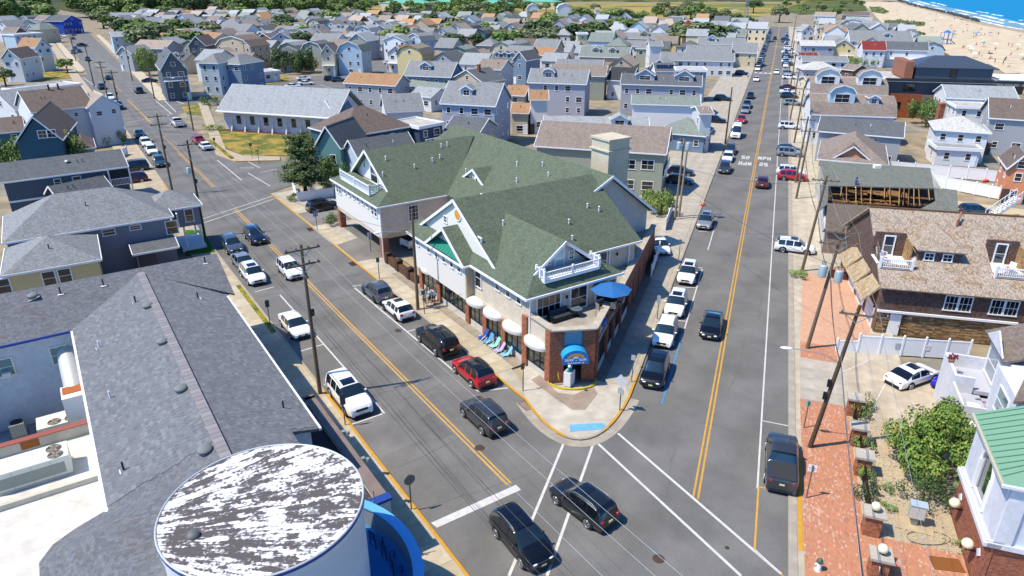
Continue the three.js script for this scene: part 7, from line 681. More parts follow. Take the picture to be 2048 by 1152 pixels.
carPx(236, 210, DN, 'big', N_, 'parked near the side street crosswalk', { far: 1 }); carPx(220, 193, DN, 'suv', W_, 'parked before the white shop', { far: 1 }); carPx(203, 172, DN, 'suv', CH_, 'parked beside the shop corner', { far: 1 }); carPx(277, 179, UP, 'big', K_, 'parked at the kerb of the gabled house', { far: 1 }); carPx(216, 154, UP, 'sedan', CH_, 'driving up the left street', { far: 1 }); carPx(175, 117, DN, 'suv', SB, 'driving down the far left street', { far: 1 }); carPx(164, 89, AZL + 60, 'suv', CH_, 'turning across the far left street', { far: 1 }); carPx(158, 101, DN, 'sedan', N_, 'parked up the far left street', { far: 1 }); carPx(146, 76, UP, 'sedan', M_, 'driving away up the far left street', { far: 1 }); carPx(300, 160, 70, 'sedan', N_, 'parked beside the gabled house porch', { far: 1 }); for (const [x, y, c] of [[147, 68, K_], [137, 62, CH_], [128, 71, W_], [146, 103, BG], [150, 96, D_]]) carPx(x, y, DN, 'suv', c, 'parked in the row far up the left street', { far: 1 });
for (const [x, y, t, c, l] of [[586, 171, 'sedan', W_, 'parked on the bend nearest the hall'], [612, 165, 'sedan', W_, 'parked second on the bend past the hall'], [608, 156, 'sedan', W_, 'parked beside the dark trees on the bend'], [662, 156, 'suv', K_, 'parked on the bend opposite the white ones'], [677, 158, 'suv', SB, 'parked last on the bend'], [786, 133, 'sedan', CH_, 'parked by the curved lawn'], [799, 129, 'suv', CH_, 'parked beyond the curved lawn'], [820, 116, 'suv', K_, 'parked far along the bend'], [779, 124, 'sedan', W_, 'parked on the pale drive'], [664, 126, 'suv', CH_, 'parked below the gambrel house']]) carPx(x, y, 75, t, c, l, { far: 1 });
// right street
carPx(1424, 646, RD, 'sedan', K_, 'driving down the right street', { sun: 1 }); carPx(1311, 735, RD, 'suv', K_, 'parked in the blue marked bay', { sun: 1 }); carPx(1331, 660, RD, 'suv', W_, 'parked behind the black one at the shaded wall', {}); carPx(1353, 603, RD, 'suv', W_, 'with glass roof second along the shaded wall', { sun: 1 }); carPx(1376, 542, RD, 'suv', W_, 'with open roof hatch third along the wall', { sun: 1 }); carPx(1411, 439, RD, 'suv', S_, 'parked before the orange cones', { sun: 1 }); carPx(1565, 914, RU, 'pickup', D_, 'parked at the red brick pavement', {}); carPx(1525, 361, RU, 'suv', M_, 'driving up the right street', {}); carPx(1450, 333, RD, 'suv', D_, 'parked by the painted speed lettering', {}); carPx(1456, 312, RD, 'hatch', W_, 'parked behind the dark grey one', {}); carPx(1461, 297, RD, 'suv', D_, 'parked near the hip roofed cottage', {}); carPx(1473, 261, RD, 'van', W_, 'parked on the west kerb', {}); carPx(1483, 237, RD, 'suv', Rd, 'parked behind the van', {}); carPx(1491, 218, RD, 'suv', S_, 'parked behind the red one', { far: 1 }); carPx(1494, 207, RD, 'pickup', BG, 'parked on the west kerb', { far: 1 }); carPx(1501, 190, RD, 'suv', CH_, 'parked before the crosswalk', { far: 1 }); carPx(1513, 157, RD, 'sedan', W_, 'waiting just past the crosswalk', { far: 1 });
{ const r = rng(9), cs = [W_, CH_, S_, D_, W_, SB, K_, BG, N_]; for (let s = 222, i = 0; s < 430; s += 7.2, i++) if (r() < .85) car(RP(4.7, s + r()), RD, pick(r, ['suv', 'suv', 'sedan']), cs[i % 9], 'parked in the long kerb row beyond the crosswalk', { far: 1 }); for (let s = 236, i = 0; s < 420; s += 7.6, i++) if (r() < .6) car(RP(14, s + r()), RU, 'suv', cs[(i * 5) % 9], 'parked along the far east kerb', { far: 1 }); }
carPx(1590, 490, AZR + 92, 'suv', W_, 'nosed in by the transformer pole', { sun: 1 }); carPx(1586, 350, AZR + 92, 'suv', Rd, 'nosed in beside the slim twin poles', {}); carPx(1582, 340, AZR + 92, 'suv', W_, 'nosed in behind the red one', {}); carPx(1580, 303, AZR + 92, 'suv', S_, 'nosed in before the peach house', {}); carPx(1578, 296, AZR + 92, 'hatch', SB, 'nosed in beside the silver one', {}); carPx(1579, 250, AZR + 92, 'suv', W_, 'nosed in before the long dark roof', {}); for (const [x, y, t, c, l] of [[1586, 204, 'suv', S_, 'nosed in below the gambrel houses'], [1579, 190, 'suv', CH_, 'nosed in below the two dormers'], [1577, 182, 'sedan', W_, 'nosed in beside the charcoal one'], [1576, 173, 'sedan', M_, 'nosed in past the white sedan'], [1579, 153, 'suv', W_, 'nosed in below the tan roof'], [1578, 145, 'suv', S_, 'nosed in by the white hip roof'], [1577, 127, 'suv', SB, 'nosed in by the grey roof'], [1575, 121, 'suv', W_, 'nosed in past the slate one'], [1576, 112, 'suv', CH_, 'nosed in by the red roof'], [1577, 103, 'pickup', W_, 'nosed in by the lavender house'], [1578, 95, 'suv', W_, 'nosed in past the white pickup'], [1567, 81, 'sedan', BG, 'driving on the far right street'], [1571, 78, 'suv', CH_, 'nosed in far up the right street'], [1553, 143, 'hatch', W_, 'driving down near the crosswalk'], [1550, 76, 'suv', CH_, 'parked at the far kerb']]) carPx(x, y, l.includes('driving') || l.includes('kerb') ? RD : AZR + 92, t, c, l, { far: 1 });
carPx(1826, 747, 64, 'sedan', W_, 'parked on the tan lot by the white fence', { sun: 1 }); carPx(1921, 757, 64, 'sedan', '#1b3fd0', 'half hidden behind the white landing', {}); carPx(1360, 358, AZR + 92, 'hatch', D_, 'parked in the drive behind the cream tower', {}); carPx(1362, 341, AZR + 92, 'hatch', N_, 'parked second in the drive behind the cream tower', {}); car(RP(.4, 31.8), AZR + 160, 'sedan', W_, 'peeking past the end of the brick wall', { y: .1 }); for (const [x, y, c] of [[1432, 238, K_], [1446, 195, CH_], [1484, 145, CH_], [1494, 120, BG]]) carPx(x, y, AZR + 92, 'suv', c, 'parked in a front drive on the west side', { far: 1 });
// ---------- trees, shrubs, hedges ----------
const LEAFM = mat('#ffffff', { r: .9, v: 1 });
function leafGeo(seed, n, at, size, cols, up = .3) { // at(r) -> [x,y,z, nx,ny,nz]
  const r = rng(seed), p = [], nn = [], c = [], uv = [], A = new THREE.Vector3(), B = new THREE.Vector3(), N = new THREE.Vector3(), col = new THREE.Color();
  for (let i = 0; i < n; i++) { const q = at(r); N.set(q[3] + (r() - .5) * 1.3, q[4] + up + (r() - .5) * 1.3, q[5] + (r() - .5) * 1.3).normalize(); A.set(r() - .5, r() - .5, r() - .5).cross(N).normalize(); B.copy(N).cross(A); const s = size * (.6 + .8 * r()), l = s * (1.1 + r() * .6); const P = (u, v) => [q[0] + A.x * u + B.x * v, q[1] + A.y * u + B.y * v, q[2] + A.z * u + B.z * v]; const v = [P(-s / 2, 0), P(0, -l / 2), P(s / 2, 0), P(0, l / 2)]; for (const k of [0, 1, 2, 0, 2, 3]) { p.push(...v[k]); nn.push(N.x, N.y, N.z); uv.push(0, 0); } const b = cols[Math.floor(r() * cols.length)], f = .8 + .4 * r(); for (let k = 0; k < 6; k++) c.push(b[0] * f, b[1] * f, b[2] * f); }
  const g = new THREE.BufferGeometry(); g.setAttribute('position', new THREE.Float32BufferAttribute(p, 3)); g.setAttribute('normal', new THREE.Float32BufferAttribute(nn, 3)); g.setAttribute('uv', new THREE.Float32BufferAttribute(uv, 2)); g.setAttribute('color', new THREE.Float32BufferAttribute(c, 3)); return g;
}
const clumps = (seed, k, W, H, y0, cr) => { const r = rng(seed), L = []; for (let i = 0; i < k; i++) { const a = r() * 6.283, e = Math.acos(1 - 1.4 * r()), q = .55 + .45 * r(); L.push([Math.cos(a) * Math.sin(e) * W * q, y0 + H * (.5 + .5 * Math.cos(e) * q), Math.sin(a) * Math.sin(e) * W * q, cr * (.6 + .8 * r())]); } return r2 => { const b = L[Math.floor(r2() * k)], a = r2() * 6.283, z = r2() * 2 - 1, s = Math.sqrt(1 - z * z), R_ = b[3] * Math.cbrt(.3 + .7 * r2()), n = [s * Math.cos(a), z, s * Math.sin(a)]; return [b[0] + n[0] * R_, b[1] + n[1] * R_ * .8, b[2] + n[2] * R_, ...n]; }; };
const GC = { mid: [[.1, .165, .035], [.135, .2, .045], [.075, .13, .03]], light: [[.18, .26, .06], [.15, .22, .05], [.22, .29, .08]], dark: [[.05, .09, .028], [.07, .115, .034], [.04, .07, .024]], pine: [[.07, .12, .035], [.12, .16, .045], [.045, .085, .028]], olive: [[.15, .18, .075], [.18, .21, .095], [.11, .135, .055]], warm: [[.13, .22, .035], [.17, .27, .045], [.09, .17, .028], [.15, .24, .035], [.11, .2, .03], [.22, .24, .05]] };
const BARK = mat('#5a4a3c', { t: 'wood', r: .95 }), TG = {};
function treeGeo(kind, v) { const k = kind + v; if (TG[k]) return TG[k]; const H = 1; return TG[k] = { crown: leafGeo(v * 31 + kind.length, 900, clumps(v * 7 + 3, 16, .36, .62, .3, .15), .075, GC[kind]), trunk: merge([tube([0, -.02, 0], [.01, .45, 0], .035, .02, 7), tube([0, .3, 0], [.15, .6, .05], .016, .008, 5), tube([0, .34, 0], [-.14, .62, -.06], .016, .008, 5), tube([.01, .4, 0], [.02, .7, -.12], .014, .007, 5)]) }; }
function tree(p, h, kind, label, o = {}) { const g = treeGeo(kind, o.v ?? 1), t = thing('tree', label, 'tree', o.group || label); t.position.set(p[0], 0, p[1]); t.rotation.y = o.ry || 0; t.scale.set(h * (o.w || 1), h, h * (o.w || 1)); part(t, 'trunk', g.trunk, BARK); part(t, 'crown', g.crown, LEAFM); return t; }
function bush(p, w, h, kind, label, o = {}) { const t = thing(o.name || 'shrub', label, o.cat || 'shrub', o.group); t.position.set(p[0], o.y ?? .08, p[1]); if (o.az) t.rotation.y = R(90 - o.az); part(t, 'foliage', leafGeo(o.seed || 7, o.n || 900, clumps(o.seed || 5, o.k || 12, 1, 1, 0, o.cr || .4), o.s || .09, GC[kind]).scale(w, h, o.d || w), LEAFM); part(t, 'stem', tube([0, -.05, 0], [0, h * .6, 0], .05, .03, 6), BARK); return t; }
// the evergreen beside the cream building, branch by branch
{
  const p = G(612, 392), t = thing('evergreen_tree', 'dark shaggy evergreen tree beside the white fence and cream building', 'tree'); t.position.set(p[0], 0, p[1]); t.scale.setScalar(1.15); part(t, 'trunk', tube([0, 0, 0], [.2, 8.2, 0], .28, .06, 9), BARK); const r = rng(17); const B = []; for (let i = 0; i < 64; i++) { const y = 1.2 + r() * 6.6, a = r() * 6.283, L = (4.1 - y * .36) * (.6 + .5 * r()); B.push([y, a, L]); } const tw = B.map(([y, a, L]) => tube([.02 * y, y, 0], [Math.cos(a) * L, y + L * .28, Math.sin(a) * L], .05, .015, 5)); part(t, 'branch', tw, BARK); const at = r2 => { const b = B[Math.floor(r2() * B.length)], u = .25 + .8 * r2(), q = .3 + .35 * u * (1 - u * .4); return [Math.cos(b[1]) * b[2] * u + (r2() - .5) * q * 2.2, b[0] + b[2] * .28 * u + (r2() - .3) * q * 1.4, Math.sin(b[1]) * b[2] * u + (r2() - .5) * q * 2.2, Math.cos(b[1]) * .4, .7, Math.sin(b[1]) * .4]; }; const g = leafGeo(44, 15000, at, .16, GC.pine); part(t, 'crown', g, LEAFM);
}
bush(G(672, 372), 2.4, 4.4, 'mid', 'bright green leafy tree beside the teal wing', { n: 2600, seed: 21, s: .07, name: 'tree', cat: 'tree' }); bush(G(590, 402), 1.2, 1, 'light', 'low pale shrub at the pavement corner below the evergreen', { seed: 3 }); bush(G(664, 452), .9, 1.5, 'mid', 'leafy planter shrub beside the carport pillar', { seed: 4 });
bush(G(1868, 940), 2.9, 4, 'warm', 'large spreading shrub with orange blooms over the gravel garden', { n: 14000, seed: 33, s: .042, cr: .3, k: 30 }); bush(G(1842, 1010), 1.5, 1.6, 'dark', 'dark lower shrub behind the metal letterbox', { n: 1800, seed: 35, s: .06 }); bush(G(1895, 880), 1.8, 2.6, 'warm', 'second spreading shrub before the white landing walls', { n: 3000, seed: 36, s: .06 });
for (const [x, y, w, h, l] of [[1718, 838, .7, 1.1, 'small shrub beside the pier next to the parking lot'], [1724, 905, .7, 1.1, 'round shrub inside the iron fence near the second pier'], [1726, 820, .7, 1.3, 'upright shrub between the parking lot and pier'], [1728, 965, .6, .9, 'yellow green shrub by the middle pier'], [1733, 1000, .7, 1.1, 'loose dark shrub inside the long iron fence'], [1770, 985, .45, .6, 'tiny bright shrub alone on the gravel bed'], [1775, 1020, .5, .4, 'sparse dry plant on the gravel bed'], [1600, 556, 1.1, .7, 'bright green bush around the foot of the leaning pole'], [1918, 1098, .4, .5, 'potted flowers beside the arched doorway']]) bush(G(x, y), w, h, /dark|loose/.test(l) ? 'dark' : 'light', l, { n: 700, s: .1, seed: Math.round(x) });
// planting and hedge beyond the brown roofed house, by the poles
for (const [x, y, w, h, i] of [[1308, 425, 1.4, 2.6, 0], [1322, 432, 1.5, 2.8, 1], [1292, 418, 1.2, 2.4, 2], [1332, 415, 1.2, 2.2, 3]]) bush(G(x, y), w, h, 'light', ['tall leafy bush under the olive house window', 'tall leafy bush next to the twin poles', 'tall leafy bush at the cream tower corner', 'leafy bush behind the planting at the drive'][i], { n: 1300, seed: 60 + i, s: .1 });
for (let i = 0; i < 6; i++) { const q = G(6 + i * 30, 352 - i * 3); bush(q, 2.3, 5.2, i % 2 ? 'light' : 'mid', 'rounded green hedge tree between the teal gable and blue house', { n: 2200, seed: 80 + i, s: .08, group: 'hedge trees behind the blue house', name: 'hedge_tree', cat: 'tree' }); }
bush(G(232, 287), 2.2, 2.8, 'light', 'round green tree on the corner by the side street crosswalk', { n: 2200, seed: 90, s: .08, name: 'tree', cat: 'tree' }); bush(G(428, 262), 1.6, 1.1, 'light', 'low shrub at the corner of the long hall', { n: 900, seed: 91 }); bush(G(420, 210), 2, 2, 'mid', 'shrub at the gable end of the long hall', { n: 900, seed: 92 }); bush(G(1842, 250), 3.2, 5, 'mid', 'round dark green tree behind the brick chimney', { n: 2600, seed: 93, s: .07, name: 'tree', cat: 'tree' }); bush(G(298, 150), 3.6, 7.5, 'light', 'bright yellow green tree before the dark grey gabled house', { n: 3000, seed: 94, s: .07, name: 'tree', cat: 'tree' });
for (const [x, y, i] of [[565, 145, 0], [590, 147, 1], [618, 145, 2]]) bush(G(x, y), 4, 6.5, 'dark', 'dark conifer in the clump beside the white cottage', { n: 2200, seed: 95 + i, s: .08, name: 'tree', cat: 'tree', group: 'dark conifers by the cottage' }); for (const [x, y, i] of [[340, 178, 0], [360, 180, 1], [328, 170, 2]]) bush(G(x, y), 1.2, i < 2 ? 1 : 3.6, i < 2 ? 'light' : 'dark', ['low yellow shrub before the gabled house', 'round clipped shrub before the gabled house', 'slim dark shrub at the gabled house porch'][i], { n: 700, seed: 100 + i }); for (const [x, y, i] of [[1712, 138, 0], [1735, 134, 1], [1690, 134, 2]]) bush(G(x, y), 2.6, 3.4, 'light', 'leafy shrub among the yards near the red roof', { n: 900, seed: 104 + i, group: 'yard shrubs near the red roof' });
// lawns
struct('dry_lawn', block([G(404, 250), G(440, 252), G(640, 274), G(625, 312), G(486, 312), G(450, 296)], -.02, .12), mat('#bcb58c', { t: 'grass', r: .95 })); struct('green_lawn', block([G(372, 462), G(404, 462), G(432, 506), G(372, 512)], -.02, .14), mat('#8fc84a', { t: 'green', r: .95 })); struct('verge', block([G(416, 282), G(424, 280), G(470, 318), G(462, 320)], 0, .14), mat('#b8b058', { t: 'grass', r: .95 })); struct('verge', block(poly(LP, [[-16.3, 21], [-15.85, 21], [-15.85, 34], [-16.3, 34]]), 0, .16), mat('#a8b048', { t: 'grass', r: .95 })); struct('dry_lawn', block([G(360, 212), G(420, 208), G(420, 232), G(374, 228)], -.02, .11), mat('#bcb58c', { t: 'grass', r: .95 })); struct('green_lawn', block([G(672, 134), G(700, 130), G(732, 132), G(712, 140), G(684, 139)], -.02, .12), mat('#9ccc50', { t: 'green', r: .95 })); struct('dry_lawn', block([G(0, 152), G(150, 138), G(165, 152), G(90, 162), G(0, 162)], -.02, .1), mat('#c8ba84', { t: 'grass', r: .95 })); struct('dry_lawn', block([G(520, 158), G(572, 152), G(582, 162), G(530, 170)], -.02, .1), mat('#bcb58c', { t: 'grass', r: .95 })); struct('front_drive', block(poly(RP, [[-6, 36], [1, 36], [1, 200], [-6, 200]]), -.05, .094), concM('#cbbfa9'));
{ const r = rng(66), g = []; for (let i = 0; i < 2600; i++) { const u = r(), v = r(), a = G(378 + v * 10, 464 + v * 46), b = G(400 + v * 30, 464 + v * 44), x = a[0] + (b[0] - a[0]) * u, z = a[1] + (b[1] - a[1]) * u; g.push(slab([[x, .13, z], [x + .03, .13, z + .01], [x + (r() - .5) * .1, .13 + .06 + r() * .07, z + (r() - .5) * .1]], .004)); } const o = solo('grass', g, mat('#5f8f2c', { r: .95 }), 'short mown grass on the small corner lawn', 'grass'); o.userData.kind = 'stuff'; }
// ---------- people ----------
function bodyMesh(bones, res, m) { let lo = [1e9, 1e9, 1e9], hi = [-1e9, -1e9, -1e9]; for (const b of bones) for (const q of [b[0], b[1]]) for (let i = 0; i < 3; i++) { lo[i] = Math.min(lo[i], q[i] - .24); hi[i] = Math.max(hi[i], q[i] + .24); } const S = Math.max(hi[0] - lo[0], hi[1] - lo[1], hi[2] - lo[2]) / 2, C = lo.map((v, i) => (v + hi[i]) / 2); const mc = new MarchingCubes(res, mat('#fff'), false, false, 60000); mc.isolation = 0; const f = mc.field, n = res, A = new THREE.Vector3(), B = new THREE.Vector3(), Q = new THREE.Vector3(), bb = bones.map(b => [V3(b[0]), V3(b[1]).sub(V3(b[0])), b[2], b[3]]);
  for (let k = 0; k < n; k++) for (let j = 0; j < n; j++) for (let i = 0; i < n; i++) { Q.set(C[0] + ((i - n / 2) / (n / 2)) * S, C[1] + ((j - n / 2) / (n / 2)) * S, C[2] + ((k - n / 2) / (n / 2)) * S); let d = 9; for (const [a, v, r0, r1] of bb) { A.copy(Q).sub(a); const t = Math.max(0, Math.min(1, A.dot(v) / Math.max(1e-6, v.lengthSq()))); const e = A.addScaledVector(v, -t).length() - (r0 + (r1 - r0) * t); const kk = .035, h = Math.max(0, Math.min(1, .5 + .5 * (d - e) / kk)); d = d + (e - d) * h - kk * h * (1 - h); } f[i + j * n + k * n * n] = -d; }
  mc.update(); const c = mc.count, g = new THREE.BufferGeometry(); const P = new Float32Array(c * 3), N = new Float32Array(c * 3); for (let i = 0; i < c; i++) for (let q = 0; q < 3; q++) { P[i * 3 + q] = mc.positionArray[i * 3 + q] * S + C[q]; N[i * 3 + q] = mc.normalArray[i * 3 + q]; } g.setAttribute('position', new THREE.BufferAttribute(P, 3)); g.setAttribute('normal', new THREE.BufferAttribute(N, 3)); g.setAttribute('uv', new THREE.BufferAttribute(new Float32Array(c * 2), 2)); g.computeVertexNormals(); return g; }
const PG = {};
function poseGeo(kind) { if (PG[kind]) return PG[kind]; const st = kind === 'walk' ? .2 : .02, sit = kind === 'sit'; // z forward
  const hip = sit ? .5 : .92, kn = s => sit ? [s * .11, .5, .42] : [s * .1, .5, s * st * .9], an = s => sit ? [s * .11, .08, .5] : [s * .1, .08, s * st * 1.6 - (s < 0 ? .06 : 0)], sh = hip + .5, nk = hip + .58, hd = hip + .74, el = s => [s * .27, hip + .2, -s * st * .6 - .02], wr = s => [s * .25, hip - .02, -s * st + .1];
  const legs = [], arms = [], torso = [[[0, hip, 0], [0, hip + .28, 0], .13, .12], [[-.1, hip + .42, 0], [.1, hip + .42, 0], .11, .11], [[-.16, sh, 0], [.16, sh, 0], .065, .065], [[-.07, hip, 0], [.07, hip, 0], .12, .12]]; for (const s of [-1, 1]) { legs.push([[s * .09, hip, 0], kn(s), .085, .058], [kn(s), an(s), .055, .038], [an(s), [an(s)[0], .04, an(s)[2] + .15], .04, .035]); arms.push([[s * .18, sh, 0], el(s), .052, .04], [el(s), wr(s), .038, .028]); const w = wr(s); for (let f = 0; f < 4; f++) arms.push([w, [w[0] - s * .01, w[1] - .13, w[2] + .02 * f - .03], .018, .01]); arms.push([w, [w[0] - s * .03, w[1] - .08, w[2] + .05], .016, .01]); }
  const head = [[[0, nk, 0], [0, hd - .06, .01], .052, .052], [[0, hd - .02, .01], [0, hd + .07, 0], .078, .092], [[0, hd - .07, .04], [0, hd - .05, .05], .05, .045], [[0, hd, .09], [0, hd - .02, .105], .016, .018], [[-.088, hd, 0], [-.09, hd + .02, -.01], .018, .014], [[.088, hd, 0], [.09, hd + .02, -.01], .018, .014]];
  const gr = (l, e) => l.map(b => [b[0], b[1], b[2] + e, b[3] + e]); return PG[kind] = { body: bodyMesh([...torso, ...legs, ...arms, ...head], 72), shirt: bodyMesh([...gr(torso, .018), ...[-1, 1].map(s => [[s * .18, sh, 0], [s * .24, hip + .34, -s * st * .3], .072, .068])], 44), shorts: bodyMesh([[[-.07, hip, 0], [.07, hip, 0], .145, .145], ...[-1, 1].map(s => [[s * .09, hip - .02, 0], [s * .098, (hip + kn(s)[1] * 1.3) / 2.3, kn(s)[2] * .7], .115, .1])], 40), hair: bodyMesh([[[0, hd + .05, -.02], [0, hd + .09, -.02], .1, .1], [[0, hd, -.06], [0, hd - .05, -.06], .07, .06]], 28), eyes: merge([ball(-.033, hd + .01, .088, .012, 1, 6, 5), ball(.033, hd + .01, .088, .012, 1, 6, 5)]), mouth: bx(-.025, .025, hd - .065, hd - .055, .088, .1) }; }
const SKIN = ['#c98f6c', '#d8a583', '#a86d4c'].map(c => mat(c, { r: .6 }));
function person(p, az, kind, shirt, shorts, hair, label, y = .13, o = {}) { const g = poseGeo(kind), t = thing('person', label, 'person', o.group); t.position.set(p[0], y, p[1]); t.rotation.y = R(180 - az); if (o.s) t.scale.setScalar(o.s); part(t, 'body', g.body, SKIN[o.k || 0]); part(t, 'shirt', g.shirt, mat(shirt, { r: .9 })); part(t, 'shorts', g.shorts, mat(shorts, { r: .9 })); part(t, 'hair', g.hair, mat(hair, { r: .9 })); if (!o.far) { part(t, 'eyes', g.eyes, BLACK); part(t, 'mouth', g.mouth, mat('#8a4038')); for (const s of [-1, 1]) { const st = kind === 'walk' ? .2 : .02; part(t, 'shoe', mv(ball(0, 0, 0, .055, .7, 8, 6).scale(1, 1, 2.3), s * .1, .035, s * st * 1.6 - (s < 0 ? .06 : 0) + .06), mat(o.shoe || '#e8e8e8', { r: .7 })); } } return t; }
person(G(806, 1120), AZL + 165, 'walk', '#2f6f7c', '#5a5f68', '#1a1512', 'person in teal shirt and pink shoes walking beside the curved wall', .15, { shoe: '#e08a8a', k: 1 });
[[850, 616, -60, '#c9ccd0', '#6a8a86', 'person in pale shirt and grey green shorts in the shopper group'], [860, 612, -120, '#8fa8b4', '#2a2e38', 'person in blue grey top and dark shorts in the shopper group'], [868, 610, 150, '#e0e2e4', '#3a4450', 'person in white top standing nearest the shop pillar'], [856, 606, 40, '#3a4a5c', '#c9c2b4', 'person in dark top with light shorts behind the shopper group']].forEach(([x, y, a, s, h, l], i) => person(G(x, y), a, i % 2 ? 'walk' : 'stand', s, h, ['#2a1c14', '#4a3424', '#1a1512', '#6a4a2c'][i], l, .14, { k: i % 3 }));
person(G(245, 272), AZL, 'walk', '#a82a34', '#3a4a6a', '#2a1c14', 'person in red shirt walking near the corner tree', .13); person(G(252, 274), AZL, 'walk', '#4a6a4a', '#2a3448', '#4a3424', 'person in green shirt walking near the corner tree', .13); person(G(1711, 374, 4.8), AZR + 60, 'sit', '#1f4a8a', '#2a3040', '#2a1c14', 'worker in blue shirt crouching on the opened roof', 4.72, { k: 1 }); person(G(221, 232), AZL, 'walk', '#b03038', '#20242c', '#2a1c14', 'person in red top at the side street crosswalk', .05); person(G(1496, 158), RD, 'walk', '#c8ccd0', '#2a3448', '#2a1c14', 'person in white shirt on the west pavement by the crosswalk', .1, { far: 1 });
// ---------- far town, woods, meadow, beach and sea ----------
const proj = (p, h = 0) => { const dy = h - CH, zc = -p[1] * CP - dy * SP, yc = dy * CP - p[1] * SP; return [1024 + F * p[0] / zc, 576 - F * yc / zc]; };
const px = l => l.map(a => G(...a));
struct('meadow', sheet(px([[1028, 36], [1200, 32], [1490, 40], [1600, 16], [1640, 4], [1500, 6], [1028, 7], [700, 14], [820, 26]]), -.02), mat('#cfc592', { t: 'meadow', r: .95 })); struct('meadow', sheet(px([[1024, 4], [1700, 3], [1700, -22], [300, -22], [300, 4]]), -.022), mat('#8f9a68', { t: 'meadow', r: .95 })); struct('scrub', sheet(px([[1600, 30], [1735, 22], [1722, -6], [1640, -6], [1560, 20]]), -.016), mat('#7f8f4c', { t: 'meadow', r: .95 })); struct('far_road', sheet(px([[1390, 36], [1470, 18], [1480, 19], [1402, 37]]), -.01), mat('#b3aa98', { t: 'concrete' })); struct('creek', sheet(px([[1024, 33], [1140, 31], [1140, 29], [700, 22], [700, 24]]), -.008), mat('#5d6f78', { r: .15 }));
// beach and sea
const shore = [[1776, -26], [1782, -12], [1796, 0], [1830, 11], [1880, 22], [1920, 32], [1956, 42], [2000, 52], [2048, 60], [2140, 78], [2400, 132], [2900, 250]];
struct('beach', sheet([...px([[1700, -26], [1716, 0], [1738, 18], [1762, 44], [1790, 62], [1836, 84], [1868, 108], [1900, 124], [1978, 128], [2048, 168], [2300, 260], [2900, 420]]), ...px(shore.map(([x, y]) => [x + 6, y - 2])).reverse()], .02), mat('#dccdb2', { t: 'sand', r: .95 }));
const band = (d0, d1, y, m, nm) => { const q = shore.map(([x, y]) => G(x, y)); const n = q.map((p, i) => { const a = q[Math.max(0, i - 1)], b = q[Math.min(q.length - 1, i + 1)], d = dirAz(azOf(a, b) - 90); return d; }); const A = q.map((p, i) => [p[0] + n[i][0] * d0, p[1] + n[i][1] * d0]), B = q.map((p, i) => [p[0] + n[i][0] * d1, p[1] + n[i][1] * d1]); struct(nm, sheet([...A, ...B.reverse()], y), m); };
band(-9, 2, .03, mat('#a8946f', { r: .45 }), 'wet_sand'); band(0, 26, .04, mat('#7d9fa6', { t: 'sand', r: .3 }), 'shallow_water');
{ const q = px(shore), s = new THREE.MeshPhysicalMaterial({ color: new THREE.Color('#1478a6'), roughness: .7, specularIntensity: .25, bumpMap: T.water, bumpScale: .3 }); const B = [[9000, -6000], [9000, 400]]; struct('sea', sheet([...q.map(p => [p[0] + 9, p[1]]), [q[q.length - 1][0] + 300, 400], B[1], B[0], [q[0][0] + 9, -6000]], .034), s); }
{ const r = rng(5), g = [], q = []; for (let i = 0; i < shore.length - 1; i++) { const a = G(...shore[i]), b = G(...shore[i + 1]); for (let k = 0; k < 14; k++) { const t = k / 14; q.push([a[0] + (b[0] - a[0]) * t, a[1] + (b[1] - a[1]) * t]); } } for (const [off, w0, prob] of [[1, 2.5, .9], [9, 3.5, .6], [19, 4, .5], [32, 3, .28]]) for (let i = 1; i < q.length - 1; i++) if (vn(i * .35 + off, off, 256, 3) < prob) { const d = dirAz(azOf(q[i - 1], q[i + 1]) - 90), u = dirAz(azOf(q[i - 1], q[i + 1])), L = Math.hypot(q[i + 1][0] - q[i][0], q[i + 1][1] - q[i][1]); const c = [q[i][0] + d[0] * (off + r() * 2), q[i][1] + d[1] * (off + r() * 2)], n = 9, pts = []; for (let k = 0; k < n; k++) { const a = k / n * 6.283, e = L * .62 * (.8 + .4 * r()), f = w0 * (.4 + .8 * r()) * .6; pts.push([c[0] + u[0] * Math.cos(a) * e + d[0] * Math.sin(a) * f, c[1] + u[1] * Math.cos(a) * e + d[1] * Math.sin(a) * f]); } g.push(sheet(pts, .05 + r() * .01)); } const o = solo('surf_foam', g, mat('#eef2f3', { r: .8 }), 'white breaking surf foam along the shoreline', 'foam'); o.userData.kind = 'stuff'; }
{ const r = rng(6), g = []; for (let i = 0; i < 260; i++) { const t = r(), k = Math.min(6, Math.floor(2 + t * 4)), a = shore[k], f = r(), b = shore[k + 1]; const p = G(a[0] + (b[0] - a[0]) * f + (r() - .5) * 4, a[1] + (b[1] - a[1]) * f + (r() - .2) * 2.4); g.push(mv(new THREE.DodecahedronGeometry(.6 + r() * .9, 0), p[0], .2, p[1], r() * 6)); } const o = solo('jetty_rocks', g, mat('#3a3a38', { r: .95 }), 'line of dark boulders at the water edge', 'rocks'); o.userData.kind = 'stuff'; }
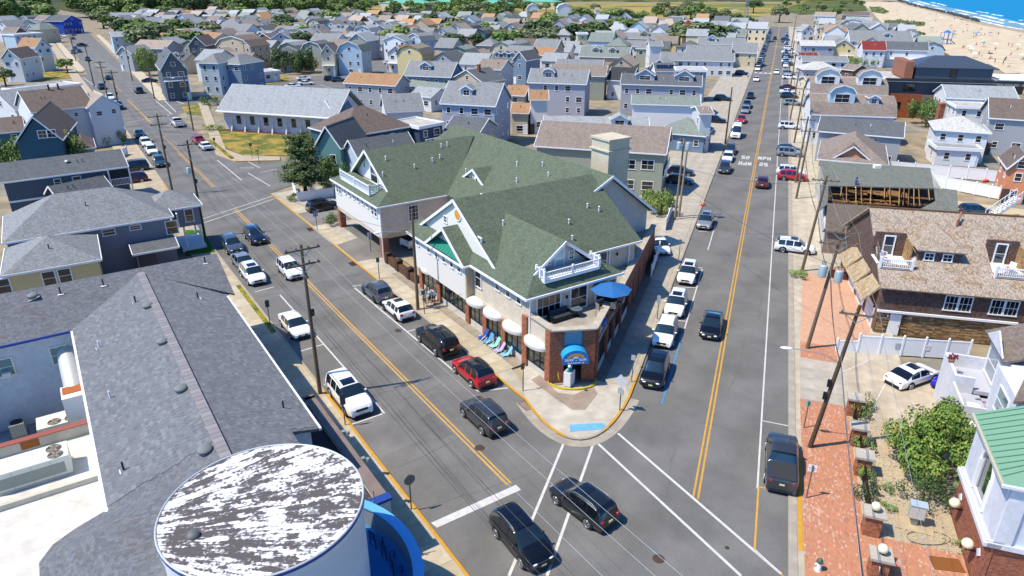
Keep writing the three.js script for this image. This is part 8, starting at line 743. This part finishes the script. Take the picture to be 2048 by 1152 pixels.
for (const [l, s] of [[[[1738, 14], [1760, 14], [1778, 24], [1768, 28], [1744, 24]], 1], [[[1768, 42], [1800, 40], [1850, 46], [1848, 52], [1800, 54], [1770, 50]], 2], [[[1792, 58], [1840, 66], [1850, 70], [1822, 70]], 3]]) { const q = px(l); struct('dune_grass_bed', sheet(q, .06), mat('#98a860', { t: 'grass', r: .95 })); const c = q.reduce((a, p) => [a[0] + p[0] / q.length, a[1] + p[1] / q.length], [0, 0]), r = rng(s * 9); const o = solo('dune_grass', leafGeo(s * 5, 900, r2 => { const a = q[Math.floor(r2() * q.length)], b = q[Math.floor(r2() * q.length)], u = Math.sqrt(r2()), t = r2(), x = c[0] + ((a[0] + (b[0] - a[0]) * t) - c[0]) * u, z = c[1] + ((a[1] + (b[1] - a[1]) * t) - c[1]) * u; return [x, .3 + r2() * .4, z, 0, .3, 0]; }, .9, GC.olive), LEAFM, 'green dune grass growing in the sand', 'dune grass'); o.userData.kind = 'stuff'; }
{ const a = G(1862, 96), b = G(1985, 168), o = setF(thing('beach_fence', 'weathered wooden picket fence along the edge of the beach', 'fence'), a, azOf(a, b)); const L = Math.hypot(b[0] - a[0], b[1] - a[1]); const pg = boxGeo(.5, 1.3, .06), m = mat('#a98a62', { t: 'wood' }); for (let x = 0; x < L; x += .62) part(o, 'picket', pg, m).position.set(x, .65, 0); part(o, 'rail', bx(0, L, .9, 1.0, -.08, -.03), m); }
{ const p = G(1889, 88), o = thing('play_frame', 'blue climbing frame with slides on the sand', 'playground'); o.position.set(p[0], 0, p[1]); const m = mat('#1f74c0', { r: .5 }); for (const [x, z] of [[-2, -1.5], [2, -1.5], [-2, 1.5], [2, 1.5], [0, 1.5]]) part(o, 'post', tube([x, 0, z], [x, 5.5, z], .16), m); part(o, 'deck', bx(-2.2, 2.2, 2, 2.2, -1.7, 1.7), m); part(o, 'roof', lathe([[0, 6.6], [2.4, 5.4], [2.4, 5.3], [0, 5.3]], 4), m); for (const s of [-1, 1]) part(o, 'slide', slab([[s * 2, 2.2, -.5], [s * 2, 2.2, .5], [s * 5, .3, .5], [s * 5, .3, -.5]], .15), m); part(o, 'ladder', merge([...Array(6)].map((_, i) => tube([-.6, .3 + i * .35, 2.3 - i * .1], [.6, .3 + i * .35, 2.3 - i * .1], .05))), m); }
{ const r = rng(21); const spots = []; for (let i = 0; i < 400 && spots.length < 62; i++) { const x = 1790 + r() * 270, y = 14 + r() * 135, ys = (x - 1796) * .245 + 2, yl = 30 + Math.max(0, x - 1768) * .46; if (y > ys + 7 && y < yl + 4 && !(x < 1862 && y > 38)) spots.push([x, y]); } spots.forEach(([x, y], i) => { const p = G(x, y); if (i % 3 === 0) umbrella(p, .03, 1.3, 2.2, pick(r, ['#2a5fa8', '#c23a3a', '#e0e0dc', '#2f8a8a', '#20304a']), 'beach parasol planted in the sand', 'parasol', 'parasols on the beach', 6); else person([p[0] + 2, p[1]], r() * 360, i % 3 === 1 ? 'stand' : 'sit', pick(r, ['#3a5a8a', '#b04848', '#d0d0c8', '#2a3040']), pick(r, ['#2a3448', '#7a3a4a', '#3a6a7a']), '#2a1c14', 'beachgoer on the open sand', .03, { far: 1, group: 'beachgoers on the sand', k: i % 3 }); }); }
// far buildings with green roofs, white hangars
for (const [a, b, c, d, l] of [[760, 6, 850, 8, 'first'], [862, 4, 930, 5, 'second'], [950, 7, 1010, 8, 'third'], [1040, 3, 1110, 4, 'fourth']]) H(a, b, c, d, 7, 22, 'h', 3, 'green', 'cream', { label: `${l} large far pavilion with sea green metal roof beyond the woods`, rm: mat('#5fa58c', { r: .6 }), far: 1, nowin: true, novent: true }); for (const [a, b, w, l] of [[1053, 18, 26, 'smaller'], [1114, 17, 30, 'larger']]) H(a, b, a + w, b, 6, 18, 'm', 4, 'white', 'white', { label: `${l} white hangar standing in the meadow`, name: 'hangar', far: 1, nowin: true, novent: true }); H(1190, 20, 1200, 20, 4, 8, 'x', 2, 'pink', 'white', { label: 'small pink roofed shed alone in the meadow', far: 1 });
// procedural rows of houses on the real street grid
{
  const r = rng(404); let n = 0; const rest = []; const rw = ['grey', 'grey', 'dgrey', 'lgrey', 'lgrey', 'brown', 'pink', 'green', 'grey', 'tan', 'lgrey', 'dgrey', 'lgrey', 'brown'], ww = ['white', 'white', 'grey', 'cream', 'pale_grey', 'light_blue', 'white', 'cream', 'tan', 'white', 'teal', 'white', 'yellow', 'pale_grey', 'olive'];
  const avoid = [[650, 165, 60], [760, 130, 60], [860, 118, 60], [920, 112, 60], [960, 104, 40], [470, 200, 50], [560, 290, 60]].map(([x, y, q]) => [...G(x, y), q * .35]);
  const ok = p => { const l = LI(p), rr = RI(p), q = proj(p); if (Math.abs(l[0] + 9 - Math.max(0, l[1] - 200) * .03) < 17 && l[1] > -20) return false; if (rr[0] > -5 && rr[0] < 27 && rr[1] < 480) return false; if (q[0] < -70 || q[0] > 2090 || q[1] < 2) return false; for (const a of avoid) if (Math.hypot(a[0] - p[0], a[1] - p[1]) < a[2]) return false; return true; };
  const where = (p, q) => q[0] > 1590 ? 'along the beach' : LI(p)[0] < -9 ? 'west of the left street' : q[1] < 45 ? 'near the meadow' : q[0] < 560 ? 'behind the cobalt house' : q[0] < 1020 ? 'behind the conifers' : 'up the right street';
  for (let s = 60; s < 560 && n < 420; s += 14.2) for (let t = -420; t < 190; t += 11.2) {
    const p = RP(t + r() * 2, s + r() * 3), q = proj(p), W = 7.4 + r() * 2.4, D = 8.4 + r() * 3.4; if (!ok(p)) { continue; } const c = [p[0] + dirAz(AZR + 90)[0] * W / 2 + dirAz(AZR)[0] * D / 2, p[1] + dirAz(AZR + 90)[1] * W / 2 + dirAz(AZR)[1] * D / 2];
    if (q[1] > 170 && q[0] > 300 && q[0] < 1600) continue; if (q[0] > 1590 && q[1] > 125) continue; if (q[0] < 600 && q[1] < (q[0] < 190 ? 42 : 27)) continue; if (LI(p)[0] < -9 && (q[1] < 62 || q[1] > 88)) continue; if (q[0] > 1735 + Math.max(0, (q[1] - 40)) * 1.4) continue; if (q[1] < 32 && q[0] > 560) continue; if (q[0] > 1590 && q[0] < 1735 && q[1] < 24) continue; if (!free(c, 4.2)) continue;
    if (q[1] < 30 && r() < .55) continue; if (r() < .1) continue;
    const ty = pick(r, ['x', 'x', 'z', 'z', 'h', 'm', 'x', 'z']), hh = pick(r, [4.2, 5, 5.6, 6.4, 7.2]), ro = pick(r, rw), wa = pick(r, ww), bal = r() < .22, dm = r() < .35;
    if (n < 165) buildHouse(p, AZR + 90, W, D, { h: hh, type: ty, roof: ro, wall: wa, seed: n + 900, far: 1, wd: .62, where: where(p, q), balc: bal, dorm: ty === 'x' && dm ? [[.5, 2.6, 'z']] : [], novent: true });
    else { const T2 = ty === 'm' ? 'z' : ty, ri = T2 === 'z' ? W * .34 : D * .28, ra = R(-AZR), add = (g, c) => { g = mv(g, p[0], 0, p[1], ra); const k = new THREE.Color(c), A = new Float32Array(g.attributes.position.count * 3); for (let i = 0; i < A.length; i += 3) { A[i] = k.r; A[i + 1] = k.g; A[i + 2] = k.b; } g.setAttribute('color', new THREE.BufferAttribute(A, 3)); rest.push(g); }, S = pts => add(slab(pts, .15), RC[ro]); taken2.push([...c, Math.max(W, D) * .52]); add(bx(.3, W - .3, 0, hh, -D + .3, -.3), WC[wa]); for (let f = 0; f < 2; f++) for (let i = 0; i < 3; i++) { const x = W * (i + .5) / 3, y = hh * (f + .55) / 2; add(bx(x - .6, x + .6, y - .75, y + .75, -.3, -.26), '#e2e4e6'); add(bx(x - .48, x + .48, y - .62, y + .62, -.26, -.24), '#181d22'); } if (T2 === 'z') { S([[0, hh, -D], [0, hh, 0], [W / 2, hh + ri, 0], [W / 2, hh + ri, -D]]); S([[W, hh, -D], [W, hh, 0], [W / 2, hh + ri, 0], [W / 2, hh + ri, -D]]); add(wallExt([[.3, hh], [W - .3, hh], [W / 2, hh + ri * .94]], -.4, -.3), WC[wa]); } else { const i = T2 === 'h' ? W * .3 : 0; S([[0, hh, 0], [W, hh, 0], [W - i, hh + ri, -D / 2], [i, hh + ri, -D / 2]]); S([[0, hh, -D], [W, hh, -D], [W - i, hh + ri, -D / 2], [i, hh + ri, -D / 2]]); if (i) { S([[0, hh, -D], [0, hh, 0], [i, hh + ri, -D / 2]]); S([[W, hh, -D], [W, hh, 0], [W - i, hh + ri, -D / 2]]); } } }
    n++;
  }
  if (rest.length) { const o = solo('far_houses', mergeGeometries(rest.map(g => g.index ? g.toNonIndexed() : g)), mat('#ffffff', { r: .9, v: 1 }), 'tight mass of small far houses before the meadow', 'houses'); o.userData.kind = 'stuff'; }
  // trees: woods upper left, gardens between houses
  let k = 0; const woods = []; const kinds = ['mid', 'light', 'dark', 'olive']; const put = (x, y, h, i) => { const p = G(x, y); const kd = kinds[i % 4]; tree(p, h, kd, { mid: 'leafy mid green tree', light: 'bright light green tree', dark: 'dense dark green tree', olive: 'dusty olive green tree' }[kd] + (x < 560 && y < 50 ? ' in the wood beyond the town' : ' in the gardens between far houses'), { v: i % 3 + 1, ry: i, w: 1.25 + .6 * ((i * 37 % 10) / 10) }); k++; };
  struct('wood_floor', sheet(px([[-200, 44], [100, 44], [120, 20], [200, 34], [420, 30], [620, 26], [620, -6], [-200, -6]]), -.012), mat('#5f6f3c', { t: 'meadow', r: .95 })); for (let i = 0; i < 420; i++) { const x = -10 + r() * 650, y = 1 + r() * (x < 100 ? 62 : 36); if (Math.abs(LI(G(x, y))[0] + 9 - Math.max(0, LI(G(x, y))[1] - 200) * .03) < 9) continue; const p = G(x, y); if (!free(p, 0)) continue; if (i < 80) put(x, y, 12 + r() * 7, Math.floor(r() * 97)); else woods.push([p, 12 + r() * 7]); }
  for (const [x, y, h] of [[40, 56, 12], [70, 52, 13], [90, 60, 10], [20, 48, 12], [185, 40, 11], [205, 34, 10], [228, 46, 9], [285, 72, 10], [640, 32, 11], [660, 36, 10], [680, 34, 10], [625, 40, 9], [820, 62, 10], [840, 64, 10], [775, 56, 9], [1228, 70, 9], [1240, 62, 9], [1400, 78, 8], [1385, 72, 8], [1000, 90, 8], [895, 92, 9], [970, 88, 9], [905, 100, 8], [1150, 46, 8], [1195, 82, 7], [1335, 102, 6], [1470, 48, 8], [1670, 38, 8], [262, 50, 8], [330, 36, 9], [12, 172, 6], [136, 146, 5], [590, 56, 6], [950, 100, 7]]) put(x, y, h, Math.floor(r() * 97));
  for (let i = 0; i < 260; i++) { const x = 200 + r() * 1360, y = 24 + r() * 96, p = G(x, y); if (!ok(p) || !free(p, 1)) continue; if (k > 250) break; put(x, y, 8 + r() * 5, Math.floor(r() * 97)); } for (let i = 0; i < 24; i++) { const x = 1560 + r() * 170, y = 8 + r() * 20; if (free(G(x, y), 2)) put(x, y, 4 + r() * 3, Math.floor(r() * 97)); } for (let i = 0; i < 30; i++) put(560 + r() * 500, 14 + r() * 14, 7 + r() * 5, Math.floor(r() * 97));
  for (let i = 0; i < 130; i++) { const x = 560 + r() * 560, y = 11 + r() * 20; if (x > 1000 && y > 20) continue; woods.push([G(x, y), 7 + r() * 5]); }
  // the wood on the horizon reads as one mass
  const im = new THREE.InstancedMesh(treeGeo('mid', 2).crown, LEAFM, 1500 + woods.length), m = new THREE.Matrix4(); woods.forEach(([p, h], i) => { m.makeRotationY(i).scale(new THREE.Vector3(h * 1.4, h, h * 1.4)).setPosition(p[0], 0, p[1]); im.setMatrixAt(1500 + i, m); }); for (let i = 0; i < 1500; i++) { const x = -300 + r() * 2100, y = -26 + r() * 30, p = G(x, y), h = 9 + r() * 9; m.makeRotationY(i).scale(new THREE.Vector3(h * 1.5, h, h * 1.5)).setPosition(p[0], 0, p[1]); im.setMatrixAt(i, m); } im.name = 'far_wood'; im.userData = { label: 'distant belt of green woodland on the horizon', category: 'woodland', kind: 'stuff' }; scene.add(im);
  // market stall tents and parked gear by the dry lot, far left
  for (let i = 0; i < 16; i++) { const x = 18 + r() * 110, y = 112 + r() * 22, o = setF(thing('market_tent', 'small white market tent in the crowded lot', 'tent', 'white market tents'), G(x, y), AZL + 90); part(o, 'canopy', lathe([[0, 3], [1.9, 2.2], [1.9, 2.0], [0, 2.0]], 4), mat(pick(r, ['#e4e6e6', '#dfe2e4', '#9ac4d8']), { r: .8 })); for (const [a, b] of [[-1.2, -1.2], [1.2, -1.2], [-1.2, 1.2], [1.2, 1.2]]) part(o, 'leg', boxGeo(.06, 2.1, .06), STEEL).position.set(a, 1.05, b); }
}
renderer.render(scene, camera);
